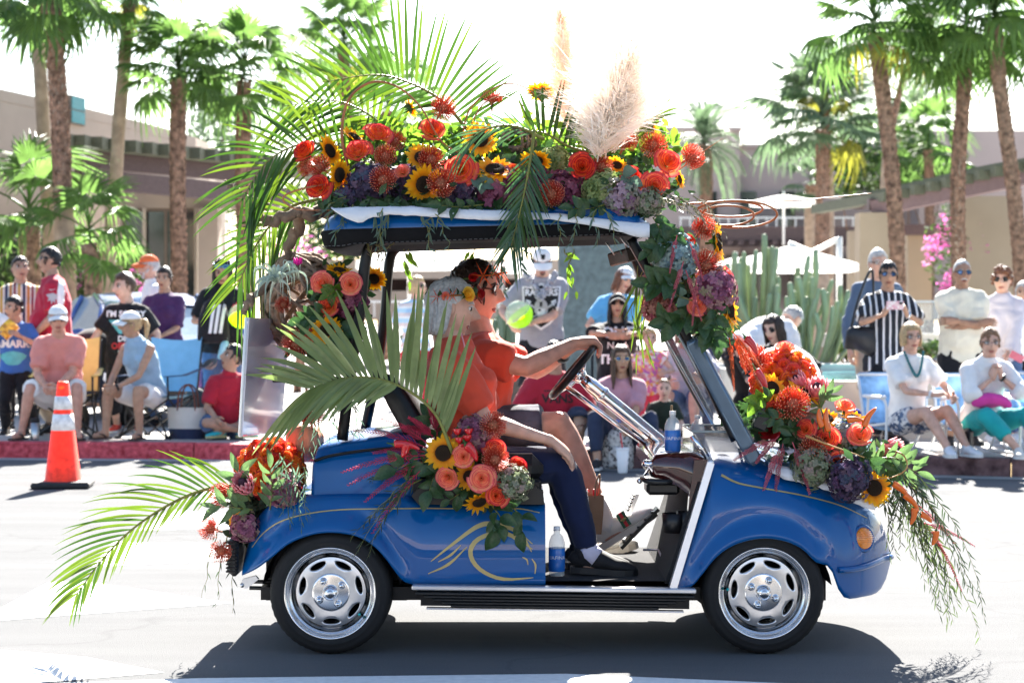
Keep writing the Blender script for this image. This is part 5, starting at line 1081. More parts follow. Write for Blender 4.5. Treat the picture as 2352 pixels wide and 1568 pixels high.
r=person('woman in black and white striped cold shoulder top taking a photo',2038,18.2,1.66,2,group=STAND,sk='tan',fem=True,fat=1.2,clothes=[LEG('trousers',BLACKC,loose=.012),TOP('top',BWSTR,sleeve=.85,loose=.035,hem=.22)],hairs=('ear','black'),glasses=('sun',BLACKPL,BLUEL),head=(-6,-2,0),arms={'a':(-.11,-.34,1.19),'b':(.10,-.34,1.19)},hints={'ea':(-1,.1,-.9),'eb':(1,.1,-.9)},hand={'a':dict(curl=.7,d=V((.3,-.3,.6)),n=V((.9,0,0))),'b':dict(curl=.7,d=V((-.3,-.3,.6)),n=V((-.9,0,0)))},shoes=('shoe',BSHOE),seed=22)
watch(r,'b',mat('silver_watch',(.7,.7,.7),rough=.2,metal=1,var=0))
o=thing('phone','phone in pink floral case raised by the striped top woman','phone',tuple(r['root'].location+V((-.01,-.42,1.27))));b_=MB();b_.box((0,0,0),(.155,.014,.078),0,bev=.005);ph=b_.build('case',spotmat('floral_case',[(.7,.5,.5),(.75,.7,.68),(.65,.35,.4)],60),o);b_=MB();b_.box((.05,-.009,.018),(.03,.005,.02),0);b_.build('camera_lens',BLACKPL,ph)
o=thing('handbag','black leather handbag at the hip of the striped top woman','handbag',tuple(P(1978,775,18.1+CAMY)));b_=MB();b_.tube([(-.01,0,-.13),(0,0,-.11),(0,0,.06),(0,0,.10)],[(.12,.04),(.155,.07),(.135,.06),(.10,.03)],14,0,up=(1,0,0));b_.build('pouch',mat('black_leather',(.015,.015,.018),rough=.4,bump=.1),o);b_=MB();b_.tube(bez([(-.09,0,.09),(-.02,.03,.35),(.10,.06,.62),(.12,.05,.40),(.09,0,.09)],16),.012,6);b_.build('strap',MATS['black_leather'],o)
r=person('grey haired man in cream tee and black shorts with crossed arms',2208,18.2,1.68,-2,group=STAND,sk='brown',fat=1.15,clothes=[LEG('shorts',BLACKC,leg=.98,loose=.04),TOP('tee',CREAM,sleeve=.85,loose=.035,hem=.14)],hairs=('buzz','white'),glasses=('sun',BLACKPL,BLUEL),beard=('mo','white'),brow='grey',head=(0,2,0),arms={'a':(.13,-.25,1.11),'b':(-.10,-.27,1.13)},hints={'ea':(-1,.1,-.8),'eb':(1,.1,-.8)},hand={'a':dict(d=V((1,-.1,.1)),n=V((0,1,0)),side=-1),'b':dict(d=V((-1,-.1,0)),n=V((0,1,0)),side=1)},shoes=('shoe',BSHOE),seed=23)
r=person('auburn curly woman in lavender shirt and jeans holding a pink phone',2302,18.7,1.62,-10,group=STAND,sk='pink',fem=True,clothes=[LEG('jeans',DENIM),TOP('shirt',LAV,sleeve=1.9,loose=.03,hem=.14,collar=True)],hairs=('curly','red'),glasses=SUNG,head=(-8,2,0),arms={'a':(-.18,-.12,.82),'b':(.03,-.25,.82)},shoes=('shoe',WSHOE),seed=24)
o=thing('phone','pink phone in the lowered hand of the lavender shirt woman','phone',tuple(r['root'].location+V((.05,-.34,.80))));b_=MB();b_.box((0,0,0),(.13,.02,.07),0,Matrix.Rotation(.5,3,'Y'),bev=.005);b_.build('case',mat('pink_case',(.70,.16,.20),rough=.4,var=.1),o)
person('person in white tee and black shorts cropped by the picture edge',2352,19.4,1.5,-20,group=STAND,sk='tan',fem=True,clothes=[LEG('shorts',BLACKC,leg=.9),TOP('tee',WHITEC,sleeve=.8)],hairs=('ear','grey'),head=(0,0,0),shoes=('shoe',RSHOE),seed=25)
r=person('seated blond woman in white tee with teal bead necklace and white sneakers',2082,16.95,1.64,14,group=SITG,sk='pink',fem=True,hip=.29,lean=6,clothes=[LEG('shorts',PATT,leg=.55,loose=.025),TOP('tee',WHITEC,sleeve=.75,loose=.026)],hairs=('bob','blond'),glasses=EYEG,head=(-4,2,0),legs={'a':(.08,-.62,.085),'b':(.26,-.60,.085)},hints={'ka':(0,-.4,1),'kb':(.2,-.4,1)},arms={'a':(.04,-.42,.52),'b':(.22,-.42,.50)},hand={'a':dict(curl=.6,d=V((.9,-.3,.1)),n=V((0,.3,-.9)))},shoes=('shoe',WSHOE,SOLEW),seed=26)
J=r['J'];nk=MB()
for k in range(26):
 q=lerp(-1,1,k/25);nk.ball(J['spine'][5]+V((q*.085,-.085-.06*(1-q*q),.03-.20*(1-abs(q)**1.6))),.014,6,4,0)
nk.build('necklace',mat('teal_bead',(.01,.14,.16),rough=.25,var=.2),r['root'])
watch(r,'a',WHITEC)
r=person('seated older woman in white jacket and teal trousers, hands under her chin',2252,16.75,1.60,8,group=SITG,sk='pink',fem=True,hip=.29,lean=16,hunch=.15,clothes=[LEG('trousers',TEALC,leg=1.62,loose=.03),TOP('jacket',WHITEC,sleeve=1.35,loose=.035,collar=True)],hairs=('ear','lightbrown'),glasses=EYEG,head=(-14,4,0),legs={'a':(.10,-.56,.085),'b':(.34,-.58,.085)},hints={'ka':(-.6,-.5,1),'kb':(.5,-.5,1),'ea':(-1,.2,-.7),'eb':(1,.2,-.7)},arms={'a':(-.02,-.32,.66),'b':(.05,-.33,.67)},hand={'a':dict(curl=.9,d=V((.2,-.1,.9)),n=V((.8,.4,0))),'b':dict(curl=.9,d=V((-.2,-.1,.9)),n=V((-.8,.4,0)))},shoes=('shoe',OFFW,SOLEW),seed=27)
watch(r,'b')
o=thing('scarf','pink folded scarf in the lap of the teal trousers woman','scarf',tuple(r['root'].location+V((.02,-.30,.42))));b_=MB()
for k in range(5):b_.tube(bez([(-.17+.02*k,.02*k-.03,.02),(-.05,-.05+.02*k,.07-.01*k),(.08,-.03+.015*k,.05),(.16,.02*k-.02,.0)],10),[.02,.045,.055,.05,.055,.05,.05,.045,.04,.035,.015],8)
me=remesh(b_,.012,3,.004,14,3);me.materials.append(C('hot_pink',(.62,.06,.32)));put('cloth',me,o)
# ----------------------------------------------------------
STEEL=mat('dark_steel',(.04,.04,.042),rough=.4,metal=.6,var=.05)
def camp_chair(label,px,D,yaw,fab,edge):
 c=V(((px-HX)*D/FPX,D+CAMY,.15));t=thing('camp_chair',label,'camp chair',tuple(c),R(yaw),'folding camp chairs')
 fr={'fl':(-.28,-.26),'fr':(.28,-.26),'bl':(-.28,.26),'br':(.28,.26)}
 for a,b,ht in(('fl','br',.42),('fr','bl',.42),('fl','fr',.38),('fr','fl',.38),('bl','br',.40),('br','bl',.40),('fl','bl',.40),('bl','fl',.40),('fr','br',.40),('br','fr',.40)):
  m=MB();p,q=fr[a],fr[b];m.tube([(p[0],p[1],.01),(q[0]*.95,q[1]*.95,ht)],.010,6);m.build('leg',STEEL,t)
 for k,(x,y)in fr.items():
  m=MB();m.box((x,y,.012),(.05,.05,.024),0);m.build('foot',BLACKPL,t)
 for s in(-1,1):
  m=MB();m.tube([(s*.28,.26,.38),(s*.30,.34,.95)],.011,6);m.build('back_post',STEEL,t);m=MB();m.tube([(s*.28,-.26,.38),(s*.28,-.27,.60)],.011,6);m.build('arm_post',STEEL,t)
 m=MB();rows=[[V((x*.27,y,.42-.05*(1-x*x)*(1-abs(y))))for x in[-1+k*.25 for k in range(9)]]for y in(-.27,-.12,.05,.2,.27)];m.grid(rows,0);m.grid([[p-V((0,0,.008))for p in q]for q in rows],0);m.build('seat',fab,t)
 m=MB();rows=[[V((x*.29,.25+.10*(z-.4)/.55+.05*(1-x*x),z+.03*x*x*(z>.9)))for x in[-1+k*.25 for k in range(9)]]for z in(.44,.6,.78,.94)];m.grid(rows,0);m.grid([[p+V((0,.01,0))for p in q]for q in rows],0);m.build('backrest',fab,t)
 for s in(-1,1):m=MB();m.tube([(s*.29,-.30,.60),(s*.30,0,.605),(s*.30,.30,.66)],[(.035,.006),(.038,.007),(.03,.006)],8,up=(1,0,0));m.build('armrest',edge,t)
 return t
camp_chair('yellow camp chair under the salmon tee man',152,19.42,6,C('yellow_canvas',(.62,.52,.18)),C('yellow_canvas',(.6,.5,.2)))
camp_chair('grey camp chair with light blue back under the denim shirt woman',362,19.34,-22,C('blue_canvas',(.16,.38,.58)),C('navy_canvas',(.05,.08,.15)))
def beach_chair(label,px,D,yaw):
 c=V(((px-HX)*D/FPX,D+CAMY,.15));t=thing('beach_chair',label,'beach chair',tuple(c),R(yaw),'low white framed beach chairs');fabm=mat('blue_wave_canvas',(.06,.22,.60),rough=.8,var=.5,vs=5,c2=(.30,.52,.75))
 for s in(-1,1):
  m=MB();m.tube(bez([(s*.27,-.30,.02),(s*.27,-.32,.25),(s*.27,-.28,.46),(s*.27,.1,.47)],12),.012,8);m.tube([(s*.27,-.30,.015),(s*.27,.38,.015)],.012,8);m.tube([(s*.27,.36,.015),(s*.27,.10,.30),(s*.27,.08,.47)],.012,8);m.tube([(s*.26,-.25,.26),(s*.26,.18,.22),(s*.26,.34,.66)],.013,8);m.build('side_frame',WMETAL,t)
  m=MB();m.box((s*.28,-.08,.485),(.055,.42,.028),0,bev=.01);m.build('armrest',WMETAL,t)
 for q in((.34,.66),(-.25,.26)):m=MB();m.tube([(-.26,*q),(.26,*q)],.013,8);m.build('cross_bar',WMETAL,t)
 for nm,pts in(('seat',[(-.26,.265),(0,.215),(.17,.235)]),('backrest',[(.19,.25),(.26,.45),(.345,.68)])):
  m=MB();rows=[[V((x*.25,y+(.02*(1-x*x)if nm=='backrest' else 0),z-(.03*(1-x*x)if nm=='seat' else 0)))for x in[-1+k*.25 for k in range(9)]]for y,z in pts];m.grid(rows,0);m.grid([[p+V((0,.008,-.008))for p in q]for q in rows],0);m.build(nm,fabm,t)
beach_chair('beach chair with blue wave canvas under the bead necklace woman',2070,17.15,12)
beach_chair('beach chair with blue wave canvas under the teal trousers woman',2240,16.95,8)
t=beach_chair('beach chair with blue and green canvas at the picture edge',2385,17.6,-10)
def lathe_thing(name,label,cat,loc,parts,group=None,n=20):
 t=thing(name,label,cat,tuple(loc),0,group)
 for nm,prof,mt in parts:m=MB();m.lathe(prof,n,0);m.build(nm,mt,t)
 return t
c=P(80,1000,11.25);lathe_thing('tumbler','steel travel tumbler standing on the pavement by the man in salmon','tumbler',(c.x,c.y,.15),[('cup',[(0,.0),(.034,.0),(.036,.01),(.046,.17),(.0,.172)],mat('brushed_steel',(.5,.5,.5),rough=.3,metal=1,var=.05)),('lid',[(0,.215),(.035,.212),(.046,.20),(.047,.172),(.0,.172)],BLACKPL)])
c=G(1430,1086,0);t=lathe_thing('drink_cup','white foam cup with a red straw on the road below the kerb','cup',(c.x,c.y,0),[('cup',[(0,0),(.038,0),(.04,.01),(.055,.205),(0.05,.206),(.04,.2),(0,.2)],mat('white_foam',(.8,.8,.8),rough=.8,var=.02)),('lid',[(0,.213),(.05,.213),(.058,.208),(.058,.200),(.05,.2)],mat('white_foam',(.8,.8,.8)))])
m=MB();m.tube([(0,0,.20),(-.02,0,.34)],.006,6);m.build('straw',mat('red_straw',(.6,.02,.03),rough=.4,var=0),t)
c=P(1418,1020,9.75);t=thing('backpack','white snakeskin print backpack standing before the dusty pink tee woman','backpack',(c.x,9.62,0));m=MB();m.tube([(0,0,.0),(0,0,.03),(0,0,.2),(0,0,.30),(0,0,.36)],[(.12,.07),(.135,.085),(.135,.085),(.105,.07),(.03,.02)],16,up=(1,0,0));SNK=spotmat('snakeskin',[(.62,.60,.57),(.5,.48,.46),(.7,.68,.65),(.10,.09,.09)],55);m.build('shell',SNK,t);m=MB();m.tube([(0,-.07,.02),(0,-.08,.04),(0,-.085,.15),(0,-.07,.2)],[(.09,.02),(.10,.03),(.095,.03),(.07,.015)],12,up=(1,0,0));m.build('pocket',SNK,t)
c=P(432,1000,11.5);t=thing('tote_bag','cream canvas tote with dark base and brown handles beside the blue chair','tote bag',(c.x,c.y,.15),R(-10));m=MB();rows=[[V((.17*a*f,.06*b*f2,z))for a,b in((-1,-1),(0,-1.15),(1,-1),(1,1),(-1,1))]for z,f,f2 in((.0,.9,1.2),(.10,1,1.3),(.30,1.12,.8))];m.grid(rows[1:],0,closed=True);m.build('bag',OFFW,t);m=MB();m.grid(rows[:2],0,closed=True);m.add(rows[0],[range(5)],0);m.build('base',NAVYC,t)
for y in(-.05,.05):m=MB();m.tube(bez([(-.09,y,.27),(-.07,y,.45),(0,y*.6,.52),(.07,y,.45),(.09,y,.27)],14),.009,6);m.build('handle',mat('brown_leather',(.16,.05,.03),rough=.6),t)
c=P(450,940,12.3);t=thing('backpack','dark backpack standing behind the cream tote','backpack',(c.x,c.y,.15));m=MB();m.tube([(0,0,0),(0,0,.05),(0,.0,.3),(0,.02,.42),(0,.03,.46)],[(.15,.1),(.17,.12),(.16,.11),(.10,.08),(.03,.02)],16,up=(1,0,0));m.build('shell',C('charcoal',(.03,.035,.04)),t);m=MB();m.tube([(0,-.1,.04),(0,-.13,.08),(0,-.12,.22),(0,-.09,.27)],[(.11,.02),(.12,.03),(.11,.03),(.08,.01)],14,up=(1,0,0));m.build('pocket',C('charcoal',(.03,.035,.04)),t)
c=P(490,735,12.0);t=thing('backpack','black backpack with white stripes worn on the front of the polo woman','backpack',tuple(c));m=MB();m.tube([(0,0,-.23),(0,0,-.2),(0,0,.0),(.02,0,.15),(.05,0,.24)],[(.12,.05),(.16,.085),(.15,.09),(.11,.07),(.03,.02)],18,up=(1,0,0));sh=m.build('shell',BLACKC,t)
for k in range(3):
 x=-.02+.05*k;decal('stripe',None,sh,(0,0,.02),(1,0,0),(0,0,1),[V((x-.015,-.15,0)),V((x+.015,-.15,0)),V((x+.055,.13,0)),V((x+.025,.14,0))],[range(4)],PRW)
c=P(513,800,11.98);t=thing('water_bottle','pale blue frosted water bottle hanging by the backpack woman','bottle',tuple(c));m=MB();m.lathe([(0,-.11),(.035,-.11),(.038,-.1),(.038,.06),(.03,.08),(0,.08)],16,0,Matrix.Rotation(.25,4,'Y'));m.build('flask',mat('frosted_blue',(.28,.55,.62),rough=.3,var=.2,vs=10),t);m=MB();m.lathe([(0,.11),(.022,.11),(.024,.08),(0,.08)],14,0,Matrix.Rotation(.25,4,'Y'));m.build('cap',WHITEC,t)
c=P(480,800,12.05);t=thing('cap','grey cap hanging from the striped backpack','cap',tuple(c));cap(t,Matrix.Translation((0,0,-.10))@Matrix.Rotation(R(160),4,'Z')@Matrix.Rotation(R(150),4,'X')@Matrix.Scale(.2,4),C('cap_grey',(.16,.14,.15)))
c=P(2190,990,9.5);t=thing('handbag','slim black bag standing by the leg of the second beach chair','handbag',(c.x,8.98,.15));m=MB();m.box((0,0,.12),(.07,.2,.24),0,bev=.03);m.build('pouch',MATS['black_leather'],t)
c=P(1955,960,9.9);t=thing('bag','royal blue fabric bag on the pavement beside the first beach chair','bag',(c.x,c.y,.15));m=MB();m.tube([(0,0,0),(0,0,.06),(.02,0,.25),(.03,0,.36)],[(.17,.12),(.18,.13),(.12,.09),(.04,.03)],12,up=(1,0,0));me=remesh(m,.015,2,.012,9,5);me.materials.append(C('royal_blue',(.03,.05,.38)));put('pouch',me,t)
c=P(2135,1000,8.9);lathe_thing('drink_cup','clear plastic cup standing between the two beach chairs','cup',(P(2165,1000,9.3).x,9.3,.15),[('cup',[(0,0),(.035,0),(.045,.13),(.046,.13),(.03,.12)],mat('clear_cup',(.8,.8,.8),rough=.1,var=0,alpha=.5))])
c=P(190,800,13.0);t=thing('stroller','black stroller with round hood behind the jersey man','stroller',(P(215,800,12.9).x,12.95,.15),R(30));m=MB();m.ball((0,0,.82),(.26,.3,.24),14,8);m.build('hood',C('charcoal',(.03,.035,.04)),t);m=MB();m.tube([(0,-.2,.4),(0,0,.45),(0,.25,.7)],[(.2,.08),(.22,.1),(.2,.08)],10,up=(1,0,0));m.build('seat',NAVYC,t)
for x in(-.24,.24):
 m=MB();m.tube([(x,-.4,.15),(x,.1,.6),(x,.45,1.02)],.013,6);m.tube([(x,.3,.15),(x,-.05,.55)],.013,6);m.build('frame_side',STEEL,t)
 for y in(-.4,.3):m=MB();m.lathe([(.05,-.02),(.12,-.02),(.14,0),(.12,.02),(.05,.02)],16,0,Matrix.Translation((x,y,.14))@Matrix.Rotation(R(90),4,'Y'));m.build('wheel',mat('tyre_rubber',(.018,.018,.019)),t)
c=G(145,1118,0);t=thing('traffic_cone','orange traffic cone with two white reflective bands on the road','traffic cone',(c.x,c.y,0),R(6))
h=243*(c.y-CAMY)/FPX;ORG=mat('cone_orange',(.78,.09,.04),rough=.5,var=.22,vs=22,tl=.25);REF=mat('reflective_white',(.78,.76,.76),rough=.4,var=.25,vs=25)
def cr_(z):return lerp(.145,.042,z/h)
m=MB();m.lathe([(cr_(0)*1.05,.05),(cr_(.05),.06),(cr_(h*.99),h*.985),(cr_(h)*.8,h),(cr_(h)*.7,h*.97)],28);m.build('cone_body',ORG,t)
for a,b in((.50*h+.03,.68*h+.01),(.72*h+.01,.86*h)):m=MB();m.lathe([(cr_(a)+.001,a),(cr_(a)+.004,a),(cr_(b)+.004,b),(cr_(b)+.001,b)],28);m.build('reflective_band',REF,t)
m=MB();m.box((0,0,.025),(.44,.44,.05),0,bev=.015);m.build('base',mat('cone_rubber',(.03,.03,.031),rough=.8,var=.2),t)
# ----------------------------------------------------------
BLUE=mat('cart_blue',(.0008,.078,.265),rough=.3,var=.02,coat=.8,spec=.1)
ROOFV=mat('roof_cover_black',(.008,.008,.009),rough=.85,var=.15,bump=.1,bs=150,spec=.15);BVINYL=mat('black_vinyl',(.009,.009,.010),rough=.42,var=.15,bump=.12,bs=150);DKMET=mat('black_metal',(.012,.012,.013),rough=.35,var=.1,metal=.5)
CHROME=mat('chrome',(.75,.75,.77),rough=.06,metal=1,var=0);ALU=mat('polished_alloy',(.72,.72,.73),rough=.17,metal=1,var=.03);ALUB=mat('brushed_alloy',(.62,.62,.63),rough=.32,metal=1,var=.05,vs=60)
SILV=mat('silver_trim',(.66,.66,.68),rough=.3,metal=.7,var=.04);GOLD=mat('gold_pinstripe',(.42,.33,.13),rough=.4,var=.05,metal=.2);WOODR=mat('burgundy_wood',(.045,.008,.007),rough=.12,var=.35,vs=6,coat=1)
TYRE=mat('tyre_rubber',(.018,.018,.019),rough=.8,var=.2);CARPET=mat('grey_carpet',(.022,.022,.024),rough=1,var=.3,vs=200,bump=.4,bs=400)
AMB=mat('amber_lens',(.75,.23,.02),rough=.12,var=.1,vs=80,coat=1)
cart=thing('golf_cart','glossy blue golf cart with chrome wheels covered in tropical flowers','golf cart',(0.13,.6,0))
def part(mb,name,mats,par=None,fixn=False):
 o=mb.build(name,mats,None,fixn);p=par or cart
 o.parent=p
 if p is cart:o.matrix_parent_inverse=cart.matrix_basis.inverted()
 return o
def cx(px):return(px-HX)/600.1
def cz(py):return CAMZ+(HY-py)/600.1
def stretch(p):return .05*max(0,(p-1880)/167)**1.5 if p>1880 else 0
def shell(name,xs,top,bot,ynear,crown,inset,W=1.24,arch=None,rows_side=16):
 "lofted bodywork: stations along x (picture columns), both flanks and the deck between them"
 R_=[]
 for px in xs:
  zt,zb=cz(sitp(px,top)if len(top)>3 else itp(px,top)),cz(sitp(px,bot));yn=ynear(px);ins=inset(px)if callable(inset)else inset;cr=crown(px)if callable(crown)else crown
  half=[]
  for i in range(rows_side+1):
   u=i/rows_side;u=u**1.25;z=lerp(zb,zt,u);y=yn+ins*(u**3.2)+.02*(1-u)**3*0
   if arch:d=z-zb;aw=arch(px);y-=aw*exp(-(d/.05)**2);y+=aw*.35*exp(-((d-.085)/.03)**2)
   if u<.02:y+=.012
   half.append((y,z))
  yt,zt_=half[-1];mid=W/2+.0
  for i in range(1,9):
   u=i/8;half.append((lerp(yt,mid,u),zt_+cr*sin(u*pi/2)+.02*ins*0))
  far=[(2*mid-y,z)for y,z in half[-2::-1]]
  ex=stretch(px);R_.append([V((cx(px)*(1+ex),y,CAMZ+(z-CAMZ)*(1+ex)))for y,z in half+far])
 mb=MB();mb.grid(R_,0)
 n=len(R_[0]);mb.add(R_[0],[list(range(n))],0,smooth=False);mb.add(R_[-1],[list(range(n))[::-1]],0,smooth=False)
 return part(mb,name,BLUE,fixn=True)
xr=[549+k*4 for k in range(12)]+[600+k*11 for k in range(60)];xr=[x for x in xr if x<1253]+[1253]
rtop=[(540,1345),(549,1290),(556,1255),(575,1207),(600,1176),(640,1154),(690,1143),(760,1139),(850,1138),(915,1139),(940,1146),(962,1161),(1000,1163),(1253,1164)]
rbot=[(540,1330),(549,1328),(590,1306),(624,1280),(660,1251),(691,1236),(725,1226),(757,1223),(795,1226),(832,1237),(862,1257),(885,1282),(905,1310),(925,1335),(945,1343),(975,1345),(1253,1345)]
rear=shell('rear_body',xr,rtop,rbot,lambda p:.02+.10*max(0,(640-p)/95)**2,.015,lambda p:.055 if p>600 else .08,arch=lambda p:.028*max(0,min(1,(945-p)/60)))
xf=[1549+k*6 for k in range(16)]+[1648+k*12 for k in range(34)];xf=[x for x in xf if x<2040]+[2040,2047]
ftop=[(1549,1350),(1640,1066),(1641,1066),(1700,1070),(1760,1080),(1820,1096),(1880,1115),(1940,1140),(1985,1163),(2010,1182),(2028,1208),(2040,1240),(2047,1272)]
fbot=[(1549,1354),(1575,1352),(1592,1346),(1612,1320),(1640,1285),(1670,1260),(1710,1243),(1757,1236),(1805,1243),(1845,1262),(1873,1290),(1890,1296),(1906,1302),(1916,1325),(1926,1356),(1940,1371),(1975,1366),(2013,1355),(2031,1332),(2040,1305),(2047,1280)]
def ftopf(p):return itp(p,ftop[:2])if p<=1640 else sitp(p,ftop[2:])
_s=sitp
def sitp(x,pts):
 if pts is ftop:return ftopf(x)
 return _s(x,pts)
front=shell('front_cowl',xf,ftop,fbot,lambda p:.02+.36*max(0,(p-1880)/167)**2.6,lambda p:.075*max(.15,min(1,(2047-p)/200)),lambda p:.13*min(1,max(.3,(p-1540)/150))*max(.25,min(1,(2070-p)/160)),arch=lambda p:.030*max(0,min(1,(p-1575)/40))*max(0,min(1,(1905-p)/40)))
mb=MB();pts=[V((cx(p)*(1+stretch(p)),.012+.36*max(0,(p-1880)/167)**2.6,CAMZ+(cz(q)-CAMZ)*(1+stretch(p))))for p,q in((1925,1306),(1950,1303),(1975,1297),(2000,1288),(2025,1279),(2043,1273))];pts+=[V((p.x+.004,1.24-p.y,p.z))for p in pts[::-1]]
mb.tube(bez(pts,30),[.012]*31,8);part(mb,'bumper_edge',BLUE)
mb=MB()
for a,b in(((1551,1352),(1641,1066)),):
 p=V((cx(a[0]),.0,cz(a[1])));q=V((cx(b[0]),.055,cz(b[1])));d=(q-p);n=V((d.z,0,-d.x)).normalized()
 mb.prism([p-n*.022,p+n*.006,q+n*.006,q-n*.022],V((0,.05,0)),smooth=False);mb.tube([q-n*.008,q+V((0,.55,.03))-n*.008,q+V((0,1.10,0))-n*.008],.012,6)
part(mb,'door_trim',SILV)
mb=MB();rows=[]
for px,zt,ins in((708,1120,.12),(712,1060,.10),(722,1034,.10),(735,1026,.11),(800,1014,.11),(880,1004,.11),(935,1004,.12),(955,1020,.13),(962,1080,.14)):
 x=cx(px);z1=cz(zt);rows.append([V((x+.0,ins-.02,cz(1150))),V((x,ins,cz(1090)if zt<1090 else z1-.01)),V((x,ins+.012,z1-.02)),V((x,ins+.05,z1)),V((x,.62,z1+.015)),V((x,1.24-ins-.05,z1)),V((x,1.24-ins-.012,z1-.02)),V((x,1.24-ins,cz(1090)if zt<1090 else z1-.01)),V((x,1.24-ins+.02,cz(1150)))])
mb.grid(rows,0);mb.add(rows[0],[range(9)],0);mb.add(rows[-1],[range(8,-1,-1)],0);part(mb,'engine_cover',BLUE,fixn=True)
mb=MB();mb.tube(bez([V((cx(716),.098,cz(1062))),V((cx(760),.096,cz(1049))),V((cx(850),.096,cz(1036))),V((cx(950),.10,cz(1030)))],12),(.006),6);part(mb,'cover_seam',DKMET)
def strip(pts,wd,target,name='pinstripe',mt=GOLD):
 "thin painted line: pts picture points, wd widths in picture pixels"
 p3=[V((cx(x),0,cz(y)))for x,y in pts];p3=bez(p3,24);n=len(p3);up=[];dn=[]
 for i,p in enumerate(p3):
  d=(p3[min(i+1,n-1)]-p3[max(i-1,0)]).normalized();nn=V((-d.z,0,d.x));t=i/(n-1)*(len(wd)-1);k=min(int(t),len(wd)-2);w_=lerp(wd[k],wd[k+1],t-k)/600/2+.0006;up.append(p+nn*w_);dn.append(p-nn*w_)
 me=target.data;bv=strip.c.setdefault(target.name,BVHTree.FromPolygons([v.co for v in me.vertices],[list(q.vertices)for q in me.polygons]));m=MB();rows=[]
 for r in(up,dn):
  o=[]
  for p in r:
   h=bv.ray_cast(V((p.x,-1,p.z)),V((0,1,0)));o.append(V((p.x,(h[0].y if h[0]is not None and h[0].y<.5 else .05)-.0025,p.z)))
  rows.append(o)
 m.grid(rows,0);o=m.build(name,mt);o.parent=target;return o
strip.c={}
for pts,wd in(([(989,1290),(1032,1256),(1079,1221),(1103,1208),(1127,1204),(1163,1210),(1190,1222),(1223,1250)],[1,6,9,10,7,4,1]),([(1223,1262),(1190,1240),(1163,1227),(1125,1228),(1092,1244),(1080,1270),(1092,1298),(1122,1320),(1163,1331),(1225,1327)],[1,8,9,9,10,9,8,7,1]),([(983,1318),(1030,1296),(1072,1257)],[1,6,1]),([(1006,1291),(1035,1275),(1058,1253)],[1,5,1]),([(1118,1217),(1160,1214),(1200,1232),(1221,1268)],[1,4,5,1]),([(1200,1280),(1210,1286),(1213,1298)],[1,3,1]),([(1222,1284),(1230,1298),(1229,1318)],[1,4,1])):strip(pts,wd,rear)
strip([(572,1262),(600,1228),(640,1200),(700,1182),(780,1172),(900,1170),(1050,1171)],[1,2,2,2],rear);strip([(1165,1171),(1200,1172),(1240,1180)],[2,2,1],rear)
strip([(1662,1094),(1700,1112),(1760,1124),(1850,1141),(1940,1166),(2012,1200)],[5,3,2.5,2,1],front)
fo=V((.30,-.94,.12)).normalized();hp=V((cx(1996),.115,cz(1244)))
bvf=BVHTree.FromPolygons([v.co for v in front.data.vertices],[list(q.vertices)for q in front.data.polygons]);hh=bvf.ray_cast(V((cx(1996),-1,cz(1244))),V((0,1,0)))
if hh[0]is not None:
 hp=hh[0];fn_=hh[1]if hh[1].y<0 else-hh[1];fo=(fn_+fo).normalized()
Ml=look(fo);mb=MB();mb.lathe([(.030,-.02),(.052,-.01),(.055,.004),(.048,.010),(.042,.006)],28,0,Matrix.Translation(hp)@Ml.to_4x4());hz=part(mb,'lamp_bezel',BLUE);mb=MB();mb.ball(hp+fo*.004,(.043,.043,.018),24,12,0,M=Ml)
lamp=part(mb,'turn_signal',AMB)
mb=MB()
for k in range(-4,5):mb.tube([hp+fo*(.02-.0006*k*k)+Ml@V((-.038+abs(k)*.003,k*.008,0)),hp+fo*(.0235-.0006*k*k)+Ml@V((0,k*.008,0)),hp+fo*(.02-.0006*k*k)+Ml@V((.038-abs(k)*.003,k*.008,0))],.0016,4)
o=mb.build('lens_rib',AMB,lamp)
mb=MB();mb.box((cx(1160),.62,cz(1372)),(1.9,1.0,.05));mb.box((cx(757),.62,.23),(.06,1.1,.06));mb.box((cx(1757),.62,.23),(.06,1.1,.06));part(mb,'chassis',DKMET)
for px,nm in((757,'rear'),(1757,'front')):
 mb=MB();rows=[]
 for a in[R(8)+R(164)*k/18 for k in range(19)]:rows.append([V((cx(px)+.268*cos(a),y,.225+.262*sin(a)))for y in(.06,.24,.30)])
 mb.grid(rows,0);part(mb,'wheel_well',BVINYL)
 for y in(.31,.93):mb=MB();mb.box((cx(px),y,.33),(.56,.02,.32));part(mb,'well_wall',BVINYL)
mb=MB();mb.add([V((cx(1240),.06,cz(1338))),V((cx(1540),.06,cz(1338))),V((cx(1540),1.2,cz(1338))),V((cx(1240),1.2,cz(1338)))],[(0,1,2,3)],0);mb.prism([V((cx(1530),.07,cz(1345))),V((cx(1555),.07,cz(1345))),V((cx(1640),.07,cz(1110))),V((cx(1608),.07,cz(1110)))],V((0,1.1,0)));part(mb,'floor_mat',CARPET)
mb=MB();mb.box((cx(1236),.66,cz(1255)),(.03,1.04,.29));part(mb,'seat_base',BVINYL)
mb=MB();mb.box((cx(1272),.0,cz(1351)),(1.085,.06,.018),0,Matrix.Rotation(R(.75),3,'Y'),bev=.004);step=part(mb,'step_trim',SILV)
for k in range(5):
 mb=MB();sh=k*.0075;mb.box((cx(1274),-.002+k*.004,cz(1364.5+k*7.2)),(1.065-sh*9,.05,.0105),0,Matrix.Rotation(R(.75),3,'Y'),bev=.003);part(mb,'step_rib',BVINYL)
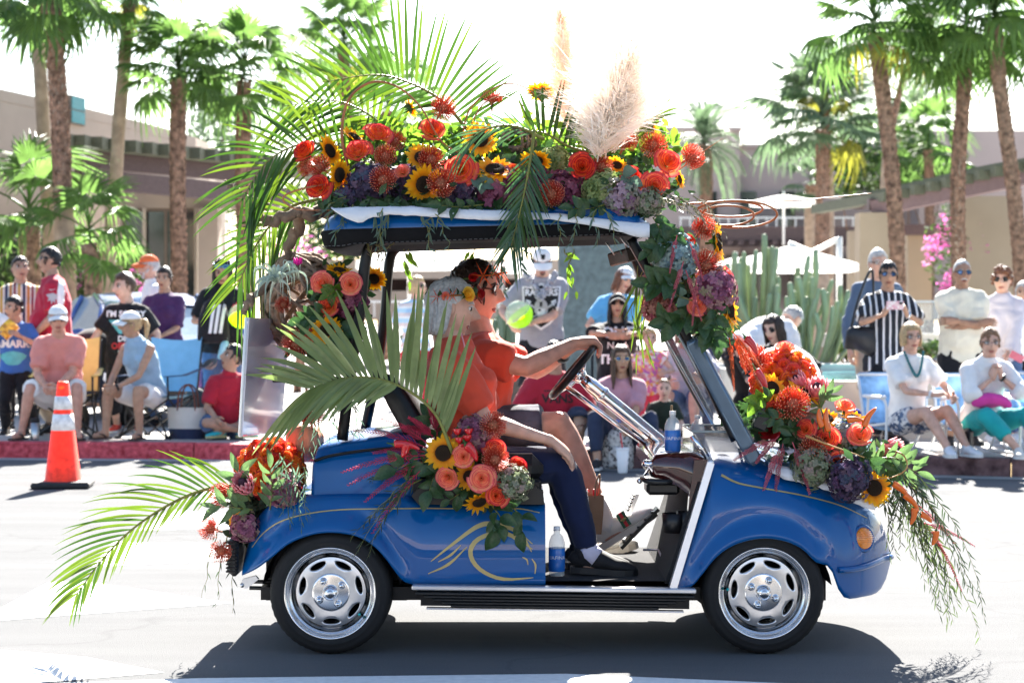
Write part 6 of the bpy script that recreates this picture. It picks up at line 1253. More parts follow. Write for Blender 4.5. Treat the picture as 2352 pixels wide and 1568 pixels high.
mb=MB();mb.box((cx(1275),.035,cz(1378)),(1.03,.05,.056),0,Matrix.Rotation(R(.75),3,'Y'));part(mb,'step_core',DKMET);mb=MB();mb.box((cx(1275),.02,cz(1401)),(.985,.04,.006),0,Matrix.Rotation(R(.75),3,'Y'));part(mb,'step_lip',SILV)
for z in(1353,1368):
 mb=MB();mb.tube([V((cx(560),.16,cz(z-6))),V((cx(700),.2,cz(z)))],.008,6);mb.tube([V((cx(880),.2,cz(z))),V((cx(970),.16,cz(z)))],.009,6);part(mb,'brake_rod',DKMET)
mb=MB();mb.prism([V((cx(x),.06,cz(y)))for x,y in((546,1352),(552,1334),(582,1326),(590,1334),(562,1356))],V((0,.02,0)));mb.ball((cx(551),.058,cz(1348)),.009,8,6);part(mb,'spring_bracket',ALUB)
mb=MB();mb.box((cx(531),.40,cz(1284)),(.035,.66,.15),bev=.012);bmp=part(mb,'rear_bumper',BVINYL)
for k in range(9):mb=MB();mb.box((cx(526),.40,cz(1250+k*8.4)),(.046,.668,.0075),bev=.003);o=mb.build('bumper_rib',BVINYL);o.parent=bmp
mb=MB();mb.box((cx(548),.5,cz(1262)),(.04,.3,.05));part(mb,'bumper_mount',DKMET)
# ----------------------------------------------------------
def rim_face():
 mb=MB();n=7;r0,r1=.066,.131;hr=.109
 def sect_pt(a0,a1,ce,d):
  best=9
  for k in range(2):
   aa=(a0,a1)[k];e=V((cos(aa),sin(aa)));nrm=V((-e.y,e.x));den=d.dot(nrm)
   if abs(den)>1e-9:
    t=-(ce.dot(nrm))/den
    if 1e-6<t<best:best=t
  for rr in(r0,r1):
   b=ce.dot(d);c=ce.dot(ce)-rr*rr;disc=b*b-c
   if disc>0:
    for s in(-1,1):
     t=-b+s*sqrt(disc)
     if 1e-6<t<best:best=t
  return ce+d*best
 def zf(r):return-.022*max(0,1-((r-.05)/.09)**2)*0-.006*sin(max(0,min(1,(r-.05)/.09))*pi)
 for k in range(n):
  a0=2*pi*k/n;a1=2*pi*(k+1)/n;am=(a0+a1)/2;ce=V((cos(am),sin(am)))*hr;er=V((cos(am),sin(am)));et=V((-er.y,er.x));m=28;inn=[];out=[]
  for i in range(m):
   q=2*pi*i/m;d0=er*(.0105*cos(q))+et*(.0315*sin(q));inn.append(ce+d0);out.append(sect_pt(a0,a1,ce,d0.normalized()))
  mid=[lerp(a,b,.35)for a,b in zip(inn,out)];md2=[lerp(a,b,.12)for a,b in zip(inn,out)]
  rows=[]
  for ring,dz in((inn,.022),(inn,.004),(md2,0),(mid,0),(out,0)):rows.append([V((p.x,p.y,-zf(p.length)*1-dz))for p in ring])
  mb.grid(rows,0,closed=True)
 return mb
RIMF=rim_face().mesh('wheel_disc',[ALUB])
def prof_mesh(name,prof,mt,n=48,fn=None):
 mb=MB();mb.lathe(prof,n)
 if fn:mb.v=[fn(V(v))for v in mb.v]
 return mb.mesh(name,[mt])
def tread(v):
 r=sqrt(v.x*v.x+v.y*v.y);a=atan2(v.y,v.x);k=int((a+pi)/(2*pi)*144+.5)
 if r>.2265 and abs(v.z)>.045:f=.992 if k%3==0 else 1;return(v.x*f,v.y*f,v.z)
 return tuple(v)
TYM=prof_mesh('tyre',[(.165,.098),(.168,.103),(.176,.105),(.186,.1065),(.192,.108),(.194,.105),(.205,.107),(.216,.1),(.2275,.082),(.2295,.055),(.2297,.035),(.2245,.033),(.2245,.027),(.230,.025),(.230,-.025),(.2245,-.027),(.2245,-.033),(.2297,-.035),(.2295,-.055),(.2275,-.082),(.205,-.105),(.165,-.098)],TYRE,144,tread)
BARR=prof_mesh('rim_barrel',[(.166,.096),(.171,.101),(.173,.104),(.170,.106),(.166,.104),(.160,.094),(.157,.080),(.151,.078),(.148,.074),(.146,.064),(.1405,.060),(.136,.056),(.130,.050),(.130,-.09),(.168,-.098)],ALU,72)
HUBP=prof_mesh('hub_plate',[(.0,.0645),(.064,.0645),(.069,.0635),(.072,.061),(.0725,.05)],ALU,48);HUBC=prof_mesh('hub_cap',[(0,.104),(.017,.104),(.0195,.101),(.021,.098),(.026,.096),(.029,.088),(.0295,.058)],CHROME,40)
NUT=prof_mesh('lug_nut',[(0,.020),(.004,.019),(.0075,.015),(.0085,.008),(.0105,.003),(.0105,0)],CHROME,12);EMB=prof_mesh('cap_emblem',[(0,.1055),(.012,.1055),(.0125,.104)],ALUB,24)
def wheel(px,y,near,rot):
 w_=bpy.data.objects.new('wheel',TYM);COL.objects.link(w_);w_.parent=cart;w_.matrix_parent_inverse=cart.matrix_basis.inverted()
 w_.matrix_basis=Matrix.Translation((cx(px),y,.2355))@Matrix.Rotation(R(90 if near else-90),4,'X')@Matrix.Rotation(R(rot),4,'Z')@Matrix.Scale(1.026,4)
 put('rim_barrel',BARR,w_)
 d=put('wheel_disc',RIMF,w_,loc=(0,0,.062));put('hub_plate',HUBP,w_,loc=(0,0,.006));put('hub_cap',HUBC,w_);put('cap_emblem',EMB,w_)
 for k in range(4):a=pi/2*k+pi/4;put('lug_nut',NUT,w_,M=Matrix.Translation((.050*cos(a),.050*sin(a),.0695))@Matrix.Scale(1.45,4))
 v=MB();v.tube([(.118,-.055,.056),(.122,-.057,.075)],.004,6);vo=v.build('valve',BLACKPL,w_);v=MB();v.ball((.1225,-.0575,.079),.006,8,6);v.build('valve_cap',mat('teal_cap',(.02,.45,.45),rough=.4,var=0),w_)
 m=MB();m.lathe([(.02,-.02),(.12,-.02),(.12,-.05),(.02,-.05)],24);m.build('brake_drum',DKMET,w_)
wheel(757,.125,True,-12);wheel(1757,.125,True,200);wheel(757,1.10,False,30);wheel(1757,1.10,False,70)
# ----------------------------------------------------------
def rrect(x0,x1,y0,y1,r,n=6):
 o=[]
 for(a,b,s)in((x1-r,y0+r,-90),(x1-r,y1-r,0),(x0+r,y1-r,90),(x0+r,y0+r,180)):
  for k in range(n+1):q=R(s+90*k/n);o.append((a+r*cos(q),b+r*sin(q)))
 return o
RX0,RX1,RY0,RY1=cx(734),cx(1492),.02,1.02
def zbase(x):return lerp(cz(528),cz(512),(x-RX0)/(RX1-RX0))+.008*sin((x-RX0)/(RX1-RX0)*pi)
mb=MB();rows=[]
for dz,ins in((-.01,.0),(.0,-.002),(.02,.003),(.045,.012),(.062,.03),(.072,.06),(.078,.2),(.082,.4)):
 rows.append([V((x,y,zbase(x)+dz))for x,y in rrect(RX0+ins,RX1-ins,RY0+ins,RY1-ins,max(.13-ins*.2,.02))])
mb.grid(rows,0,closed=True);mb.add(rows[-1],[range(len(rows[-1]))],0);part(mb,'roof_shell',BLUE,fixn=True)
mb=MB();rows=[]
def zlow(x):t=(x-RX0)/(RX1-RX0);return itp(t,[(0,cz(568)),(.07,cz(568)),(.16,cz(553)),(.5,cz(547)),(.85,cz(542)),(1,cz(536))])
for f,ins in((0,-.006),(.12,-.009),(.5,-.004),(.9,.004),(1,.012)):rows.append([V((x,y,lerp(zbase(x),zlow(x),f)+.002*sin(x*40)*f))for x,y in rrect(RX0+ins,RX1-ins,RY0+ins,RY1-ins,.13,9)])
rows.append([V((x,y,zlow(x)+.004))for x,y in rrect(RX0+.05,RX1-.05,RY0+.05,RY1-.05,.12,9)]);rows.append([V((x,y,zlow(x)+.02))for x,y in rrect(RX0+.15,RX1-.15,RY0+.15,RY1-.15,.1,9)])
mb.grid(rows,0,closed=True);mb.add(rows[-1],[range(len(rows[-1]))],0);val=part(mb,'roof_valance',ROOFV,fixn=True)
for dz in(.90,):
 mb=MB();pts=[V((x,y,lerp(zbase(x),zlow(x),dz)))for x,y in rrect(RX0-.002,RX1+.002,RY0-.002,RY1+.002,.13,9)]
 for i in range(0,len(pts)):
  a,b=pts[i],pts[(i+1)%len(pts)];L_=(b-a).length;k=max(1,int(L_/.02))
  for j in range(k):mb.tube([lerp(a,b,j/k),lerp(a,b,(j+.6)/k)],.0015,3)
 o=mb.build('stitching',mat('grey_thread',(.12,.12,.12),rough=.8),val)
def post(name,pts,Y,w_,d_,mt=DKMET):
 mb=MB();p=bez([P(x,y,Y)for x,y in pts],24);mb.tube(p,[(d_,w_)]*25,8,up=(0,1,0));return part(mb,name,mt)
post('roof_post',[(885,548),(850,566),(838,610),(826,720),(806,850),(786,1010)],.14,.022,.02);post('roof_post',[(935,558),(905,575),(893,612),(884,720),(866,850),(836,1000)],1.02,.022,.02)
post('roof_post',[(1448,548),(1500,640),(1575,770),(1640,905),(1690,1010)],.13,.02,.022);post('roof_post',[(1442,556),(1466,615),(1507,716),(1560,830),(1625,950)],1.04,.02,.02)
mb=MB();a,b=P(1592,790,.06),P(1738,1066,.10);d=(b-a).normalized();mb.tube([a-d*.02,a,lerp(a,b,.5),b-d*.02,b],[(.004,.018),(.004,.029),(.004,.031),(.004,.03),(.003,.014)],10,up=(0,1,0));part(mb,'windshield_strut',mat('sky_tinted_metal',(.10,.145,.20),rough=.18,metal=.5,var=.1))  # blue of the reflected sky is mixed into the strut's base colour
WG=mat('windshield_glass',(.22,.25,.27),rough=.03,var=0,alpha=.34,spec=.7)
for nm,(p,q)in(('windshield',((1545,745),(1712,1040))),('windshield_flap',((1602,775),(1728,1010)))):
 mb=MB();a0,a1=P(*p,.13),P(*q,.13);off=V((0,.88,0));n=V((a1-a0).to_tuple()).cross(off).normalized()
 mb.prism([a0,a1,a1+off,a0+off],n*.006);g_=part(mb,nm,WG)
 mb=MB()
 for u,v in((a0,a1),(a1,a1+off),(a1+off,a0+off),(a0+off,a0)):mb.tube([u,v],.006,6)
 o=mb.build('glass_edge',mat('glass_edge_clear',(.30,.34,.35),rough=.1,var=.1,spec=.8),g_)
mb=MB();mb.box(tuple(P(1748,968,.12)),(.055,.05,.06),0,Matrix.Rotation(R(25),3,'Y'),bev=.004);mb.box(tuple(P(1752,945,.12)),(.012,.02,.03));part(mb,'latch_block',BLACKPL)
mb=MB();c=P(1436,588,.35);mb.box(tuple(c),(.075,.16,.055),0,Matrix.Rotation(R(-14),3,'Y')@Matrix.Rotation(R(25),3,'Z'),bev=.006);part(mb,'mirror',mat('mirror_back',(.05,.035,.03),rough=.25,var=.3))
for p,q in(((1425,545),(1452,580)),((1392,556),(1412,586))):mb=MB();a=P(*p,.3);b=P(*q,.3);mb.tube([a,b],[(.014,.003)]*2,6,up=(0,1,0));part(mb,'mirror_bracket',ALUB)
mb=MB();rows=[]
for px,py,th in((965,1020,.085),(940,985,.09),(905,925,.085),(880,880,.07),(868,866,.03)):
 c=V((cx(px),0,cz(py)));d=V((.83,0,.36));rows.append([c+d*th*.5*sx+V((0,y,0))for sx,y in((1,.17),(1.15,.62),(1,1.08),(-1,1.08),(-1,.62),(-1,.17))])
mb.grid(rows,0,closed=True);mb.add(rows[-1],[range(6)],0);part(mb,'seat_back',BVINYL,fixn=True)
mb=MB();mb.box((cx(1100),.62,cz(1085)),(.50,.96,.12),bev=.045);part(mb,'seat_cushion',BVINYL);mb=MB();mb.box((cx(1095),.62,cz(1130)),(.50,1.05,.08),bev=.01);part(mb,'seat_pan',BLACKPL)
mb=MB();o_=[(944,1140),(958,1124),(990,1118),(1225,1118),(1248,1130),(1251,1160),(960,1160)];mb.prism([V((cx(x),.035,cz(y)))for x,y in o_],V((0,.1,0)));hp_=part(mb,'hip_restraint',BLACKPL)
mb=MB();mb.prism([V((cx(x),.030,cz(y)))for x,y in((985,1130),(1010,1127),(1190,1127),(1215,1150),(985,1150))],V((0,.01,0)));o=mb.build('recess_panel',BVINYL);o.parent=hp_
mb=MB();rows=[]
for px,y0,y1 in((1503,1062,1092),(1512,1048,1104),(1560,1042,1120),(1600,1044,1150),(1632,1060,1180)):
 rows.append([V((cx(px),yy,cz(zz)))for yy,zz in((.12,y1),(.10,(y0+y1)/2),(.12,y0+3),(.16,y0),(.62,y0),(1.08,y0),(1.12,y0+3),(1.14,(y0+y1)/2),(1.12,y1))])
mb.grid(rows,0);mb.add(rows[0],[range(9)],0);mb.add(rows[-1],[range(8,-1,-1)],0);part(mb,'dashboard',WOODR,fixn=True)
mb=MB();mb.prism([V((cx(x),.085,cz(y)))for x,y in((1588,1145),(1600,1060),(1632,1058),(1612,1130),(1597,1185),(1585,1180))],V((0,.05,0)));part(mb,'dash_side',WOODR)
mb=MB();mb.tube([P(1516,1040,.2),P(1536,1038,.2),P(1600,1042,.2),P(1640,1062,.2)],.008,6);mb.tube([P(1590,1000,.15),P(1625,1050,.15)],.012,8);part(mb,'dash_rail',CHROME)
mb=MB();mb.tube(bez([P(1476,1098,.16),P(1490,1104,.10),P(1530,1107,.10),P(1560,1100,.2)],10),.012,8);mb.box(tuple(P(1520,1118,.22)),(.13,.16,.05),bev=.012);part(mb,'dash_tray',BLACKPL)
for dx in(0,1):mb=MB();mb.lathe([(.03,0),(.042,.0),(.048,.075),(.043,.075),(.04,.01),(.03,.005)],20,0,Matrix.Translation(P(1548+dx*34,1222-dx*4,.16)));part(mb,'cup_holder',BLACKPL)
mb=MB();mb.box(tuple(P(1500,1068,.55)),(.05,.5,.07),0,Matrix.Rotation(R(20),3,'Y'),bev=.012);sp_=part(mb,'switch_panel',BLACKPL)
for k in range(4):m_=MB();p_=P(1488,1066,.36+.11*k);m_.lathe([(0,.022),(.012,.021),(.016,.012),(.018,0)],14,0,Matrix.Translation(p_)@look((-.9,-.1,.35)).to_4x4());o=m_.build('dash_knob',CHROME);o.parent=sp_
mb=MB();mb.tube([P(1490,1075,.30),P(1478,1095,.26),P(1470,1102,.25)],.005,6);mb.ball(P(1469,1104,.25),.011,8,6);part(mb,'direction_lever',CHROME)
mb=MB();mb.tube([P(1538,1030,.3),P(1541,985,.3),P(1543,930,.3)],[(.008,.005),(.007,.006),(.004,.008)],6);part(mb,'dash_stick',mat('carved_wood',(.25,.16,.08),rough=.7,var=.4,vs=60))
ax_=(P(1318,850,.85)-P(1520,1018,.85)).normalized();pc=P(1317,851,.85)
mb=MB();rows=[];e1=V((0,1,0));e2=ax_.cross(e1).normalized();Rw,rw=.138,.0165
for i in range(41):
 a=2*pi*i/40;e=e1*cos(a)*1.08+e2*sin(a);rows.append([pc+e*Rw+(e*cos(2*pi*j/10)+ax_*sin(2*pi*j/10))*rw for j in range(11)])
mb.grid(rows,0);sw=part(mb,'steering_wheel',mat('wheel_grip',(.012,.012,.013),rough=.3,var=.1))
mb=MB()
for a in(R(90),R(210),R(330)):mb.tube([pc-ax_*.035,pc-ax_*.03+(e1*cos(a)+e2*sin(a))*.05,pc+(e1*cos(a)*1.08+e2*sin(a))*Rw],.009,6)
mb.ball(pc-ax_*.03,.035,12,8);o=mb.build('spoke',CHROME);o.parent=sw
mb=MB();mb.tube([pc-ax_*.02,pc-ax_*.10,P(1510,1010,.85),P(1532,1030,.85)],[.018,.032,.03,.03],14);mb.lathe([(.034,-.01),(.038,0),(.034,.01)],16,0,Matrix.Translation(pc-ax_*.16)@look(ax_).to_4x4());part(mb,'steering_column',CHROME)
mb=MB();mb.tube([P(1292,880,.80),P(1400,962,.80),P(1500,1032,.80)],.011,8);part(mb,'column_tube',CHROME)
def pedal(name,x0,y0,x1,y1,Y,wd,mt):
 mb=MB();a=P(x0,y0,Y);b=P(x1,y1,Y);d=(b-a);n=V((-d.z,0,d.x)).normalized();mb.prism([a,b,b+V((0,wd,0)),a+V((0,wd,0))],n*.014);o=part(mb,name,mt)
 for k in range(5):g_=MB();p=lerp(a,b,.12+.19*k);g_.box(tuple(p+V((0,wd/2,0))+n*.016),(.012,wd*.9,.008));q=g_.build('pedal_rib',BLACKPL);q.parent=o
pedal('accelerator_pedal',1430,1262,1516,1172,.72,.1,BLACKPL);pedal('brake_pedal',1450,1180,1468,1136,.92,.12,ALUB)
mb=MB();mb.tube([P(1478,1262,.6),P(1512,1262,.55),P(1526,1290,.5),P(1540,1330,.4)],.005,6);part(mb,'pedal_cable',SILV)
mb=MB();mb.tube([V((cx(605),.3,cz(872))),V((cx(740),.3,cz(872)))],[(.02,.02)]*2,6,up=(0,0,1));mb.tube([V((cx(700),.3,cz(872))),V((cx(800),.14,cz(880)))],.016,6);part(mb,'grab_bar',DKMET)
bd=thing('display_board','tall pale foam board standing upright behind the twig wreath on the cart rear','board',tuple(P(560,1000,.3)));mb=MB();a,b=P(566,729,.02),P(550,1001,.02);c,d=P(640,990,.75),P(660,734,.75);n=(b-a).cross(d-a).normalized()
mb.prism([a,b,c,d],n*.012);o=mb.build('panel',mat('foam_board',(.50,.48,.53),rough=.12,var=.06,vs=3,coat=.6));world_child(o,bd)
mb=MB();mb.tube([a,b],.006,6);mb.tube([b,c],.004,6);o=mb.build('edge_strip',WMETAL);world_child(o,bd)
BLQ=mat('blue_water_label',(.02,.14,.48),rough=.15,var=.15,vs=20);CLB=mat('clear_bottle',(.72,.78,.8),rough=.04,var=0,alpha=.42,spec=.8)
def bottle(label,c,rot=None,text=True):
 t=thing('water_bottle',label,'bottle',tuple(c),0,'blue labelled water bottles');m=MB();m.lathe([(0,0),(.028,0),(.033,.008),(.031,.02),(.033,.03),(.033,.05)],20);m.build('bottle_base',CLB,t);m=MB();m.lathe([(.033,.118),(.034,.13),(.033,.15),(.024,.178),(.013,.19),(.013,.202)],20);m.build('bottle_body',CLB,t)
 m=MB();m.lathe([(.033,.022),(.0342,.026),(.0342,.122),(.033,.126)],20);lb=m.build('label',BLQ,t);m=MB();m.lathe([(.0,.222),(.013,.221),(.014,.202),(0,.202)],16);m.build('cap',mat('white_cap',(.8,.8,.8),rough=.4,var=0),t)
 vs,fs=text_mesh('AQUAFINA',.022,space=1.05);vs,fs=subdiv(vs,fs,.008);out=[]
 for v in vs:a=v.x/.0345-pi/2-.5;out.append(V((.0345*cos(a),.0345*sin(a),v.y+.084)))
 m=MB();m.add(out,fs,0,smooth=False);m.build('lettering',PRW,lb);return t
bottle('water bottle with blue label standing on the dashboard',P(1545,1044,.22)).scale=(.95,.95,.78);bottle('water bottle with blue label on the cart floor beside the navy trousers',P(1279,1322,.2)).scale=(.95,.95,.88);bottle('water bottle half hidden behind the clear tray on the dash',P(1602,1040,.55)).scale=(.9,.9,.7)
tr=thing('clear_tray','clear smoky plastic tray with rim lying on the dash top','tray',tuple(P(1650,1040,.3)));mb=MB();TRM=mat('smoky_plastic',(.25,.22,.2),rough=.08,var=0,alpha=.45,spec=.8);a=P(1605,1038,.2)
for x0,x1,y0,y1 in((-.02,.2,0,.006),(-.02,.2,.48,.486)):mb.box((.09,y0+.003,.04),(.22,.006,.08))
mb.box((.09,.484,.04),(.22,.006,.08));mb.box((-.02,.24,.04),(.006,.478,.08));mb.box((.2,.24,.04),(.006,.478,.08));o=mb.build('tray_wall',TRM,tr,loc=a-tr.location);mb=MB();mb.tube([(-.02,0,.08),(.2,0,.08),(.2,.487,.08),(-.02,.487,.08),(-.02,0,.08)],.005,5);mb.build('tray_rim',mat('glass_edge_clear',(.30,.34,.35)),tr,loc=a-tr.location)
pb=thing('paper_bag','brown paper bag with twisted handle holding sweets between the riders','paper bag',tuple(P(1345,1225,.62)),R(12));mb=MB();rows=[[V((a*.065*f,b*.04*f,z))for a,b in((-1,-1),(1,-1),(1,1),(-1,1))]for z,f in((0,.9),(.08,1),(.16,1.05))];mb.grid(rows,0,closed=True,smooth=False);mb.build('bag',mat('kraft_paper',(.30,.17,.10),rough=.9,var=.1,vs=20),pb)
mb=MB();mb.tube(bez([(.03,-.04,.15),(.035,-.035,.21),(.055,-.02,.245),(.06,.0,.20),(.06,.02,.15)],12),.004,5);mb.build('handle',MATS['kraft_paper'],pb)
for k in range(8):mb=MB();mb.box((random.uniform(-.05,.05),random.uniform(-.03,.03),.155+random.uniform(0,.02)),(.035,.02,.012),0,Matrix.Rotation(random.uniform(0,3),3,'X')@Matrix.Rotation(random.uniform(0,3),3,'Z'),bev=.004);mb.build('sweet',mat(('sweet_red','sweet_white')[k%2],((.6,.04,.06),(.75,.72,.7))[k%2],rough=.3,var=.1),pb)
# ----------------------------------------------------------
CORAL=cloth('cloth_coral',(.72,.085,.045),var=.06);NAVYT=cloth('cloth_navy_trousers',(.010,.016,.05),var=.1)
def rider(label,base,H,Jp,Yc,**o):
 root=thing('person',label,'person',tuple(base));b=root.location
 J={k:(P(*v)-b if isinstance(v,tuple)and len(v)==3 and k not in('x',)else v)for k,v in Jp.items()}
 J['spine']=[P(*v)-b for v in Jp['spine']];J['side']=V((0,1,0));J['fwd']=V((1,0,0))
 for k in('fta','ftb','fua','fub','hM','hand','footL'):
  if k in Jp:J[k]=Jp[k]
 r=figure(root,J,H,o.pop('sk'),o.pop('clothes'),**o);r['root']=root;r['J']=J;return r
man=rider('driver in coral tee, sunglasses and flower crown with hands on the steering wheel',P(1100,1030,.9),1.80,dict(spine=[(1085,1035,.9),(1090,1000,.9),(1098,930,.9),(1104,860,.9),(1106,812,.9),(1106,778,.9)],head=(1090,672,.9),hM=rotm(86,2,0),sha=(1112,822,.72),shb=(1130,818,1.09),ela=(1208,842,.68),elb=(1232,850,1.14),wra=(1318,788,.80),wrb=(1318,792,.97),hia=(1090,1010,.82),hib=(1090,1010,1.0),kna=(1286,972,.78),knb=(1270,985,1.05),ana=(1392,1205,.80),anb=(1352,1240,1.02),fta=V((.80,-.05,.50)),ftb=V((.9,.1,.2)),fua=V((-.5,0,.85)),fub=V((-.2,0,.95)),footL=.285,hand={'a':dict(d=V((.93,.15,.10)),n=V((.30,.1,-.95)),curl=1.05,L=.185,side=1,thick=1.15,thumb=1.1),'b':dict(d=V((.93,-.15,.10)),n=V((.30,-.1,-.95)),curl=1.05,L=.185,side=-1,thick=1.15)}),.9,sk='ruddy',clothes=[LEG('shorts',cloth('cloth_navy_shorts',(.02,.025,.045),var=1.2,vs=7,c2=(.05,.055,.08)),leg=.82,loose=.03),TOP('tee',CORAL,sleeve=.62,loose=.014,hem=.04,wr=.021)],vox=.009,fat=1.06,hairs=('short','dark',2.5),glasses=('sun',mat('brown_frame',(.05,.02,.015),rough=.2,var=0),LENS),headq=(64,52),hs=.262,shoes=('shoe',mat('white_leather',(.74,.72,.68),rough=.45,var=.05),mat('off_white_sole',(.66,.62,.55),rough=.6,var=.05)),handvox=True,handseg=8,seed=41,nose=.8)
woman=rider('passenger with silver bob, coral tee and navy trousers, hand on her knee',P(1085,1075,.38),1.64,dict(spine=[(1072,1082,.38),(1075,1050,.38),(1072,980,.38),(1058,892,.37),(1042,835,.37),(1030,790,.37)],head=(1036,710,.37),hM=rotm(97,8,0),sha=(1044,845,.20),shb=(1060,840,.54),ela=(1118,968,.155),elb=(1130,965,.58),wra=(1268,1012,.20),wrb=(1250,1010,.56),hia=(1085,1080,.29),hib=(1085,1080,.47),kna=(1292,1066,.27),knb=(1280,1062,.47),ana=(1352,1270,.25),anb=(1340,1262,.45),fta=V((1,-.12,-.05)),ftb=V((1,.1,-.05)),footL=.272,hand={'a':dict(d=V((.72,.12,-.62)),n=V((-.5,.25,-.75)),curl=.35,L=.165,side=1,thumb=.6),'b':dict(d=V((.8,0,-.5)),n=V((-.3,0,-.9)),curl=.4,L=.165,side=-1)}),.38,sk='pink',clothes=[LEG('trousers',NAVYT,leg=1.93,loose=.012,wr=.010),TOP('tee',CORAL,sleeve=.80,loose=.020,hem=.06,wr=.021)],vox=.009,fem=True,fat=1.02,hairs=('bob','silver',3.2),headq=(64,52),hs=.228,shoes=('shoe',mat('black_knit',(.010,.010,.012),rough=.85,var=.3,vs=200),mat('black_sole',(.012,.012,.013),rough=.6,var=.1)),handvox=True,handseg=8,seed=42,brow='grey')
for r,(px,py,Y0)in((woman,(1058,775,.26)),):
 m=MB();e=P(px,py-15,Y0)-r['root'].location;m.tube([e,e+V((-.008,0,-.03)),e+V((-.016,0,-.06)),e+V((0,0,-.085)),e+V((.016,0,-.06)),e+V((.008,0,-.03)),e],.0035,5);m.build('earring',mat('pink_bead',(.75,.3,.35),rough=.3),r['root'])
J=man['J'];m=MB();a=lerp(J['elb'],J['wrb'],.62);b=lerp(J['elb'],J['wrb'],.70);m.tube([a,b],.043,12);m.build('wrist_band',BLACKPL,man['root'])
for r,mt,rr in((man,WHITEC,.047),(woman,mat('lilac_sock',(.5,.48,.6),rough=.9),.044)):
 J=r['J']
 for s in 'ab':m=MB();m.tube([lerp(J['kn'+s],J['an'+s],.72 if r is man else .93),lerp(J['kn'+s],J['an'+s],.9 if r is man else .97),J['an'+s],J['an'+s]+J['ft'+s]*.03-V((0,0,.02))],[rr,rr,rr*1.02,rr],12);m.build('sock',mt,r['root'])
J=man['J'];sd_=V((0,-1,0));an=J['ana'];f=J['fta'].normalized();u=J['fua'];u=(u-f*u.dot(f)).normalized();o3=an-u*.072
m0=[c for c in man['root'].children if c.name.startswith('shoe')][0]
for k,mt in((-1,mat('shoe_green',(.02,.10,.05),rough=.6)),(0,PRR),(1,MATS['shoe_green'])):
 m=MB();c=o3+f*(.075+.013*k)+u*.055+sd_*.048;m.prism([c-f*.0065-u*.03,c+f*.0065-u*.03,c+f*.0065+u*.035-sd_*.008,c-f*.0065+u*.035-sd_*.008],sd_*.004);m.build('shoe_stripe',mt,m0)
m=MB();c=o3+f*.075+u*.058+sd_*.054;m.ball(c,(.006,.003,.009),8,6);m.ball(c+f*.009+u*.002,(.006,.002,.004),6,4);m.ball(c-f*.009+u*.002,(.006,.002,.004),6,4);m.build('bee_emblem',GOLD,m0)
# ----------------------------------------------------------
PET_Y=rampmat('sunflower_petal',[(0,(.60,.19,.004)),(.35,(.78,.36,.008)),(1,(.85,.48,.012))],tl=.4)
DISC=mat('sunflower_disc',(.020,.010,.006),rough=.95,var=.5,vs=160,c2=(.05,.028,.012),bump=.6,bs=300)
GREEN=mat('sepal_green',(.06,.13,.03),rough=.5,var=.3,vs=30,tl=.3)
ROSE_R=rampmat('rose_red_orange',[(0,(.80,.36,.09)),(.45,(.82,.19,.045)),(.66,(.74,.075,.03)),(.95,(.34,.006,.02))],rough=.45,tl=.3)
ROSE_O=rampmat('rose_orange',[(0,(.85,.48,.12)),(.5,(.86,.28,.08)),(.70,(.80,.15,.08)),(.96,(.48,.02,.04))],rough=.45,tl=.3)
ROSE_P=rampmat('rose_peach',[(0,(.88,.50,.20)),(.55,(.87,.40,.21)),(.76,(.84,.28,.18)),(.97,(.62,.06,.10))],rough=.45,tl=.3)
ROSE_D=rampmat('rose_deep_red',[(0,(.5,.08,.02)),(.5,(.42,.02,.02)),(1,(.30,.005,.015))],rough=.45,tl=.25)
PINC=rampmat('pincushion_style',[(0,(.50,.05,.025)),(.5,(.74,.10,.05)),(.85,(.84,.22,.10)),(1,(.88,.48,.30))],rough=.4,tl=.2,var=.1)
PINCC=mat('pincushion_core',(.50,.10,.05),rough=.8,var=.5,vs=120,c2=(.5,.22,.12),bump=.5,bs=250)
HYD={k:rampmat('hydrangea_'+k,v,rough=.6,tl=.25,var=.12,gain=1.5)for k,v in dict(purple=[(0,(.05,.04,.07)),(.4,(.10,.045,.10)),(.7,(.05,.07,.11)),(1,(.16,.09,.13))],burgundy=[(0,(.12,.025,.06)),(.5,(.22,.05,.10)),(1,(.30,.10,.14))],mauve=[(0,(.22,.07,.13)),(.5,(.34,.13,.20)),(.8,(.24,.22,.12)),(1,(.42,.22,.26))],green=[(0,(.16,.22,.07)),(.5,(.26,.32,.11)),(1,(.36,.38,.18))],mixed=[(0,(.20,.09,.18)),(.4,(.26,.20,.16)),(.7,(.22,.26,.20)),(1,(.36,.24,.30))],blue=[(0,(.16,.24,.28)),(.5,(.24,.36,.38)),(1,(.32,.36,.30))],sage=[(0,(.14,.17,.09)),(.5,(.22,.25,.15)),(1,(.32,.22,.22))],rust=[(0,(.25,.10,.06)),(.5,(.42,.20,.14)),(1,(.35,.07,.10))]).items()}
PROT=rampmat('protea_bract',[(0,(.40,.42,.20)),(.2,(.66,.20,.22)),(.7,(.72,.24,.28)),(1,(.62,.40,.40))],rough=.55,tl=.2)
DARKC=mat('protea_centre',(.05,.02,.035),rough=.9,var=.3);LEAF1=mat('salal_leaf',(.035,.075,.025),rough=.38,var=.3,vs=10,tl=.25,spec=.5);LEAF2=mat('bright_leaf',(.10,.18,.03),rough=.42,var=.3,vs=10,tl=.5);LEAF3=mat('grey_willow_leaf',(.085,.14,.10),rough=.5,var=.3,vs=10,tl=.35);LEAF4=mat('dark_sprig',(.035,.055,.03),rough=.55,var=.35,vs=12,tl=.25)
